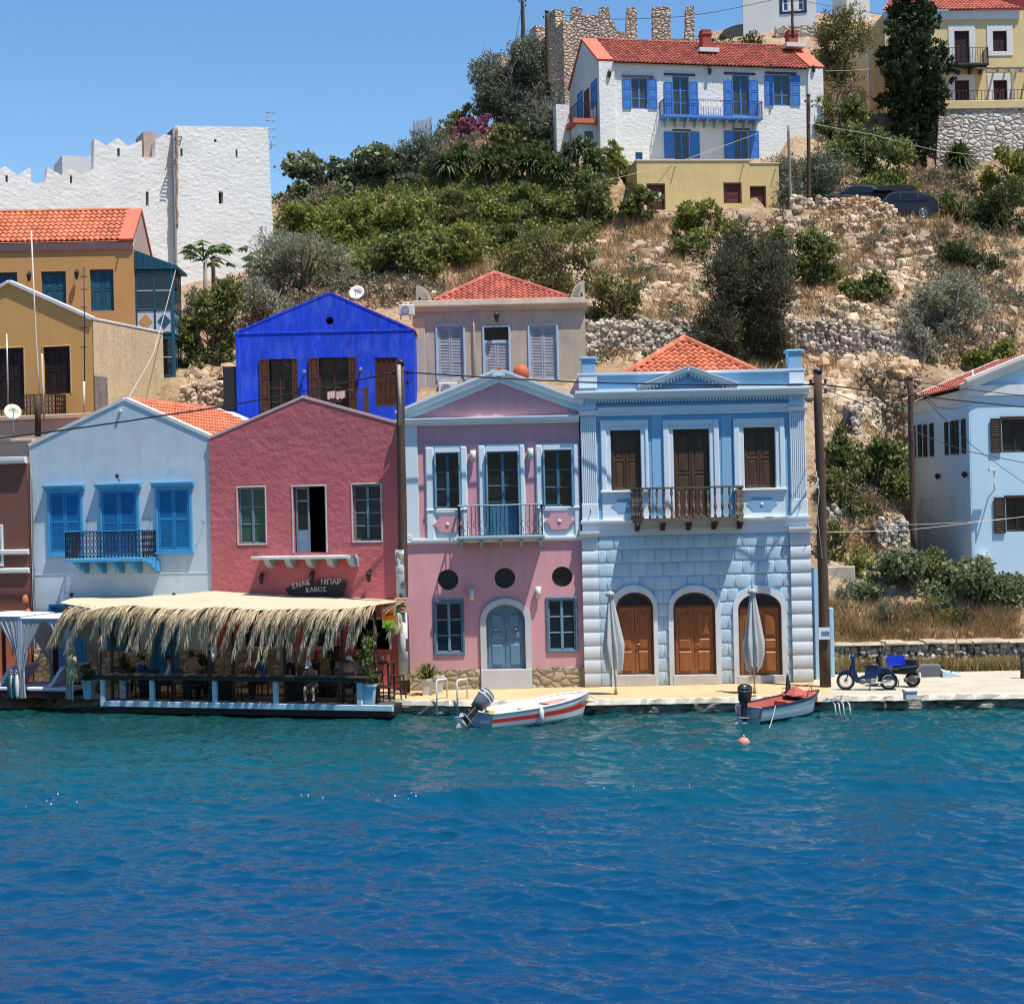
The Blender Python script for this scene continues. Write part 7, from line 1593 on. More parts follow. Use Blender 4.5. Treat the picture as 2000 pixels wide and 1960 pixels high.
_wh=MB(); _wh.tube([(.0,0,.02),(-.01,0,W(788,1180,53).z-B1.z)],.178,10); ob('white_painted_foot',_wh,mk('chipped_white_paint',(.62,.64,.64),.9,.15,2,.15,12,stain=(.2,.17,.14),stain_sc=5,stain_f=.8,stain_lo=.58,stain_hi=.66),p1)
_wh=MB(); _wh.tube([(-.02,-.02,W(788,1180,53).z-B1.z-.01),(-.03,-.02,W(787,1073,53).z-B1.z)],.172,10); ob('peeling_paint',_wh,mk('peeling_paint',(.42,.47,.50),.9,.2,2,.15,12,stain=(.09,.06,.05),stain_sc=4,stain_f=.9,stain_lo=.5,stain_hi=.56),p1)
_b=MB(); _b.tube([W(779,712,52.75)-B1,W(782,830,52.75)-B1],.055,8); ob('steel_tube',_b,mk('rusty_pale_steel',(.42,.34,.27),.7,.2,3),p1)
p2,T2,B2=pole(1597,722,1613,1338,52.4,.18,.13,'thick dark utility pole right of the light blue house')
_b=MB(); _b.tube([W(1594,920,52.2)-B2,W(1600,960,52.2)-B2,W(1596,1000,52.2)-B2,W(1606,1090,52.2)-B2],.012,5); ob('white_cable',_b,ROPE,p2)
_b=MB(); _b.bar(W(1586,950,52.15)-B2,W(1600,951,52.15)-B2,.05); _b.bar(W(1593,949,52.15)-B2,W(1599,934,52.15)-B2,.04); ob('bracket',_b,WHITE,p2)
_b=MB(); _b.box(-.23,.12,-.26,-.19,W(1612,1248,52.2).z-B2.z,W(1612,1225,52.2).z-B2.z); ob('notice',_b,WHITE,p2); _b=MB(); _b.box(-.15,.1,-.27,-.261,W(1612,1240,52.2).z-B2.z,W(1612,1232,52.2).z-B2.z); ob('notice_print',_b,mk('blue_print',(.1,.2,.4),.8),p2)
p3,T3,B3=pole(1777,736,1786,1078,60.6,.13,.10,'thinner dark pole at the left side of the right pale blue house')
p4,T4,B4=pole(1579,185,1580,412,96.2,.13,.10,'tall thin dark pole on the hill beside the yellow outbuilding')
p5,T5,B5=pole(1540,245,1544,402,96.5,.10,.08,'shorter grey pole on the hill beside the yellow outbuilding',mk('grey_pole_wood',(.25,.22,.19),.9,.2,3),fit=False)
p6,T6,B6=pole(1020,-8,1023,130,112.5,.15,.12,'taller dark pole rising above the olive tree on the ridge')
p7,T7,B7=pole(1068,22,1071,175,110.5,.15,.13,'shorter dark pole between the olive tree and the stone ruins')
p8,T8,B8=pole(416,505,421,722,74.5,.11,.09,'dark pole in the bushes between the teal bay and the vivid blue house',fit=False)
p9,T9,B9=pole(1547,-40,1548,62,104.2,.09,.07,'thin dark pole standing behind the right chimney of the white stone house',fit=False)
def wire(pts,label,r=.014,sag=.0,mat=BLACK,name='wire',cat='wire'):
 P=[Vector(p)for p in pts]; out=[]
 for a,b in zip(P,P[1:]):
  L_=(b-a).length; n=14
  for k in range(n):f=k/n; out.append(a+(b-a)*f-Vector((0,0,sag*L_*4*f*(1-f))))
 out.append(P[-1]); mb=MB(); mb.tube(out,r,5); return thing(name,mb,mat,label,cat,'overhead wires' if cat=='wire' else None)
wire([W(-60,862,57.5),W(208,828,56),W(319,811,55.4),W(440,793,54.8),W(776,726,53)],'black cable crossing the grey-blue gable to the wooden pole',.028,.004)
wire([T1+Vector((.1,0,-.35)),W(1160,747,53.2),W(1590,751,52.4)],'black cable crossing the white pediment and the light blue parapet',.028,.004)
wire([W(1606,751,52.4),W(1785,772,55),W(2060,800,58)],'thick cable from the thick pole across the right pale blue house',.026,.003)
wire([W(1606,756,52.4),W(1690,790,56),W(1772,835,60.4)],'thin cable sloping down from the thick pole to the thinner pole',.014,.006)
wire([W(1785,745,60.6),W(1890,760,60),W(2060,778,59)],'upper thin cable leaving the thinner pole to the right',.016,.006)
wire([W(1786,750,60.6),W(1830,795,61),W(1865,799,61.3),W(1906,786,61.6)],'slack cable from the thinner pole to the corner of the right house',.012,.01)
wire([W(1772,836,60.5),W(1850,868,60),W(1895,882,60),W(2060,915,59)],'cable crossing the side shutters of the right pale blue house',.014,.003)
wire([W(1786,755,60.6),W(1848,822,61),W(1905,875,61.5),W(2060,985,60)],'thin cable running diagonally down over the right pale blue house',.012,.003)
wire([W(1580,1039,53.6),W(1770,1035,57),W(2060,1001,58)],'lower of two pale wires in front of the lower windows of the right house',.010,.003,ROPE)
wire([W(1715,1026,57),W(1880,1020,58),W(2060,1003,58.5)],'upper of two pale wires in front of the lower windows of the right house',.008,.003,ROPE)
wire([T7+Vector((.2,0,-.3)),W(1085,28,111),W(1200,38,111),W(1330,33,111),W(1395,24,111),W(1500,2,112),W(1560,-14,113)],'cable passing in front of the stone ruins',.022,.004)
wire([W(1000,110,112),W(1010,60,112.3),W(1018,18,112.5)],'stay wire left of the taller ridge pole',.018,0)
wire([W(1560,0,125),W(1620,12,125),W(1750,32,125)],'cable across the sky gap left of the cypress',.02,.004)
wire([W(530,413,92),W(600,414,96),W(700,410,100)],'pale wire from the castle tower edge to the bushes',.014,.003,ROPE)
wire([W(1183,352,96),W(1300,325,98),W(1482,260,101)],'pale wire rising over the yellow outbuilding to the lower shutters',.012,.002,ROPE)
wire([W(1580,240,96),W(1700,262,100),W(1820,292,104),W(1920,305,106)],'pale wire from the hill pole past the cypress foot',.014,.004,ROPE)
wire([W(1612,139,104),W(1690,136,108),W(1735,128,110)],'pale wire from the white stone house gable toward the villa',.012,.004,ROPE)
wire([W(355,525,72),W(390,516,73),W(416,498,74.5)],'pale wire from the teal bay roof to the dark pole',.018,.01,ROPE)
wire([W(343,528,71.5),W(300,690,64),W(246,785,58)],'long pale wire sloping down from the teal bay to the grey-blue gable',.014,.004,ROPE)
def lpole(pts,r,label,mat,name='mast',cat='mast',extra=None):
 mb=MB(); mb.tube([W(*p)for p in pts],r,8)
 if extra:extra(mb)
 return thing(name,mb,mat,label,cat)
lpole([(61,450,60),(68,610,60),(74,720,60),(77,772,60)],.026,'tall thin cream mast in front of the ochre gabled house',mk('cream_mast',(.62,.55,.47),.6))
lpole([(82,690,60),(84,760,60),(86,818,60)],.036,'short pinkish pipe clamped beside the tall cream mast',mk('pinkish_pipe',(.55,.42,.36),.7))
lpole([(73,772,59.9),(74,800,59.9),(74,852,59.9)],.11,'weathered wooden stump post carrying the tall cream mast',WOODP)
lpole([(13,652,60),(15,740,60),(16,792,60)],.03,'thin grey mast at the left edge behind the satellite dish',STEEL)
def yagi(mb):
 for y in(540,565,600,640,678):a=W(164,y,62); mb.tube([a-Vector((.12,0,0)),a+Vector((.12,0,0))],.02,5)
lpole([(164,520,62),(165,640,62),(165,745,62)],.022,'thin dark aerial mast right of the ochre window',BLACK,'aerial','aerial',yagi)
lpole([(164,745,61.5),(164,812,61.5)],.045,'short pale pipe under the dark aerial mast',mk('cream_mast',(0,0,0)),'pipe','pipe')
def dish(x,y,Y,R_,az,label,mat):
 p=W(x,y,Y); t=empty('satellite_dish',Matrix.Translation(p),label,'satellite dish'); M=Matrix.Rotation(math.radians(az),4,'Z')@Matrix.Rotation(math.radians(65),4,'X')
 mb=MB(); mb.lathe([(.02,-.06),(R_*.5,-.02),(R_*.85,.07),(R_,.13),(R_*.98,.14),(R_*.5,.0),(.02,-.04)],n=20,M=M); ob('reflector',mb,mat,t); mb=MB(); mb.tube([M@Vector((0,-R_*.9,.1)),M@Vector((0,-R_*.4,R_*.9)),M@Vector((0,0,R_*1.0))],.015,5); mb.ell(M@Vector((0,0,R_*1.0)),(.05,.05,.05)); ob('feed_arm',mb,STEEL,t)
 mb=MB(); mb.tube([(0,.1,-R_-.35),(0,.1,0)],.025,6); ob('stand',mb,STEEL,t)
dish(24,807,58.6,.30,25,'cream satellite dish on the terrace left of the grey-blue gable',mk('cream_dish',(.66,.62,.48),.5)); dish(698,574,67,.32,-10,'white satellite dish behind the ridge of the vivid blue house',mk('white_plastic',(0,0,0)))
p=W(1018,728,60); mb=MB(); mb.lathe([(.1,-.36),(.24,-.25),(.30,-.04),(.28,.12),(.18,.25),(.06,.30)],p,18); thing('terracotta_jar',mb,mk('orange_terracotta',(.50,.13,.05),.6,.1,3),'round orange terracotta jar on the roof behind the white pediment','jar')
a,b=W(600,770,63.5),W(714,759,63.5); mb=MB(); mb.tube([a+Vector((-.3,0,-1)),a],.04,6); mb.tube([a,b],.02,5); thing('clothes_rail',mb,BLACK,'dark rail in front of the vivid blue house that carries small laundry','rail')
mb=MB(); c=W(714,806,63.5); mb.bar(c+Vector((0,0,-.3)),b+Vector((0,0,.05)),.22,.1); thing('wooden_post',mb,WOODP,'dark broad wooden post right of the laundry on the vivid blue terrace','post')
for x0,x1,l in((639,655,'left of two small pale cloths hung on the rail of the vivid blue house'),(656,674,'right of two small pale cloths hung on the rail of the vivid blue house')):
 mb=MB(); n=7; A,B=W(x0,765,63.46),W(x1,763,63.46); dz=.28
 for k in range(n):
  u,v=A+(B-A)*k/n,A+(B-A)*(k+1)/n; o1,o2=Vector((0,-.02*(k%2)-.01,0)),Vector((0,-.02*((k+1)%2)-.01,0)); lo=Vector((0,0,-dz-.03*math.sin(k*2))); th=Vector((0,.04,0))
  mb.add([u+o1,v+o2,v+o2+lo,u+o1+lo,u+th,v+th,v+th+lo,u+th+lo],[(0,3,2,1),(4,5,6,7),(0,1,5,4),(3,7,6,2)],.5)
 thing('laundry',mb,mk('pale_pink_cloth',(.60,.50,.46),.9),l,'cloth','laundry')
mb=MB(); A,B=W(808,245,109.5),W(842,238,110.5)
for k in range(5):p=A+(B-A)*k/4; mb.tube([p+Vector((0,0,-1.6)),p+Vector((0,0,.35))],.05 if k in(0,4)else .025,5)
for k in range(16):z=-1.3+k*.1; mb.tube([A+Vector((0,0,z)),B+Vector((0,0,z))],.012,4)
for k in range(20):p=A+(B-A)*k/20; mb.tube([p+Vector((0,0,-1.3)),p+Vector((0,0,.2))],.01,4)
thing('netting_fence',mb,mk('brown_netting',(.22,.15,.12),.9),'short brown netting fence on the skyline left of the bougainvillea','fence')
P0=Plane(flat_origin(1623,55.2),0); c=P0.r(1621,1187,1629,1300); mb=MB(); mb.bbox(c[0],c[2],0,.25,0,c[3],.02); thing('meter_post',mb,mk('pale_blue_worn_plaster',(0,0,0)),'narrow pale blue post just behind the thick utility pole','post',None,P0.M)
g=on_z(1812,1322,ZQ); c0,c1=W(1790,1310,g.y),W(1838,1298,g.y); mb=MB(); mb.bbox(c0.x,c1.x,g.y,g.y+.5,ZQ,c1.z,.02); thing('concrete_block',mb,mk('dark_grey_block',(.13,.13,.15),.8,.15,3),'dark grey block behind the black scooter','block')
g=on_z(1862,1322,ZQ); mb=MB(); x=W(1842,1320,g.y).x; mb.add([(x,g.y,ZQ),(x+.6,g.y,ZQ),(x+.55,g.y+.5,ZQ),(x,g.y+.5,ZQ),(x,g.y,ZQ+.2),(x+.6,g.y,ZQ+.05),(x+.55,g.y+.5,ZQ+.08),(x,g.y+.5,ZQ+.25)],[(0,3,2,1),(4,5,6,7),(0,1,5,4),(1,2,6,5),(2,3,7,6),(3,0,4,7)]); thing('pale_blue_board',mb,mk('pale_blue_board',(.42,.58,.66),.7),'small pale blue board lying right of the dark grey block','board')
a,b=W(1856,1322,54.5),W(1869,1246,54.5); mb=MB(); mb.tube([a,b],.022,6); thing('rusty_stake',mb,mk('rust',(.20,.08,.05),.9),'thin rusty stake leaning in the dry grass at the right','stake')
a,b=W(1997,1325,53.5),W(1997,1285,53.5); mb=MB(); mb.tube([a,b+Vector((0,0,.1))],.07,8); mb.ell(b+Vector((0,0,.15)),(.12,.1,.14)); thing('dark_post',mb,BLACK,'small dark post cut by the right edge on the quay','post')
g=on_z(1778,1366,ZQ); mb=MB(); mb.bbox(-.17,.17,-.13,.17,0,.22,.02); mb.bbox(-.19,.19,-.15,.19,.22,.30,.02); thing('mooring_block',mb,mk('white_concrete',(.60,.58,.54),.85,.1,4,stain=(.25,.23,.2),stain_sc=4,stain_f=.5),'small white concrete mooring block at the quay edge','bollard',None,Matrix.Translation(g))
mb=MB(); g=on_z(1625,1372,ZQ); pts=[g+Vector((math.cos(t*.55)*(.35-t*.006),math.sin(t*.55)*.15,.02+.004*t+(.16 if 8<t<12 else 0)))for t in range(34)]; mb.tube(pts,.018,5); thing('mooring_rope',mb,ROPE,'coil of pale mooring rope on the quay edge beside the red-lined boat','rope')
mb=MB(); g=on_z(1636,1372,ZQ);
for dx in(-.12,.0,.12,.3):mb.tube([g+Vector((dx,.05,.0)),g+Vector((dx,-.2,-.02)),g+Vector((dx+.02,-.28,-.45))],.02,5)
thing('hanging_rope',mb,ROPE,'pale ropes hanging down the quay wall beside the red-lined boat','rope')
# ===== people
SKIN=mk('skin',(.46,.24,.16),.6,.06,5,spec=.35); HAIR=mk('dark_hair',(.02,.014,.01),.7,.2,8); HAIRG=mk('grey_hair',(.3,.28,.26),.8,.2,8)
SEAT=dict(pel=(0,0,.52),sp=(0,.03,.74),ch=(0,.03,.97),nk=(0,.01,1.13),hd=(0,-.02,1.22),ht=(0,-.03,1.33),hip=(.10,0,.50),kn=(.14,-.42,.51),an=(.13,-.40,.10),to=(.15,-.58,.045),sh=(.18,.03,1.04),el=(.25,-.10,.78),wr=(.14,-.32,.76),pa=(.11,-.40,.76))
STAND=dict(pel=(0,0,.95),sp=(0,.0,1.15),ch=(0,.01,1.36),nk=(0,.0,1.51),hd=(0,-.02,1.60),ht=(0,-.02,1.71),hip=(.10,0,.92),kn=(.11,-.02,.50),an=(.11,.03,.09),to=(.13,-.15,.04),sh=(.19,.01,1.42),el=(.25,.03,1.14),wr=(.24,-.08,.90),pa=(.23,-.11,.81))
LEAN=dict(SEAT,sp=(0,-.08,.73),ch=(0,-.22,.92),nk=(0,-.32,1.03),hd=(0,-.37,1.10),ht=(0,-.40,1.20),sh=(.18,-.22,.97),el=(.22,-.38,.78),wr=(.08,-.52,.80),pa=(.05,-.56,.86))
FOLD=dict(SEAT,el=(.27,-.06,.80),wr=(.02,-.22,.88),pa=(-.06,-.22,.90))
LIE=dict(SEAT,pel=(0,0,.40),sp=(0,.2,.46),ch=(0,.40,.56),nk=(0,.52,.66),hd=(0,.57,.72),ht=(0,.63,.80),hip=(.1,0,.40),kn=(.12,-.42,.58),an=(.12,-.80,.40),to=(.13,-.88,.50),sh=(.18,.42,.60),el=(.28,.2,.50),wr=(.2,0,.50),pa=(.16,-.07,.5))
def person(M,pose,label,top,bottom,hair=HAIR,hat=None,sleeves=True,longleg=True,group=None,name='person',shoe=None,s=1.0):
 P={k:Vector(v)for k,v in pose.items()}; mir=lambda v:Vector((-v.x,v.y,v.z))
 V=[P['pel'],P['sp'],P['ch'],P['nk'],P['hd'],P['ht']]; E=[(0,1),(1,2),(2,3),(3,4),(4,5)]; R_=[(.15,.12),(.13,.105),(.155,.11),(.055,.055),(.075,.088),(.070,.082)]; bone=['b','t','t','s','s','s']
 for f in(lambda v:v,mir):
  o=len(V); V+=[f(P[k])for k in('sh','el','wr','pa')]; R_+=[(.062,.062),(.042,.042),(.027,.027),(.034,.02)]; E+=[(2,o),(o,o+1),(o+1,o+2),(o+2,o+3)]; bone+=['t','t' if sleeves else 's','s','s']
  o=len(V); V+=[f(P[k])for k in('hip','kn','an','to')]; R_+=[(.092,.092),(.056,.056),(.036,.036),(.036,.028)]; E+=[(0,o),(o,o+1),(o+1,o+2),(o+2,o+3)]; bone+=['b','b','b' if longleg else 's','f']
 me=bpy.data.meshes.new('body'); me.from_pydata([tuple(v)for v in V],E,[]); o=bpy.data.objects.new('body_tmp',me); COL.objects.link(o)
 md=o.modifiers.new('skin','SKIN'); md.use_smooth_shade=True; sv=me.skin_vertices[0].data
 for i,r_ in enumerate(R_):sv[i].radius=r_; sv[i].use_root=(i==0)
 o.modifiers.new('sub','SUBSURF').levels=1; dg=bpy.context.evaluated_depsgraph_get(); dg.update(); m2=bpy.data.meshes.new_from_object(o.evaluated_get(dg)); bpy.data.objects.remove(o)
 mb=MB(); vs=[v.co.copy()for v in m2.vertices]; mb.v=[tuple(v)for v in vs]; mb.va=[.5]*len(vs); shoe=shoe or BLACK
 segs=[(V[a],V[b],bone[a]if bone[a]==bone[b]else None,bone[a],bone[b])for a,b in E]; idx={'t':0,'b':1,'s':2,'f':3}
 for p in m2.polygons:
  c=sum((vs[i]for i in p.vertices),Vector())/len(p.vertices); best=None
  for a,b,same,ba,bb in segs:
   d=b-a; f=max(0,min(1,(c-a).dot(d)/d.length_squared)); dd=(c-a-d*f).length
   if best is None or dd<best[0]:best=(dd,(ba if f<.5 else bb)if not same else same)
  mb.f.append(list(p.vertices)); mb.m.append(idx[best[1]]); mb.sm.append(True)
 bpy.data.meshes.remove(m2)
 mb.cur=2
 for f in(lambda v:v,mir):
  pa,wr=f(P['pa']),f(P['wr']); d=(pa-wr).normalized(); sd=d.cross(Vector((0,0,1))); sd=sd.normalized()if sd.length>.1 else Vector((1,0,0)); dn=d.cross(sd).normalized(); dn=dn if dn.z<0 else-dn
  for k,l in enumerate((.065,.075,.07,.055)):b=pa+sd*(k-1.5)*.019; mb.tube([b-d*.02,b+d*l*.5+dn*.008,b+d*l*.85+dn*.03],[.010,.009,.006],6)
  th=pa-d*.04+sd*-.03; mb.tube([th,th-sd*.03+d*.03,th-sd*.03+d*.06],[.011,.010,.007],6)
 hd,ht=P['hd'],P['ht']; up=(ht-P['nk']).normalized(); fw=Vector((0,-1,0)); fw=(fw-up*fw.dot(up)).normalized(); hc=(hd+ht)/2
 mb.ell(hc+fw*.088-up*.005,(.013,.02,.022),6,4)
 for s_ in(-1,1):mb.ell(hc+Vector((s_*.078,0,0))+fw*.0,(.012,.02,.03),6,4)
 for s_ in(-1,1):mb.cur=3; mb.ell(hc+Vector((s_*.03,0,0))+fw*.076+up*.02,(.011,.008,.007),6,4)
 mb.cur=2
 t=thing(name,mb,[top,bottom,SKIN,shoe],label,'person',group,M@Matrix.Scale(s,4))
 rot=fw.rotation_difference(Vector((0,-1,0))).inverted().to_matrix().to_4x4()
 h=MB(); h.ell((0,.012,.035),(.087,.104,.098),12,8); h.ell((0,.05,-.02),(.08,.065,.09),10,6); h.xf(Matrix.Translation(hc)@rot); ob('hair',h,hair,t)
 if hat:c=MB(); c.lathe([(.105,.045),(.108,.07),(.09,.125),(.05,.15),(.01,.155)],n=14); c.add([(-.08,-.06,.055),(.08,-.06,.055),(.06,-.19,.045),(-.06,-.19,.045),(-.08,-.06,.07),(.08,-.06,.07),(.06,-.19,.055),(-.06,-.19,.055)],[(0,1,2,3),(7,6,5,4),(0,4,5,1),(1,5,6,2),(2,6,7,3),(3,7,4,0)]); c.xf(Matrix.Translation(hc)@rot); ob('cap',c,hat,t)
 return t
# ===== waterfront snack bar
DP=Plane(W(706,1385,50.2)*1.0,-17.5); DP=Plane((DP.O.x,DP.O.y,0),-17.5)
LB=mk('pale_blue_paint',(.44,.60,.68),.7,.08,3,.06,15,stain=(.3,.35,.36),stain_sc=4,stain_f=.4); DW=mk('dark_rail_wood',(.045,.036,.030),.7,.25,2,.2,14,stretch=(.6,4,4))
zf=.44
def deck():
 t=empty('terrace_deck',DP.M,'dark timber deck over the water with pale blue posts and dark top rail','deck'); q=DP.q
 xl=q(197,1360)[0]; xr=q(707,1370)[0]; xe=q(768,1385)[0]
 mb=MB(); n=14; dz=2.6
 for k in range(n):y=dz*k/n; mb.box(xl,xe-y*.4,y+.008,y+dz/n-.008,zf-.05,zf)
 ob('planks',mb,mk('deck_plank',(.10,.085,.07),.85,.3,2,.2,12),t,DP.M)
 mb=MB(); mb.box(xl+.1,xe-.2,.15,2.4,.06,zf-.055,.5); ob('substructure',mb,BLACK,t,DP.M)
 zb=[q(450,1383)[1],q(450,1373)[1]]
 mb=MB(); mb.bbox(xl,xe,-.06,.06,zf-.17,zf+.01,.015); ob('edge_beam',mb,LB,t,DP.M)
 zt=q(450,1316)[1]
 for px in(201,297,419.5,538.5,702):x=q(px,1345)[0]; mb=MB(); mb.bbox(x-.075,x+.075,-.055,.065,zf+.012,zt-.1,.012); ob('post',mb,LB,t,DP.M)
 mb=MB(); mb.bbox(xl-.12,xr+.25,-.16,.16,zt-.1,zt-.02,.02); mb.bbox(xl-.1,xr+.2,-.12,-.06,zt-.2,zt-.102,.01); ob('top_rail',mb,DW,t,DP.M)
 for k in range(5):x=xl+.5+(xe-xl-1.2)*k/4; mb=MB(); mb.tube([(x,.7,-2.4),(x,.7,.1)],.11,8); ob('pile',mb,WOODP,t,DP.M)
 return xl,xr,xe,zt
XL,XR,XE,ZRAIL=deck()
def awning():
 t=empty('palm_awning',DP.M,'cream cloth awning on dark posts with a thick fringe of dry palm fronds','awning'); q=DP.q
 FR=[(118,1176,-.2),(185,1188,-.1),(248,1180,.0),(310,1186,0),(374,1189,.0),(426,1183,0),(511,1190,0),(590,1187,0),(667,1188,0),(748,1178,.3),(790,1172,.6)]
 f=[(q(x,y,d)[0],d,q(x,y,d)[1])for x,y,d in FR]
 yb=4.3; BK=[(150,1166),(211,1160),(300,1162),(360,1158),(422,1151),(500,1157),(581,1162),(640,1164),(700,1167),(763,1171),(785,1172)]
 b=[(q(x,y,yb)[0],yb,q(x,y,yb)[1])for x,y in BK]
 vs=[]; fs=[]; R_=6; n=len(f)
 for j in range(R_+1):
  u=j/R_
  for i in range(n):A,B=Vector(f[i]),Vector(b[i]); p=A+(B-A)*u; p.z+=-.06*math.sin(math.pi*u)*math.sin(i*1.7)**2+.02*math.sin(math.pi*u); vs.append(p)
 m_=len(vs); vs+=[v-Vector((0,0,.03))for v in vs]
 for j in range(R_):
  for i in range(n-1):a=j*n+i; fs.append((a,a+1,a+n+1,a+n)); fs.append((a+m_,a+n+m_,a+n+1+m_,a+1+m_))
 for i in range(n-1):fs.append((i,i+m_,i+1+m_,i+1))
 mb=MB(); mb.add(vs,fs,.5,True); ob('canopy_cloth',mb,mk('cream_canvas',(.80,.70,.52),.9,.06,.8,.03,20,bump=.1,bsc=20,trans=.38,stain=(.55,.44,.3),stain_sc=.8,stain_f=.35),t,DP.M)
 mb=MB()
 for i in range(1,n-1):mb.bar(Vector(f[i])-Vector((0,0,.1)),Vector(b[i])-Vector((0,0,.1)),.06)
 fr=[Vector(p)-Vector((0,0,.16))for p in f]
 for A,B in zip(fr,fr[1:]):mb.bar(A,B,.08)
 ob('frame',mb,WOODP,t,DP.M)
 for k,px in enumerate((218,335,411,454,555,667,733)):
  x=q(px,1250,.35)[0]; z=np.interp(x,[p[0]for p in f],[p[2]for p in f])-.15; mb=MB(); mb.tube([(x,.35,zf),(x,.35,z)],.055 if k not in(2,)else .09,8); ob('post',mb,WOODP,t,DP.M)
 rr=random.Random(21); frm=mk_leaf('dry_palm',(.20,.13,.07),(.92,.74,.48),.75,.15,.15)
 xs=[p[0]for p in f]; zs=[p[2]for p in f]; L_=[]
 N=82
 for k in range(N):u=(k+rr.uniform(-.3,.3))/N; x=xs[0]+.5+(q(742,1180)[0]-xs[0]-.5)*u; L_.append((x,0))
 for k in range(14):L_.append((f[-1][0]+(b[-1][0]-f[-1][0])*(.3+k*.26)/4.3,.3+k*.26))
 for k,(x,yo)in enumerate(L_):
  if k%7==3 and rr.random()<.8:continue
  side=yo>0; V=[]; F=[]; va=[]
  z0=(np.interp(x,xs,zs)if not side else f[-2][2]+(b[-1][2]-f[-2][2])*yo/4.3)-.02
  px_f=(x-xs[0])/(xs[-1]-xs[0])
  drop=rr.uniform(.8,1.4)*(1.25 if .58<px_f<.82 else 1); out=rr.uniform(.18,.42); drift=rr.uniform(-.95,-.45)if not side else rr.uniform(-.3,.2)
  if px_f<.14:drift-=.5; drop*=1.05
  if side:drop=rr.uniform(.5,.95)
  pts=[]
  for i in range(9):
   s_=i/8
   if not side:pts.append(Vector((x+drift*s_**1.2*.8,-.02-out*math.sin(min(1,s_*1.5)*math.pi/2),z0+.08*math.sin(s_*3)-drop*s_**1.75*.92)))
   else:pts.append(Vector((x+out*.3*math.sin(s_*1.6)-.4*s_,yo+drift*s_*.5,z0+.1*math.sin(s_*3)-drop*s_**1.6)))
  rib=MB(); rib.tube([pts[0]+Vector((0,.3,.02))]+pts,[.018]*5+[.012]*3+[.006]*2,4,.8)
  cb=rr.random(); nl=66
  for i in range(nl):
   s_=.04+.96*i/nl; a=min(7,int(s_*8)); fct=s_*8-a; p=pts[a].lerp(pts[a+1],fct); tn=(pts[a+1]-pts[a]).normalized(); sd=-1 if i%2 else 1
   l=rr.uniform(.32,.62)*(1-.45*s_); lat=Vector((sd,rr.uniform(-.5,.3),0)); d=(tn*rr.uniform(.7,1.1)+lat*rr.uniform(.12,.45)+Vector((0,0,-.55))).normalized(); e=p+d*l+Vector((0,0,-.10*l)); m_=p+d*l*.5
   w=Vector((rr.uniform(.5,1),rr.uniform(-.6,.6),.1)).normalized()*rr.uniform(.012,.022); b0=len(V); V+=[p-w*.5,p+w*.5,m_+w,m_-w,e]; F+=[[b0,b0+1,b0+2,b0+3],[b0+3,b0+2,b0+4]]; va+=[max(0,min(1,cb*.55+rr.random()*.55-.05))]*5
  o=len(rib.v); rib.v+=[tuple(v)for v in V]; rib.f+=[[i+o for i in g]for g in F]; rib.va+=va; rib.m+=[0]*len(F); rib.sm+=[False]*len(F)
  ob('palm_frond',rib,frm,t,DP.M)
awning()
def deckpt(px,py,d=0):x,z=DP.q(px,py,d); return x
CH=mk('dark_chair_wood',(.035,.022,.016),.5,.2,5,spec=.4)
def chair_proto(loc,rz,label):
 t=empty('cafe_chair',DP.M@Matrix.Translation(loc)@Matrix.Rotation(rz,4,'Z'),label,'chair','dark cafe chairs')
 mb=MB(); mb.bbox(-.21,.21,-.21,.21,.43,.47,.01); ob('seat',mb,CH,t)
 for x in(-.18,.18):
  mb=MB(); mb.bar((x,-.18,0),(x,-.18,.43),.035); ob('leg',mb,CH,t)
  mb=MB(); mb.tube([(x,.23,0),(x,.19,.45),(x,.25,.92)],.018,6); ob('leg',mb,CH,t)
 mb=MB()
 for z in(.6,.68,.76,.84,.90):mb.bar((-.18,.215+(z-.5)*.08,z),(.18,.215+(z-.5)*.08,z),.02,.045)
 ob('backrest',mb,CH,t); mb=MB(); mb.bar((-.18,-.18,.22),(.18,-.18,.22),.02); mb.bar((-.18,.2,.22),(.18,.2,.22),.02); ob('stretcher',mb,CH,t)
 return t
CC=[((249,.9),2.9,'dark cafe chair at the left end of the deck behind the white box'),((312,.9),1.2,'dark cafe chair near the dark blue-clad sitter, second deck bay'),((350,1.3),3.4,'dark cafe chair under the person with folded arms'),((385,.8),-.4,'dark cafe chair just left of the third pale blue post'),((478,.6),.15,'empty dark cafe chair in the middle bay, back to the wall'),((508,1.9),2.6,'dark cafe chair beside the blue-clad sitter'),((650,1.4),.3,'dark cafe chair behind the crouching person with the white cap'),((682,.7),3.3,'dark cafe chair at the right end of the deck under the white-capped sitter'),((745,.9),.9,'dark cafe chair outside the deck rail beside the pale blue planter'),((230,1.6),.6,'dark cafe chair in the back left corner of the deck'),((590,1.9),.2,'dark cafe chair in the back of the fourth deck bay')]
cp=None
for(px,d),rz,lab in CC:
 x=DP.q(px,1330,d)[0]; M=DP.M@Matrix.Translation((x,d,zf))@Matrix.Rotation(rz,4,'Z')
 if cp is None:cp=chair_proto((x,d,zf),rz,lab)
 else:copy_tree(cp,M,lab)
WICK=mk('dark_wicker',(.045,.033,.026),.8,.3,20,.3,40,bump=.6,bsc=60); TOPM=mk('table_top_white',(.5,.5,.47),.6,.06,3)
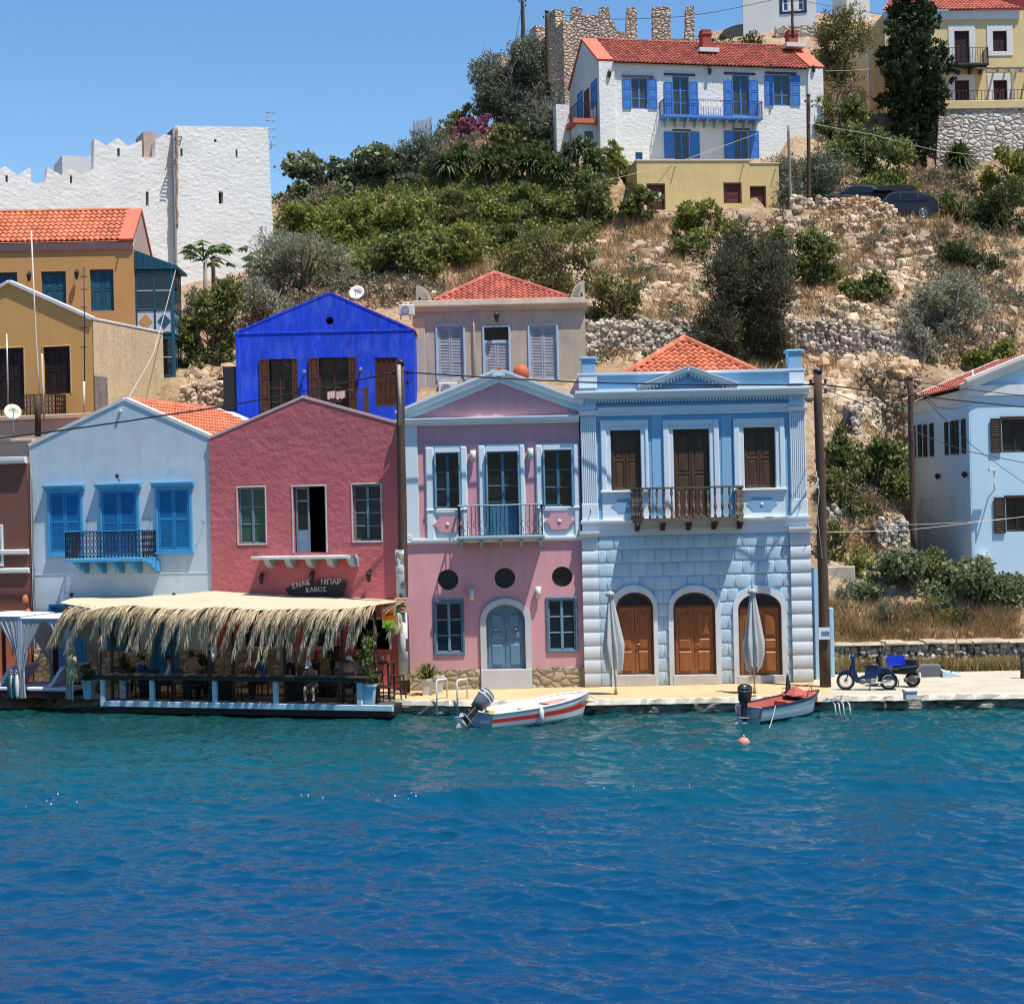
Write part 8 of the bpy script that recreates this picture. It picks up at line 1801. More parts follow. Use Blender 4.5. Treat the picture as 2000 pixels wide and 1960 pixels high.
def table(px,d,r_,h,label,barrel=True):
 x=DP.q(px,1340,d)[0]; t=empty('low_table',DP.M@Matrix.Translation((x,d,zf)),label,'table','bar tables'); mb=MB()
 mb.lathe([(r_*.8,0),(r_*.95,h*.5),(r_*.9,h-.04)],n=14); ob('wicker_base',mb,WICK,t); mb=MB(); mb.lathe([(r_*1.1,h-.04),(r_*1.12,h-.02),(r_*1.1,h)],n=18); ob('table_top',mb,mk('glass_table_top',(.06,.07,.07),.15,spec=.6),t); return x
for px,d,l in((290,1.2,'dark wicker table between the two leftmost sitters'),(375,1.1,'dark wicker table left of the third pale blue post'),(440,.9,'round wicker table just right of the third pale blue post'),(575,1.0,'square-looking wicker table right of the fourth pale blue post'),(640,1.9,'wicker table behind the white-capped crouching person')):
 x=table(px,d,.33,.66,l)
 mb=MB(); mb.lathe([(.03,0),(.032,.12),(.012,.18),(.012,.22)],(x+.08,d,zf+.66),8); thing('bottle',mb,mk('clear_bottle',(.45,.5,.5),.1,spec=.6),'small bottle on the '+l,'bottle','bottles on the tables',DP.M)
def stool(px,py,d,label,hh=.75):
 x=DP.q(px,py,d)[0]; t=empty('bar_stool',DP.M@Matrix.Translation((x,d,zf)),label,'bar stool','dark bar stools'); mb=MB(); mb.bbox(-.18,.18,-.18,.18,hh-.04,hh,.01); ob('seat',mb,CH,t)
 for a in(-1,1):
  for b in(-1,1):mb=MB(); mb.bar((a*.2,b*.2,0),(a*.15,b*.15,hh-.04),.035); ob('leg',mb,CH,t)
 mb=MB()
 for z in(.25,.5):
  k=.2-z*.06
  for A,B in(((-k,-k),(k,-k)),((k,-k),(k,k)),((k,k),(-k,k)),((-k,k),(-k,-k))):mb.bar((*A,z),(*B,z),.022)
 ob('footrest',mb,CH,t)
 return t
stool(776,1330,1.6,'dark bar stool nearest the whitewashed pole foot'); stool(712,1330,2.0,'dark bar stool behind the tall potted plant')
x=DP.q(748,1330,1.9)[0]; t=empty('high_table',DP.M@Matrix.Translation((x,1.9,zf)),'dark high table with stools beside the whitewashed pole foot','table'); mb=MB(); mb.bbox(-.34,.34,-.3,.3,1.08,1.12,.01); ob('table_top',mb,CH,t)
for a in(-.28,.28):
 for b in(-.24,.24):mb=MB(); mb.bar((a,b,0),(a,b,1.08),.05); ob('leg',mb,CH,t)
mb=MB(); mb.lathe([(.05,1.121),(.055,1.25),(.03,1.3)],(x,1.9,zf),10); thing('napkin_holder',mb,TOPM,'white napkin holder on the dark high table','holder',None,DP.M)
x0,x1=DP.q(655,1300,3.1)[0],DP.q(712,1300,3.1)[0]; t=empty('bar_counter',DP.M,'pale bar counter with dark top against the red house wall','counter'); mb=MB(); mb.box(x0,x1,3.1,3.5,zf,zf+1.05,.5); ob('front',mb,mk('pale_counter',(.42,.36,.33),.9,.1,2),t,DP.M); mb=MB(); mb.bbox(x0-.1,x1+.3,2.95,3.6,zf+1.05,zf+1.12); ob('counter_top',mb,CH,t,DP.M)
mb=MB(); b=DP.r(233,1324,246,1357,.7); mb.bbox(b[0],b[2],.7,1.0,zf,b[3]); thing('white_box',mb,mk('pale_panel_box',(.5,.52,.54),.7),'small pale box standing on the deck left of the blue-clad sitter','box',None,DP.M)
DK=mk('dark_cloth',(.02,.02,.025),.9); BLU=mk('blue_shirt',(.02,.05,.22),.9,.1,6); WSH=mk('white_shirt',(.55,.53,.52),.9,.06,6); PKS=mk('pinkish_shirt',(.42,.28,.26),.9); SKT=mk('bare_skin_top',(.46,.24,.16),.6); LTR=mk('light_trousers',(.45,.40,.36),.9); BSE=mk('navy_shorts',(.02,.03,.07),.9); RED_=mk('rust_cloth',(.25,.06,.04),.9)
CAPW=mk('white_cap',(.70,.70,.68),.8); CAPD=mk('dark_cap',(.02,.02,.02),.8)
def onchair(px,d,rz,dz=-.03):x=DP.q(px,1300,d)[0]; return DP.M@Matrix.Translation((x,d,zf+dz))@Matrix.Rotation(rz,4,'Z')
person(onchair(278,.95,1.4),SEAT,'person in a dark blue shirt sitting sideways in the first deck bay',BLU,BSE)
person(onchair(331,1.0,-1.2),SEAT,'person in a white shirt and dark cap sitting in the second deck bay',WSH,DK,hat=CAPD)
person(onchair(374,1.25,.9),FOLD,'shirtless person sitting with folded arms, left of the third blue post',SKT,BSE,sleeves=True,longleg=False,s=1.08)
person(onchair(512,1.8,-.5),SEAT,'person in blue clothes sitting with their back to the stone dado',mk('denim_blue',(.05,.12,.26),.9),DK)
person(onchair(566,2.2,.3,0),STAND,'standing person in a pale pink top and dark trousers behind the thatch',PKS,DK,s=1.02)
person(onchair(618,2.3,-.6,0),dict(STAND,el=(.24,-.12,1.18),wr=(.1,-.28,1.22),pa=(.06,-.33,1.25)),'standing person in a rust top beside the hanging palm frond',RED_,DK)
person(onchair(611,.75,.1),LEAN,'person with a white cap leaning forward, pale trousers visible under the rail',SKT,LTR,hat=CAPW)
person(onchair(680,.9,1.2),SEAT,'shirtless person with a white cap sitting at the right end of the deck',SKT,BSE,hat=CAPW,longleg=False)
person(onchair(655,3.75,.0,0),STAND,'person in black behind the bar counter',DK,DK)
def planter(M,r0,r1,h,label,pm,plant=None,sq=True,name='planter'):
 t=empty(name,M,label,'planter'); mb=MB(); n=4 if sq else 14; R_=Matrix.Rotation(math.pi/4,4,'Z')if sq else Matrix.Identity(4)
 mb.lathe([(r0,0),(r1,h-.07),(r1*1.14,h-.07),(r1*1.14,h),(r1*.98,h),(r1*.95,h-.04)],n=n,smooth=not sq,M=R_); ob('pot',mb,pm,t)
 mb=MB(); mb.lathe([(r1*.94,h-.06),(r1*.5,h-.05),(.01,h-.05)],n=n,smooth=False,M=R_); ob('soil',mb,mk('dark_soil',(.05,.035,.025),.95),t)
 if plant:plant(t,h)
 return t
def leafy(hh,w,n,mat,sz,seed,wid=.5,up=.4):
 def f(t,h):
  rg=np.random.default_rng(seed); lob=[(rg.uniform(-w,w)*.35,rg.uniform(-w,w)*.35,h+hh*(k+.5)/7,w*.42,w*.42,hh*.16)for k in range(7)]
  ob('foliage',leaf_cloud('foliage',lob,n,sz,mat,rg,wid,up),None,t); mb=MB();
  for k in range(3):mb.tube([(0,0,h-.05),(rg.uniform(-.1,.1),rg.uniform(-.1,.1),h+hh*.5),(rg.uniform(-.2,.2),0,h+hh*.9)],[.02,.015,.006],5)
  ob('stem',mb,BARK,t)
 return f
def grassy(n,l,seed,mat):
 def f(t,h):
  rr=random.Random(seed); V=[]; F=[]; va=[]
  for k in range(n):
   g=rr.uniform(0,6.28); el=rr.uniform(.35,1.4); L_=l*rr.uniform(.6,1.1); d=Vector((math.cos(g)*math.cos(el),math.sin(g)*math.cos(el),math.sin(el))); sd=Vector((-math.sin(g),math.cos(g),0))*.02; o=Vector((0,0,h-.05)); b=len(V)
   V+=[o-sd,o+sd,o+d*L_*.6+sd*.8,o+d*L_*.6-sd*.8,o+d*L_+Vector((0,0,-L_*.35))]; F+=[[b,b+1,b+2,b+3],[b+3,b+2,b+4]]; va+=[rr.random()]*5
  me=bpy.data.meshes.new('blades'); me.from_pydata([tuple(v)for v in V],[],F); me.materials.append(mat); a=me.attributes.new('var','FLOAT','POINT'); a.data.foreach_set('value',va); ob('foliage',me,None,t)
 return f
x,d=DP.q(722,1350,.25)[0],.25; planter(DP.M@Matrix.Translation((x,d,zf)),.20,.29,.62,'pale blue square planter with a tall shrub at the right end of the deck',mk('pale_blue_pot',(.34,.50,.62),.7,.06,3),leafy(1.5,.55,1500,MATS['leaf_green'],.10,5))
x,d=DP.q(174,1340,.6)[0],.6; planter(DP.M@Matrix.Translation((x,d,ZQ)),.17,.24,.62,'pale blue square planter with a low bush left of the deck',mk('pale_blue_pot',(0,0,0)),leafy(.45,.5,900,MATS['leaf_deep'],.08,6))
for i,(px,d_)in enumerate(((250,2.2),(400,2.3))):x=DP.q(px,1300,d_)[0]; planter(DP.M@Matrix.Translation((x,d_,zf)),.15,.2,.45,('dark bushy pot plant against the stone dado at the left of the bar','dark bushy pot plant beside the mask post in the middle of the bar')[i],mk('dark_pot',(.06,.05,.05),.7),leafy(.8,.5,900,MATS['leaf_deep'],.1,8+i),False)
g=on_z(835,1356,ZQ); planter(Matrix.Translation(g),.19,.27,.52,'white square planter with arching green leaves in front of the pink house',mk('white_concrete',(0,0,0)),grassy(170,.85,4,mk_leaf('leaf_grassy',(.05,.08,.02),(.25,.27,.08))))
g=on_z(857,1351,ZQ); planter(Matrix.Translation(g),.17,.23,.52,'empty white square planter right of the leafy white planter',mk('white_concrete',(0,0,0)))
g=on_z(808,1327,ZQ+.02); mb=MB(); mb.lathe([(.13,0),(.15,.05),(.17,.32),(.19,.33),(.19,.42),(.15,.42)],g,14); thing('terracotta_pot',mb,mk('orange_terracotta',(0,0,0)),'small terracotta pot at the left corner of the pink house','pot')
mb=MB(); g=on_z(793,1322,ZQ+.02); mb.tube([g+Vector((.26*math.cos(t*.5)*(1-t*.004),-.03-.002*t,.28+.22*math.sin(t*.5)*(1-t*.004)))for t in range(60)],.016,5); thing('garden_hose',mb,mk('green_hose',(.05,.35,.18),.5),'green garden hose coiled at the grey base of the red house','hose')
for a,b,l in((852.5,868,'left of the two white tubular hoop rails on the quay edge'),(892.5,908,'right of the two white tubular hoop rails on the quay edge')):
 mb=MB(); p=on_z(a,1380,.0); y0=qedge(p.x)-.08; A=W(a,1328,y0); lo=Vector((A.x,y0,-.25 if a<880 else 0)); Bk=Vector((A.x+.28,y0+.75,ZQ)); Bt=Vector((A.x+.28,y0+.75,A.z-.04)); mb.tube([lo,A-Vector((0,0,.05)),A+Vector((.02,.04,0)),Bt-Vector((.0,.04,0)),Bt-Vector((0,0,.05)),Bk],.028,8); thing('hoop_rail',mb,mk('white_tube',(.72,.71,.66),.5,.05,4),l,'rail','white hoop rails')
q=DP.q; b=DP.r(747,1189,770,1226,.2); mb=MB(); zm=b[1]+(b[3]-b[1])*.42; mb.box(b[0],b[2],.18,.2,zm,b[3],.5); mb.cur=1; mb.box(b[0],b[2],.18,.2,b[1],zm,.5)
sg=thing('orange_sign',mb,[mk('orange_sign_paint',(.85,.16,.01),.6),mk('yellow_green_paint',(.55,.62,.05),.6)],'orange and yellow-green sign hung at the right end of the awning','sign',None,DP.M)
cx=(b[0]+b[2])/2; mb=MB()
for j,zz in enumerate((b[3]-.12,)):
 for k in range(4):mb.box(b[0]+.05+k*.08,b[0]+.11+k*.08,.172,.179,zz-.03,zz+.02)
ob('lettering',mb,RED_,sg,DP.M); lm=MB()
mb=MB(); mb.tube([(cx-.07,.17,b[1]+.16),(cx,.17,b[1]+.07),(cx+.1,.17,b[1]+.2)],.015,5); ob('tick_mark',mb,mk('green_mark',(.05,.3,.05),.7),sg,DP.M)
P9=Plane(W(783,1185,52.75),0); mb=MB(); b=P9.r(771,1166,797,1195); mb.prism([(b[0],b[1]+.03),(b[2],b[1]-.03),(b[2],b[3]),(b[0],b[3]-.02)],0,.03); sg=thing('menu_board',mb,mk('pale_pink_board',(.62,.38,.26),.8),'pale wooden menu board nailed to the pole above the bar','sign',None,P9.M)
mb=MB()
for k in range(4):mb.box(b[0]+.05,b[2]-.06-.05*(k%2),-.008,-.001,b[3]-.10-k*.1,b[3]-.07-k*.1)
ob('lettering',mb,RED_,sg,P9.M)
def straw(M,h,r_,label,name='straw_broom',seed=1,cap=True,pole_=0):
 rr=random.Random(seed); t=empty(name,M,label,'straw ornament'); V=[]; va=[]
 for lay,(z0,l,rs)in enumerate(((h*.98,h*.22,r_*.6),(h*.84,h*.5,r_),(h*.55,h*.5,r_*1.05))):
  for k in range(150):
   g=rr.uniform(0,6.28); R0=.04; a=Vector((math.cos(g)*R0,math.sin(g)*R0,z0)); m_=Vector((math.cos(g)*rs*.85,math.sin(g)*rs*.85,z0-l*.35)); e=Vector((math.cos(g)*rs*rr.uniform(.6,1.1),math.sin(g)*rs*rr.uniform(.6,1.1),z0-l*rr.uniform(.8,1.1))); w=Vector((-math.sin(g),math.cos(g),0))*.014
   V+=[a-w,a+w,m_+w,m_-w,m_-w,m_+w,e+w*.3,e-w*.3]; va+=[rr.random()]*8
 V=np.array([tuple(v)for v in V]); ob('straw',np_mesh('straw',V,np.arange(len(V)).reshape(-1,4),mk_leaf('straw_leaf',(.36,.28,.13),(.78,.68,.42),.8,.1,.1),np.array(va)),None,t)
 mb=MB(); mb.tube([(0,0,-pole_),(0,0,h)],.025,6); ob('pole',mb,WHITE if pole_ else WOODP,t); return t
x=DP.q(141,1300,.1)[0]; straw(DP.M@Matrix.Translation((x,.1,ZQ+.55)),1.25,.21,'closed straw parasol on a white pole in front of the right daybed','straw_parasol',3,pole_=.55)
x=DP.q(776,1210,.6)[0]; straw(DP.M@Matrix.Translation((x,.6,DP.q(776,1240,.6)[1])),.95,.16,'hanging straw tassel between the orange sign and the pole','straw_tassel',5)
x=DP.q(418,1270,.25)[0]; z=DP.q(418,1275,.25)[1]; mb=MB(); mb.ell((x,.24,z),(.10,.06,.2),10,8); mb.ell((x,.2,z+.14),(.14,.07,.1),8,6); mb.ell((x,.18,z-.12),(.05,.04,.16),8,6); thing('white_mask',mb,mk('white_paint',(0,0,0)),'white carved mask fixed on the thick dark post in the middle of the bar','mask',None,DP.M)
GP=Plane((DP.w(DP.q(42,1340,.4)[0],.4,0)),-17.5)
def cloth_mat():
 m=mk('sheer_white_cloth',(.75,.75,.78),.9,.03,1,0,trans=.45,alpha=.88); return m
def drape(mb,top0,top1,knot,bot,n=14,y=0.0):
 0
 for k in range(n):
  for(fa,fb)in(((k)/n,(k+1)/n),):
   A0=Vector(top0).lerp(Vector(top1),fa); A1=Vector(top0).lerp(Vector(top1),fb); o0=Vector((0,.04*math.sin(k*1.9),0)); o1=Vector((0,.04*math.sin((k+1)*1.9),0))
   K0=Vector(knot)+Vector((.06*(fa-.5),.03*math.sin(k),0)); K1=Vector(knot)+Vector((.06*(fb-.5),.03*math.sin(k+1),0)); B0=Vector(bot)+Vector((.2*(fa-.5),.05*math.sin(k*2),0)); B1=Vector(bot)+Vector((.2*(fb-.5),.05*math.sin(k*2+2),0)); th=Vector((0,.008,0))
   M0=A0.lerp(K0,.55)+Vector(((Vector(knot).x-A0.x)*.18,0,0))+o0; M1=A1.lerp(K1,.55)+Vector(((Vector(knot).x-A1.x)*.18,0,0))+o1
   for(p,q_,r_,s_)in((A0,A1,M1,M0),(M0,M1,K1,K0),(K0,K1,B1,B0)):mb.add([p,q_,r_,s_,p+th,q_+th,r_+th,s_+th],[(0,3,2,1),(4,5,6,7),(0,4,7,3),(1,2,6,5)],.5,True)
def daybed(pxl,pxr,ytop,label,right=True):
 t=empty('canopied_daybed',GP.M,label,'daybed','daybeds with white canopies'); q=GP.q; xl,xr=q(pxl,1270)[0],q(pxr,1270)[0]; zt=q((pxl+pxr)/2,ytop)[1]; dpt=1.9; WF=mk('bluish_white_frame',(.52,.56,.66),.6,.05,3)
 for x,y,mt in((xl,0,WF),(xr,0,WF),(xl+.05,dpt,mk('plum_frame',(.06,.015,.025),.6)),(xr-.05,dpt,mk('plum_frame',(0,0,0)))):mb=MB(); mb.bbox(x-.05,x+.05,y-.05,y+.05,ZQ,zt-.06); ob('post',mb,mt,t,GP.M)
 mb=MB(); mb.bbox(xl-.05,xr+.05,-.05,.05,zt-.06,zt); mb.bbox(xl-.05,xr+.05,dpt-.05,dpt+.05,zt-.06,zt); mb.bbox(xl-.05,xl+.05,.052,dpt-.052,zt-.06,zt); mb.bbox(xr-.05,xr+.05,.052,dpt-.052,zt-.06,zt); ob('top_frame',mb,WF,t,GP.M)
 cl=cloth_mat(); mb=MB(); n=8; vs=[]
 for j in range(n+1):
  for i in range(n+1):u,v=i/n,j/n; vs.append((xl-.06+(xr-xl+.12)*u,-.06+(dpt+.12)*v,zt+.015+.10*math.sin(math.pi*u)*math.sin(math.pi*v)))
 m_=len(vs); vs+=[(a,b,c-.012)for a,b,c in vs]; fs=[]
 for j in range(n):
  for i in range(n):a=j*(n+1)+i; fs+=[(a,a+1,a+n+2,a+n+1),(a+m_,a+n+1+m_,a+n+2+m_,a+1+m_)]
 mb.add(vs,fs,.5,True); ob('canopy',mb,mk('white_canvas',(.80,.80,.80),.9,.03,2),t,GP.M)
 xm=(xl+xr)/2
 for(x,s_)in((xl,1),(xr,-1)):mb=MB(); drape(mb,(x,-.03,zt-.05),(xm+s_*-.05,-.03,zt-.05),(x+s_*.03,-.05,ZQ+.85),(x+s_*.04,-.04,ZQ+.03)); ob('curtain',mb,cl,t,GP.M)
 mb=MB(); drape(mb,(xr+.02,.1,zt-.05),(xr+.02,dpt-.1,zt-.05),(xr+.02,dpt-.15,ZQ+.9),(xr+.02,dpt-.15,ZQ+.1)); ob('curtain',mb,cl,t,GP.M)
 mb=MB(); mb.bbox(xl+.1,xr-.08,.1,dpt-.1,ZQ+.05,ZQ+.24); ob('bed_base',mb,mk('plum_bed_base',(.045,.012,.022),.7),t,GP.M)
 mb=MB(); mb.bbox(xl+.08,xr-.06,.08,dpt-.08,ZQ+.24,ZQ+.36,.03); mt=mk('lilac_white_mattress',(.66,.62,.68),.9,.04,3,bump=.2,bsc=12); ob('mattress',mb,mt,t,GP.M)
 mb=MB(); c=xl+(xr-xl)*.48
 mb.prism([(c,ZQ+.37),(c+.12,ZQ+.37),(c+.62,ZQ+1.0),(c+.50,ZQ+1.04)],.15,dpt-.15); ob('backrest',mb,mt,t,GP.M)
daybed(43,134,1208,'white-canopied daybed between the straw parasol and the orange wall'); daybed(-62,40,1204,'white-canopied daybed cut by the left edge of the picture')
x=GP.q(120,1320,1.0)[0]; person(GP.M@Matrix.Translation((x+.55,1.2,ZQ-.0))@Matrix.Rotation(math.radians(95),4,'Z'),LIE,'person in dark swimwear lying back beside the right daybed, mostly behind the straw parasol',SKT,DK,longleg=False,sleeves=False)
x=DP.q(25,1330,0)[0]; t=empty('folded_beach_parasols',GP.M@Matrix.Translation((GP.q(25,1340,-.15)[0],-.15,ZQ)),'bundle of dark teal and white folded parasols at the left quay edge','parasols')
for k in range(4):mb=MB(); a=(k-1.5)*.09; mb.lathe([(.02,0),(.05,.1),(.075,.5),(.05,.72),(.03,.8)],(a,.03*(k%2),0),8); mb.tube([(a+.05*math.cos(g*.7),.0,.8+.08+.06*math.sin(g*.7))for g in range(10)],.012,4); ob('parasol',mb,(mk('dark_teal_cloth',(.02,.06,.08),.8),WHITE)[k%2],t)
wire([DP.w(XL-.0,.1,.35),DP.w(XL-.9,.3,.05)],'dark mooring line dipping from the left end of the deck',.02,.02,BLACK,'mooring_line','rope')
# ===== boats, bikes, cars, parasols
def hull(L_,B_,H0,H1,draft=.18,n=14,bow_rake=.35,tw=.85):
 0
 S=[]
 for i in range(n+1):
  u=i/n; w=B_/2*(tw+(1-tw)*min(1,u*2.5))*(1-max(0,(u-.45)/.55)**3.2)if u<1 else .012
  w=max(w,.012); sh=H0+(H1-H0)*u**2; rk=bow_rake*u**5
  S.append([(u*L_+rk,w,sh),(u*L_+rk*.8,w*.985,sh-.10*sh/H0),(u*L_+rk*.6,w*.96,sh*.66),(u*L_+rk*.45,w*.92,sh*.40),(u*L_+rk*.3,w*.86,sh*.14),(u*L_+rk*.15,w*.74,-.02),(u*L_,w*.34,-draft*.8),(u*L_-.05*u,.0,-draft+draft*.9*max(0,u-.7)/.3)])
 return S
def hull_mesh(S,matrow):
 mb=MB(); n=len(S); k=len(S[0])
 for sgn in(1,-1):
  for j in range(k-1):
   mb.cur=matrow[j]
   for i in range(n-1):
    a,b,c,d=S[i][j],S[i+1][j],S[i+1][j+1],S[i][j+1]; q_=[(p[0],p[1]*sgn,p[2])for p in(a,b,c,d)]; mb.add(q_ if sgn>0 else q_[::-1],[(0,3,2,1)],.5,True)
 return mb
def outboard(M,cowl,trim_,label_parts,tilt,t,s=1.0):
 Mx=M@Matrix.Rotation(tilt,4,'Y')@Matrix.Scale(s,4)
 mb=MB(); mb.lathe([(.09,.06),(.14,.10),(.155,.22),(.175,.40),(.165,.52),(.12,.58),(.03,.60)],n=8,M=Matrix.Scale(1.4,4,(1,0,0))); mb.xf(Mx); e=ob('engine_cowling',mb,cowl,t)
 for z in(.36,.46):mb=MB(); mb.lathe([(.176,z),(.184,z+.02),(.176,z+.04)],n=8,M=Matrix.Scale(1.4,4,(1,0,0))); mb.xf(Mx); ob('cowling_band',mb,trim_,e)
 mb=MB(); mb.bbox(-.08,.08,-.06,.06,-.45,.12,.02); mb.box(-.16,.06,-.05,.05,.0,.08); mb.xf(Mx); ob('leg',mb,BLACK if trim_ is not WHITE else trim_,e)
 mb=MB(); mb.box(-.20,.1,-.10,.10,-.36,-.34); mb.ell((-.02,0,-.5),(.17,.06,.06),10,6); mb.prism([(-.1,-.54),(.08,-.54),(-.06,-.72),(-.1,-.72)],-.012,.012); mb.xf(Mx); ob('gearcase',mb,mk('pale_grey_metal',(.55,.55,.55),.4,metal=.2),e)
 mb=MB()
 for k in range(3):
  g=k*2.094; c,s_=math.cos(g),math.sin(g); mb.add([(-.2,c*.02-s_*.02,s_*.02+c*.02-.5),(-.17,c*.13-s_*.05,s_*.13+c*.05-.5),(-.21,c*.14+s_*.02,s_*.14-c*.02-.5),(-.23,c*.06+s_*.05,s_*.06-c*.05-.5),(-.21,c*.02-s_*.02,s_*.02+c*.02-.5),(-.18,c*.13-s_*.05,s_*.13+c*.05-.5),(-.22,c*.14+s_*.02,s_*.14-c*.02-.5),(-.24,c*.06+s_*.05,s_*.06-c*.05-.5)],[(0,1,2,3),(7,6,5,4)])
 mb.xf(Mx); ob('propeller',mb,mk('pale_grey_metal',(0,0,0)),e)
 mb=MB(); mb.tube([Mx@Vector((.15,0,.2)),Mx@Vector((.35,.02,.24)),Mx@Vector((.52,.05,.25))],.02,6); ob('tiller',mb,BLACK,e)
def boat(M,L_,B_,H0,H1,cols,matrow,inner,label,rim,tw=.85,deck=0.0,benches=(.3,.62),inh=.30,name='dinghy',bow_rake=.35):
 t=empty(name,M,label,'boat'); S=hull(L_,B_,H0,H1,tw=tw,bow_rake=bow_rake); ob('hull',hull_mesh(S,matrow),cols,t)
 mb=MB(); s0=S[0]; pts=[(p[1],p[2])for p in s0]; full=pts+[(-a,b)for a,b in pts[::-1][1:]]; mb.prism(full,0,.05,var=.5); mb.xf(Matrix.Rotation(-math.pi/2,4,'Z')@Matrix.Identity(4)); mb.xf(Matrix.Translation((.0,0,0))); ob('transom',mb,cols[matrow[0]]if len(cols)<4 else cols[3],t)
 for sg in(1,-1):mb=MB(); mb.tube([(p[0][0],p[0][1]*sg,p[0][2]+.005)for p in S],.032,6); ob('gunwale',mb,rim,t)
 mb=MB()
 for sg in(1,-1):
  for i in range(len(S)-1):
   a,b=S[i][0],S[i+1][0]; ws=.035; A=(a[0]-.04,max(a[1]-ws,.0)*sg,a[2]-.01); B=(b[0]-.04,max(b[1]-ws,0)*sg,b[2]-.01); A2=(a[0]-.04,max(a[1]*.82-ws,0)*sg,a[2]-inh); B2=(b[0]-.04,max(b[1]*.82-ws,0)*sg,b[2]-inh); A3=(a[0]-.04,0,a[2]-inh-.02); B3=(b[0]-.04,0,b[2]-inh-.02)
   for q_ in((A,B,B2,A2),(A2,B2,B3,A3)):mb.add(q_ if sg>0 else q_[::-1],[(0,1,2,3)],.5,True)
 ob('inner_shell',mb,inner,t)
 for u in benches:
  i=int(u*(len(S)-1)); p=S[i][0]; mb=MB(); w=p[1]*.93; mb.bbox(p[0]-.14,p[0]+.14,-w,w,p[2]-inh*.62,p[2]-inh*.50,.01); ob('bench',mb,inner,t)
 if deck:
  i0=int((1-deck)*(len(S)-1)); vs=[];
  for p in S[i0:]:vs+=[(p[0][0],p[0][1]-.02,p[0][2]+.004),(p[0][0],-p[0][1]+.02,p[0][2]+.004)]
  m_=len(vs); vs+=[(a,b,c-.02)for a,b,c in vs]; fs=[]
  for i in range(m_//2-1):a=2*i; fs+=[(a,a+2,a+3,a+1),(a+m_,a+1+m_,a+3+m_,a+2+m_)]
  fs.append((0,1,1+m_,m_)); mb=MB(); mb.add(vs,fs,.5); ob('foredeck',mb,inner,t)
 return t,S
wtp=mk('boat_white_paint',(.74,.73,.69),.35,.05,2,.03,20,spec=.5,stain=(.6,.56,.48),stain_sc=2,stain_f=.4); rdp=mk('boat_red_paint',(.55,.035,.03),.35,.06,3,spec=.5); nvp=mk('boat_navy_paint',(.015,.03,.08),.4); gbp=mk('boat_transom_grey_blue',(.30,.40,.50),.4)
a,b=on_z(940,1424,0),on_z(1128,1401,0); yaw=math.atan2(b.y-a.y,b.x-a.x); L1=(b-a).length
t1,S1=boat(Matrix.Translation(a+Vector((0,.35,0)))@Matrix.Rotation(yaw,4,'Z'),L1+.15,1.4,.44,.72,[wtp,rdp,nvp,gbp],[0,0,1,0,0,2,2],mk('boat_inner_white',(.76,.74,.68),.5,.06,3),'white rowing boat with a red stripe and a tilted outboard engine',wtp,benches=(.28,.55),deck=.0,inh=.26)
outboard(Matrix.Translation((-.2,0,.56)),mk('dark_grey_cowl',(.10,.11,.13),.3,spec=.6),mk('silver_band',(.65,.65,.65),.3),'',math.radians(50),t1,1.15)
mb=MB(); p=S1[6][0]; mb.lathe([(.02,-.46),(.07,-.42),(.08,-.12),(.05,-.02),(.02,.02)],(p[0],-p[1]-.09,p[2]),12); mb.tube([(p[0],-p[1],p[2]+.04),(p[0],-p[1]-.09,p[2])],.012,5); ob('fender',mb,wtp,t1)
mb=MB(); mb.box(.18,.42,-.12,.12,.30,.46); thing('yellow_can',mb,mk('yellow_plastic',(.75,.5,.06),.5),'small yellow can lying in the stern of the red-striped boat','can',None,WM[t1.name])
mb=MB(); p=S1[11][0]; mb.add([(p[0]-.7,-.25,p[2]-.12),(p[0]+.1,-.2,p[2]-.05),(p[0]+.1,.2,p[2]-.05),(p[0]-.7,.25,p[2]-.12),(p[0]-.7,-.25,p[2]-.16),(p[0]+.1,-.2,p[2]-.09),(p[0]+.1,.2,p[2]-.09),(p[0]-.7,.25,p[2]-.16)],[(0,1,2,3),(7,6,5,4),(0,4,5,1),(3,2,6,7)]); ob('bow_seat',mb,mk('faded_red_board',(.55,.25,.22),.8),t1)
M1=WM[t1.name]; wire([M1@Vector((L1+.4,0,.68)),Vector((W(1165,1385,50).x,qedge(5.2)+.1,ZQ+.03))],'mooring rope from the bow of the red-striped boat to the quay',.014,.04,ROPE,'mooring_line','rope')
blp=mk('boat_pale_blue_paint',(.34,.46,.50),.45,.08,2,spec=.4); dkr=mk('boat_dark_bottom',(.02,.06,.06),.6,.2,3); rin=mk('boat_red_inside',(.42,.10,.08),.6,.08,3)
a,b=on_z(1468,1411,0),on_z(1592,1391,0); yaw=math.atan2(b.y-a.y,b.x-a.x)-.03; L2=(b-a).length
t2,S2=boat(Matrix.Translation(a+Vector((-.05,.2,0)))@Matrix.Rotation(yaw,4,'Z'),L2-.15,1.20,.44,.62,[blp,blp,dkr,blp],[1,0,0,0,2,2,2],rin,'pale blue rowing boat with a red interior and an upright black outboard',mk('dark_rim',(.015,.02,.035),.5),tw=.9,benches=(.35,),deck=.28,inh=.3)
outboard(Matrix.Translation((-.17,0,.50)),mk('black_cowl',(.02,.02,.022),.3,spec=.6),mk('black_band',(.07,.07,.07),.3),'',math.radians(4),t2,1.02)
M2=WM[t2.name]; p=S2[9][0]
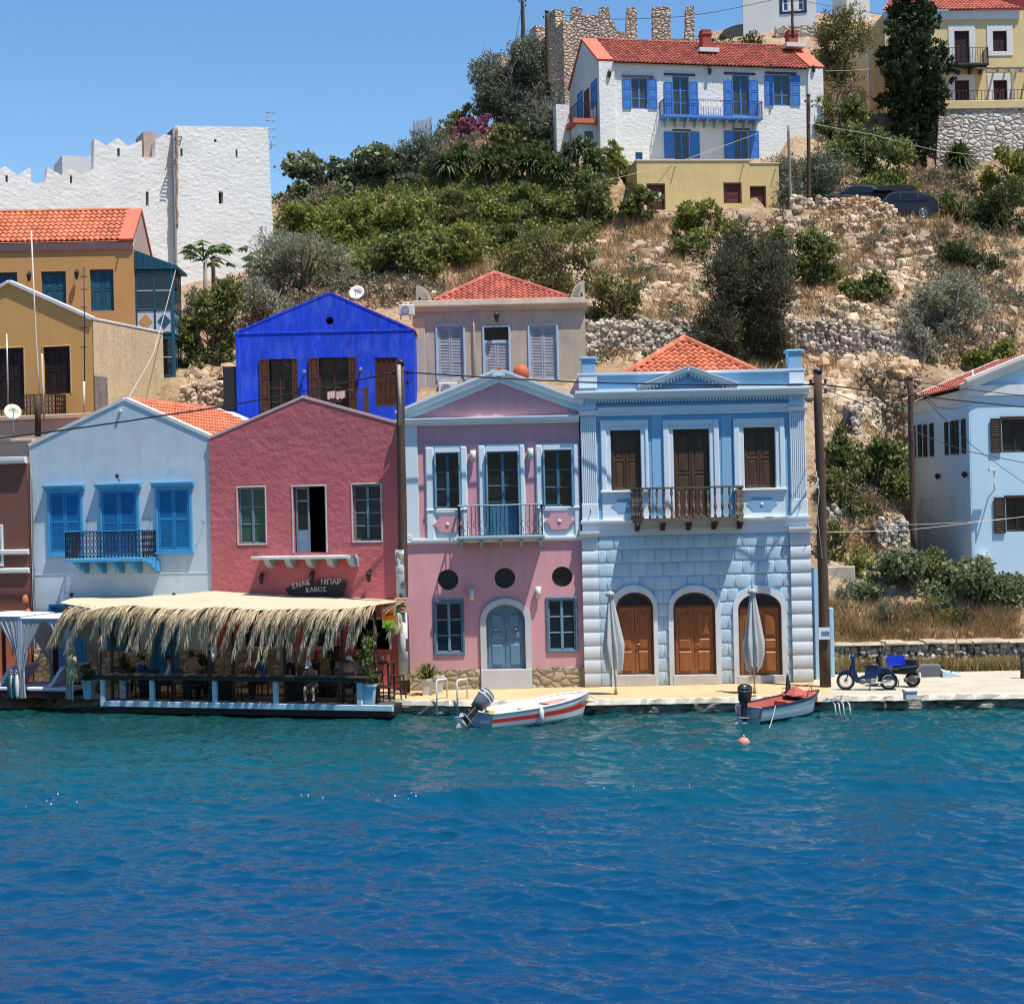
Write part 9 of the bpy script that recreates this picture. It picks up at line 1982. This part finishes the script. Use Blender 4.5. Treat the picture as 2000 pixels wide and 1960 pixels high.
mb=MB(); mb.tube([(p[0],.1,.4),(p[0]+.02,.1,1.25)],.015,6); ob('flag_pole',mb,BLACK,t2); mb=MB(); mb.prism([(0,0),(.18,-.62),(-.12,-.7),(-.04,-.1)],-.02,.02); mb.xf(Matrix.Translation((p[0]+.03,.1,1.23))); ob('rolled_flag',mb,mk('dark_flag',(.03,.03,.035),.9),t2)
mb=MB(); p=S2[12][0]
for sg in(-1,1):mb.tube([(S2[10][0][0],S2[10][0][1]*sg*.9,S2[10][0][2]),(S2[10][0][0],S2[10][0][1]*sg*.9,S2[10][0][2]+.22),(S2[13][0][0],.05*sg,S2[13][0][2]+.24)],.012,5)
mb.tube([(S2[13][0][0],0,S2[13][0][2]),(S2[13][0][0],0,S2[13][0][2]+.26)],.014,5); ob('bow_rail',mb,rdp,t2)
mb=MB(); p=S2[8][0]; mb.bbox(p[0]-.2,p[0]+.2,-.25,.25,.25,.46,.03); mb.add([(p[0]+.1,-.3,.62),(p[0]+.75,-.2,.66),(p[0]+.45,0,.86),(p[0]+.1,.3,.62),(p[0]+.75,.2,.66)],[(0,1,2),(2,4,3),(0,2,3)]); ob('red_cover',mb,rin,t2)
g=on_z(1453,1452,0); mb=MB(); mb.ell(g+Vector((0,0,.03)),(.16,.16,.145),16,10); mb.lathe([(.03,.15),(.03,.2),(.012,.24)],g,8); thing('mooring_buoy',mb,mk('salmon_buoy',(.66,.26,.17),.5,.1,6,stain=(.5,.35,.28),stain_sc=8,stain_f=.4),'small salmon-orange buoy floating in front of the pale blue boat','buoy')
wire([M2@Vector((.5,-.58,.46)),on_z(1503,1420,.0),g+Vector((.1,.05,.02))],'pale line from the side of the pale blue boat to the buoy',.012,.03,ROPE,'buoy_line','rope')
def parasol(px_t,py_t,px_b,py_b,label,tilt):
 B=on_z(px_b,py_b,ZQ); T=W(px_t,py_t,B.y); t=empty('closed_parasol',Matrix.Translation(B),label,'parasol','closed parasols'); ax=T-B; h=ax.length; Rm=Vector((0,0,1)).rotation_difference(ax.normalized()).to_matrix().to_4x4()
 mb=MB(); mb.tube([(0,0,0),(0,0,h*.97)],.024,8); mb.xf(Rm); ob('pole',mb,mk('bronze_pole',(.30,.25,.2),.5),t)
 mb=MB(); mb.lathe([(.06,0),(.05,.08),(.028,.26)],n=10); ob('base_sleeve',mb,mk('rusty_sleeve',(.30,.18,.1),.8),t)
 rr=random.Random(int(px_t)); n=48; prof=[(1.0,.02),(.985,.11),(.95,.17),(.945,.10),(.92,.09),(.85,.13),(.75,.19),(.65,.25),(.55,.31),(.48,.36),(.42,.36),(.33,.33),(.27,.29),(.20,.25)]
 ph=[rr.uniform(-.35,.35)for _ in range(8)]; dl=[rr.uniform(-.5,.5)for _ in range(8)]; vs=[]; fs=[]
 for i,(zf_,r_)in enumerate(prof):
  for k in range(n):
   g=2*math.pi*k/n; fo=.5+.5*math.cos(g*8+ph[int(k/6)%8]*.8); am=.48 if i>3 else .2; R_=r_*(1-am+am*fo)*(1+.1*math.sin(g*3+i*.3))
   z=zf_*h;
   if i>=10:z+=h*.06*(dl[int(k/6)%8])*(i-9)/4+h*.045*fo*(i-9)/4
   vs.append((R_*math.cos(g+.12*i*.2),R_*math.sin(g+.12*i*.2)*.8,z))
 for i in range(len(prof)-1):
  for k in range(n):fs.append((i*n+(k+1)%n,i*n+k,(i+1)*n+k,(i+1)*n+(k+1)%n))
 mb=MB(); mb.add(vs,fs,.5,True); mb.add([(v[0]*.93,v[1]*.93,v[2])for v in vs],[f[::-1]for f in fs],.5,True); mb.xf(Rm); ob('canopy',mb,mk('grey_white_canvas',(.50,.51,.49),.9,.06,2,.04,15,trans=.12),t)
 mb=MB(); mb.lathe([(.03,h*.995),(.035,h*1.01),(.01,h*1.03)],n=8); mb.xf(Rm); ob('finial',mb,mk('bronze_pole',(0,0,0)),t)
parasol(1191,1153,1203,1356,'closed grey-white parasol in front of the left brown arched door',0); parasol(1469,1148,1474,1354,'closed grey-white parasol in front of the right brown arched door',0)
RUB=mk('tyre_rubber',(.02,.02,.02),.8); CHR=mk('chrome',(.6,.6,.6),.2,metal=1); BLB=mk('bike_blue_paint',(.010,.032,.12),.25,.05,3,spec=.6); BKP=mk('bike_black_plastic',(.015,.015,.017),.35,spec=.5)
def wheel(t,x,y,z,R_,w,spoke=True,rimr=.8,name='wheel'):
 A=Matrix.Translation((x,y,z))@Matrix.Rotation(math.pi/2,4,'X'); mb=MB()
 mb.tube([A@Vector((math.cos(g)*(R_-w/2),math.sin(g)*(R_-w/2),0))for g in[2*math.pi*k/28 for k in range(29)]],w/2,8,cap=False); o=ob(name,MB(),RUB,t)if 0 else ob('tyre',mb,RUB,t)if 0 else None
 e=ob(name,mb,RUB,t)
 mb=MB(); mb.tube([A@Vector((math.cos(g)*(R_-w),math.sin(g)*(R_-w),0))for g in[2*math.pi*k/28 for k in range(29)]],w*.28,6,cap=False)
 if spoke:
  for k in range(16):g=2*math.pi*k/16; mb.tube([A@Vector((0,0,.03*(-1)**k)),A@Vector((math.cos(g)*(R_-w),math.sin(g)*(R_-w),0))],.004,4)
  mb.lathe([(.05,-.05),(.06,0),(.05,.05)],n=10,M=A)
 else:
  for k in range(5):g=2*math.pi*k/5; mb.bar(A@Vector((0,0,0)),A@Vector((math.cos(g)*(R_-w),math.sin(g)*(R_-w),0)),.05,.03)
  mb.lathe([(.09,-.06),(.1,0),(.09,.06)],n=12,M=A)
 ob('rim',mb,CHR,e); return e
gA,gB=on_z(1652,1347,ZQ),on_z(1736,1347,ZQ); wb=(gB-gA).length; yw=math.atan2(gB.y-gA.y,gB.x-gA.x)
tb=empty('blue_moped',Matrix.Translation(gA)@Matrix.Rotation(yw,4,'Z'),'blue underbone moped with spoked wheels parked on the quay','motorbike'); R_=.28; k_=wb/1.2
wheel(tb,0,0,R_,R_,.078); wheel(tb,wb,0,R_,R_,.085)
mb=MB(); mb.tube([(0,-.06,R_),(.14,-.06,.62),(.24,-.05,.98)],.02,6); mb.tube([(0,.06,R_),(.14,.06,.62),(.24,.05,.98)],.02,6); ob('fork',mb,BLB,tb)
mb=MB()
for s_ in(-1,1):
 pts=[(-.30*math.cos(g)*1.0,R_+.34*math.sin(g))for g in[math.radians(a)for a in range(10,120,12)]]
mb.prism([(-.22,.52),(-.12,.60),(.05,.63),(.20,.56),(.16,.50),(.02,.56),(-.12,.53),(-.20,.47)],-.05,.05); ob('front_mudguard',mb,BLB,tb)
mb=MB(); mb.prism([(.16,.60),(.24,.96),(.29,.95),(.30,.62),(.40,.36),(.40,.24),(.30,.24),(.24,.40)],-.17,-.14); mb.prism([(.16,.60),(.24,.96),(.29,.95),(.30,.62),(.40,.36),(.40,.24),(.30,.24),(.24,.40)],.14,.17); mb.prism([(.24,.90),(.30,.90),(.30,.30),(.24,.36)],-.14,.14); ob('leg_shield',mb,BLB,tb)
mb=MB(); mb.prism([(.38,.38),(.58,.46),(.62,.70),(.98,.72),(1.30,.66),(1.44,.50),(1.36,.50),(1.2,.57),(1.02,.52),(.90,.38),(.66,.36),(.44,.30)],-.10,.10); ob('body',mb,BLB,tb)
mb=MB(); mb.bbox(.52,1.02,-.13,.13,.72,.80,.03); mb.ell((.77,0,.79),(.26,.13,.05),12,6); ob('seat',mb,BKP,tb)
mb=MB(); mb.bbox(.42,.78,-.10,.10,.20,.38,.03); mb.ell((.52,-.02,.28),(.16,.13,.10),10,6); ob('engine',mb,mk('engine_metal',(.16,.15,.14),.5,.2,8,metal=.4),tb)
mb=MB(); mb.tube([(.55,-.13,.24),(.8,-.14,.22),(1.25,-.15,.27)],[.02,.03,.038],8); ob('exhaust',mb,CHR,tb)
mb=MB(); mb.prism([(1.05,.58),(1.30,.64),(1.48,.46),(1.55,.22),(1.50,.22),(1.42,.42),(1.25,.58)],-.07,.07); ob('rear_mudguard',mb,BLB,tb)
mb=MB(); mb.ell((.22,0,1.02),(.10,.11,.09),12,8); ob('headlight_housing',mb,BLB,tb); mb=MB(); mb.ell((.14,0,1.02),(.035,.075,.07),10,6); ob('headlight',mb,mk('lamp_glass',(.55,.6,.6),.1,spec=.7),tb)
mb=MB(); mb.tube([(.30,-.30,1.04),(.26,-.1,1.06),(.26,.1,1.06),(.30,.30,1.04)],.013,6); mb.tube([(.24,.0,.9),(.25,0,1.06)],.02,6); ob('handlebar',mb,BKP,tb)
mb=MB(); mb.tube([(.75,-.12,.2),(.72,-.2,0)],.014,5); mb.tube([(.75,.12,.2),(.72,.2,0)],.014,5); ob('stand',mb,BKP,tb)
mb=MB(); mb.bar((1.0,-.1,.70),(1.6,-.1,.65),.02); mb.bar((1.0,.1,.70),(1.6,.1,.65),.02); mb.bar((1.58,-.1,.65),(1.58,.1,.65),.02); ob('rack',mb,CHR,tb)
Mb=WM[tb.name]; mb=MB(); CR=mk('blue_crate_plastic',(.015,.06,.62),.4,spec=.5); x0,x1,y0,y1,z0,z1=1.30,1.84,-.2,.2,.68,.95
mb.box(x0,x1,y0,y1,z0,z0+.015)
for z in(z0+.015,z0+.10,z0+.18,z1-.035):
 for(a,b)in(((x0,y0),(x1,y0)),((x1,y0),(x1,y1)),((x1,y1),(x0,y1)),((x0,y1),(x0,y0))):mb.bar((*a,z+.015),(*b,z+.015),.018,.045 if z>z0+.02 else .03)
for i in range(9):
 x=x0+(x1-x0)*i/8
 for y in(y0,y1):mb.bar((x,y,z0+.016),(x,y,z1),.018,.014)
for i in range(1,6):
 y=y0+(y1-y0)*i/6
 for x in(x0,x1):mb.bar((x,y,z0+.016),(x,y,z1),.014,.018)
mb.xf(Matrix.Translation((0,0,0))); thing('blue_crate',mb,CR,'bright blue plastic crate on the rear rack of the blue moped','crate',None,Mb@Matrix.Rotation(math.radians(-3),4,'Y'))
gS=on_z(1783,1341,ZQ); ts=empty('black_scooter',Matrix.Translation(gS)@Matrix.Rotation(math.radians(-24),4,'Z'),'black scooter half hidden behind the blue moped','scooter')
wheel(ts,0,0,.24,.24,.10,False); wheel(ts,-1.22,0,.24,.24,.09,False)
mb=MB(); mb.prism([(.22,.66),(.10,.80),(-.35,.74),(-.62,.62),(-.60,.42),(-.20,.40),(.12,.50)],-.15,.15); ob('rear_body',mb,BKP,ts); mb=MB(); mb.prism([(.18,.80),(.16,.84),(-.25,.86),(-.62,.78),(-.62,.70),(-.30,.745),(.08,.805)],-.14,.14); ob('seat',mb,BKP,ts)
mb=MB(); mb.prism([(.18,.66),(.16,.70),(-.4,.62),(-.4,.58)],-.162,-.151); ob('silver_trim',mb,CHR,ts)
mb=MB(); mb.prism([(-.55,.22),(-.98,.22),(-1.05,.40),(-1.10,.95),(-1.02,.98),(-.90,.40),(-.6,.34)],-.19,.19); ob('leg_shield',mb,BKP,ts)
mb=MB(); mb.tube([(-1.22,0,.24),(-1.12,0,.62),(-1.0,0,1.05)],.03,6); ob('fork',mb,BKP,ts); mb=MB(); mb.prism([(-1.46,.34),(-1.35,.50),(-1.15,.53),(-1.0,.42),(-1.2,.46),(-1.36,.42)],-.07,.07); ob('front_mudguard',mb,BKP,ts)
mb=MB(); mb.ell((-1.0,0,1.08),(.11,.15,.10),12,8); ob('headlight_housing',mb,BKP,ts); mb=MB(); mb.tube([(-.92,-.34,1.12),(-.98,-.1,1.12),(-.98,.1,1.12),(-.92,.34,1.12)],.015,6); ob('handlebar',mb,BKP,ts)
for s_ in(-1,1):mb=MB(); mb.tube([(-.95,.2*s_,1.12),(-.90,.28*s_,1.3)],.008,5); mb.ell((-.89,.29*s_,1.35),(.015,.07,.05),10,6); ob('mirror',mb,mk('mirror_grey',(.4,.4,.42),.15,metal=.8),ts)
mb=MB(); mb.bbox(-.25,.15,-.2,-.1,.16,.30,.03); mb.tube([(-.1,-.22,.28),(.22,-.22,.34)],.045,8); ob('engine',mb,mk('engine_metal',(0,0,0)),ts); mb=MB(); mb.tube([(-.4,-.12,.25),(-.42,-.2,0)],.015,5); ob('stand',mb,BKP,ts)
mb=MB(); mb.box(.20,.24,-.09,.09,.30,.44); ob('number_plate',mb,WHITE,ts); mb=MB(); mb.ell((.22,0,.62),(.03,.09,.04),8,6); ob('tail_light',mb,rdp,ts)
def car(M,label,paint,suv=True,box=False):
 t=empty('parked_car',M,label,'car','cars parked on the hill'); L_=4.6; w=.9
 if suv:prof=[(0,.45),(.02,.82),(.55,.98),(1.15,1.06),(1.75,1.58),(2.2,1.68),(3.5,1.66),(4.2,1.38),(4.5,1.05),(4.58,.75),(4.55,.42),(4.2,.32),(.3,.30)]
 else:prof=[(0,.42),(.02,.68),(.5,.80),(1.2,.88),(1.95,1.36),(2.4,1.44),(3.3,1.40),(4.0,1.02),(4.35,.95),(4.4,.5),(4.1,.28),(.3,.28)]
 vs=[]; n=len(prof)
 for y,sc in((-w,0),(-w*.62,1),(w*.62,1),(w,0)):
  for x,z in prof:
   if z>1.0:yy=y*(1-(z-1.0)*.30);
   else:yy=y
   zz=z; vs.append((x,yy if abs(y)>.7 else y,zz+(.03 if sc and z>.6 else 0)))
 fs=[tuple(range(n))[::-1],tuple(range(3*n,4*n))]
 for r_ in range(3):
  for i in range(n):fs.append((r_*n+i,r_*n+(i+1)%n,(r_+1)*n+(i+1)%n,(r_+1)*n+i))
 mb=MB(); mb.add(vs,fs,.5); ob('body',mb,paint,t)
 gl=mk_glass('car_glass',(.01,.012,.015),.05)
 for s_ in(-1,1):
  if suv:W_=[[(1.30,1.08),(1.82,1.52),(2.35,1.58),(2.35,1.08)],[(2.42,1.08),(2.42,1.58),(3.35,1.56),(3.42,1.08)],[(3.50,1.10),(3.45,1.54),(4.0,1.34),(4.1,1.14)]]
  else:W_=[[(1.42,.92),(1.98,1.30),(2.4,1.35),(2.4,.92)],[(2.46,.92),(2.46,1.35),(3.2,1.31),(3.5,.96)]]
  for q_ in W_:
   mb=MB(); yo=[(x,s_*(w*(1-max(0,z-1.0)*.30)+.006),z)for x,z in q_]; yi=[(x,y-s_*.03,z)for x,y,z in yo]; mb.add(yo+yi,[(0,1,2,3),(7,6,5,4)]); ob('window',mb,gl,t)
 ws=[(1.22,1.09),(1.70,1.53)]if suv else[(1.27,.90),(1.9,1.32)]; mb=MB(); (xa,za),(xb,zb)=ws; mb.add([(xa-.02,-w*.8,za+.03),(xa-.02,w*.8,za+.03),(xb-.04,w*.7,zb+.04),(xb-.04,-w*.7,zb+.04)],[(0,1,2,3)]); ob('windscreen',mb,gl,t)
 for x in(.85,3.65):
  for s_ in(-1,1):
   mb=MB(); A=Matrix.Translation((x,s_*.80,.35))@Matrix.Rotation(math.pi/2,4,'X'); mb.lathe([(.22,-.12),(.35,-.11),(.36,0),(.35,.11),(.22,.12)],n=22,M=A); wv=ob('wheel',mb,RUB,t); mb=MB(); A2=Matrix.Translation((x,s_*.915,.35))@Matrix.Rotation(math.pi/2,4,'X')
   for k in range(8):g=k*math.pi/4; mb.bar(A2@Vector((0,0,0)),A2@Vector((math.cos(g)*.23,math.sin(g)*.23,0)),.05,.02)
   mb.tube([A2@Vector((math.cos(g)*.23,math.sin(g)*.23,0))for g in[2*math.pi*k/20 for k in range(21)]],.02,5,cap=False); ob('rim',mb,CHR,wv)
   mb=MB(); mb.prism([(x+.42*math.cos(g),.35+.42*math.sin(g))for g in[math.pi*k/12 for k in range(13)]],s_*.905,s_*.86); ob('wheel_arch',mb,BKP,t)
 for s_ in(-1,1):
  mb=MB(); mb.ell((.06,s_*.62,.74 if suv else .62),(.06,.18,.08),10,6); ob('headlight',mb,mk('lamp_glass',(0,0,0)),t); mb=MB(); mb.ell((4.5 if suv else 4.36,s_*.68,.95 if suv else .82),(.05,.14,.09),8,6); ob('tail_light',mb,rdp,t); mb=MB(); mb.ell((1.45,s_*1.0,1.08 if suv else .95),(.08,.11,.07),8,6); ob('mirror',mb,BKP,t)
 for y in(-.6,.6):mb=MB(); mb.bar((1.9,y,(1.74 if suv else 1.48)),(3.6,y,(1.74 if suv else 1.46)),.04); ob('roof_rail',mb,BKP,t)
 if box:mb=MB(); mb.prism([(1.0,1.84),(1.3,2.02),(1.8,2.10),(3.2,2.08),(3.5,1.90),(3.3,1.80),(1.2,1.78)],-.45,.45); tag(ob('roof_box',mb,BKP,None,M),'long black roof box on top of the black car','roof box')
 return t
g=W(1792,431,97.1); car(Matrix.Translation((g.x-3.65*.97,g.y,W(1780,430,96.6).z))@Matrix.Rotation(math.radians(3),4,'Z'),'black estate car with a roof box parked on the hill track',mk('car_black_paint',(.012,.013,.016),.35,spec=.4),True,True)
g=W(1590,414,98.0); car(Matrix.Translation((g.x,g.y,g.z))@Matrix.Rotation(math.radians(4),4,'Z'),'dark grey-green car mostly hidden behind the stone bank on the hill',mk('car_grey_paint',(.045,.06,.062),.35,spec=.4),False)
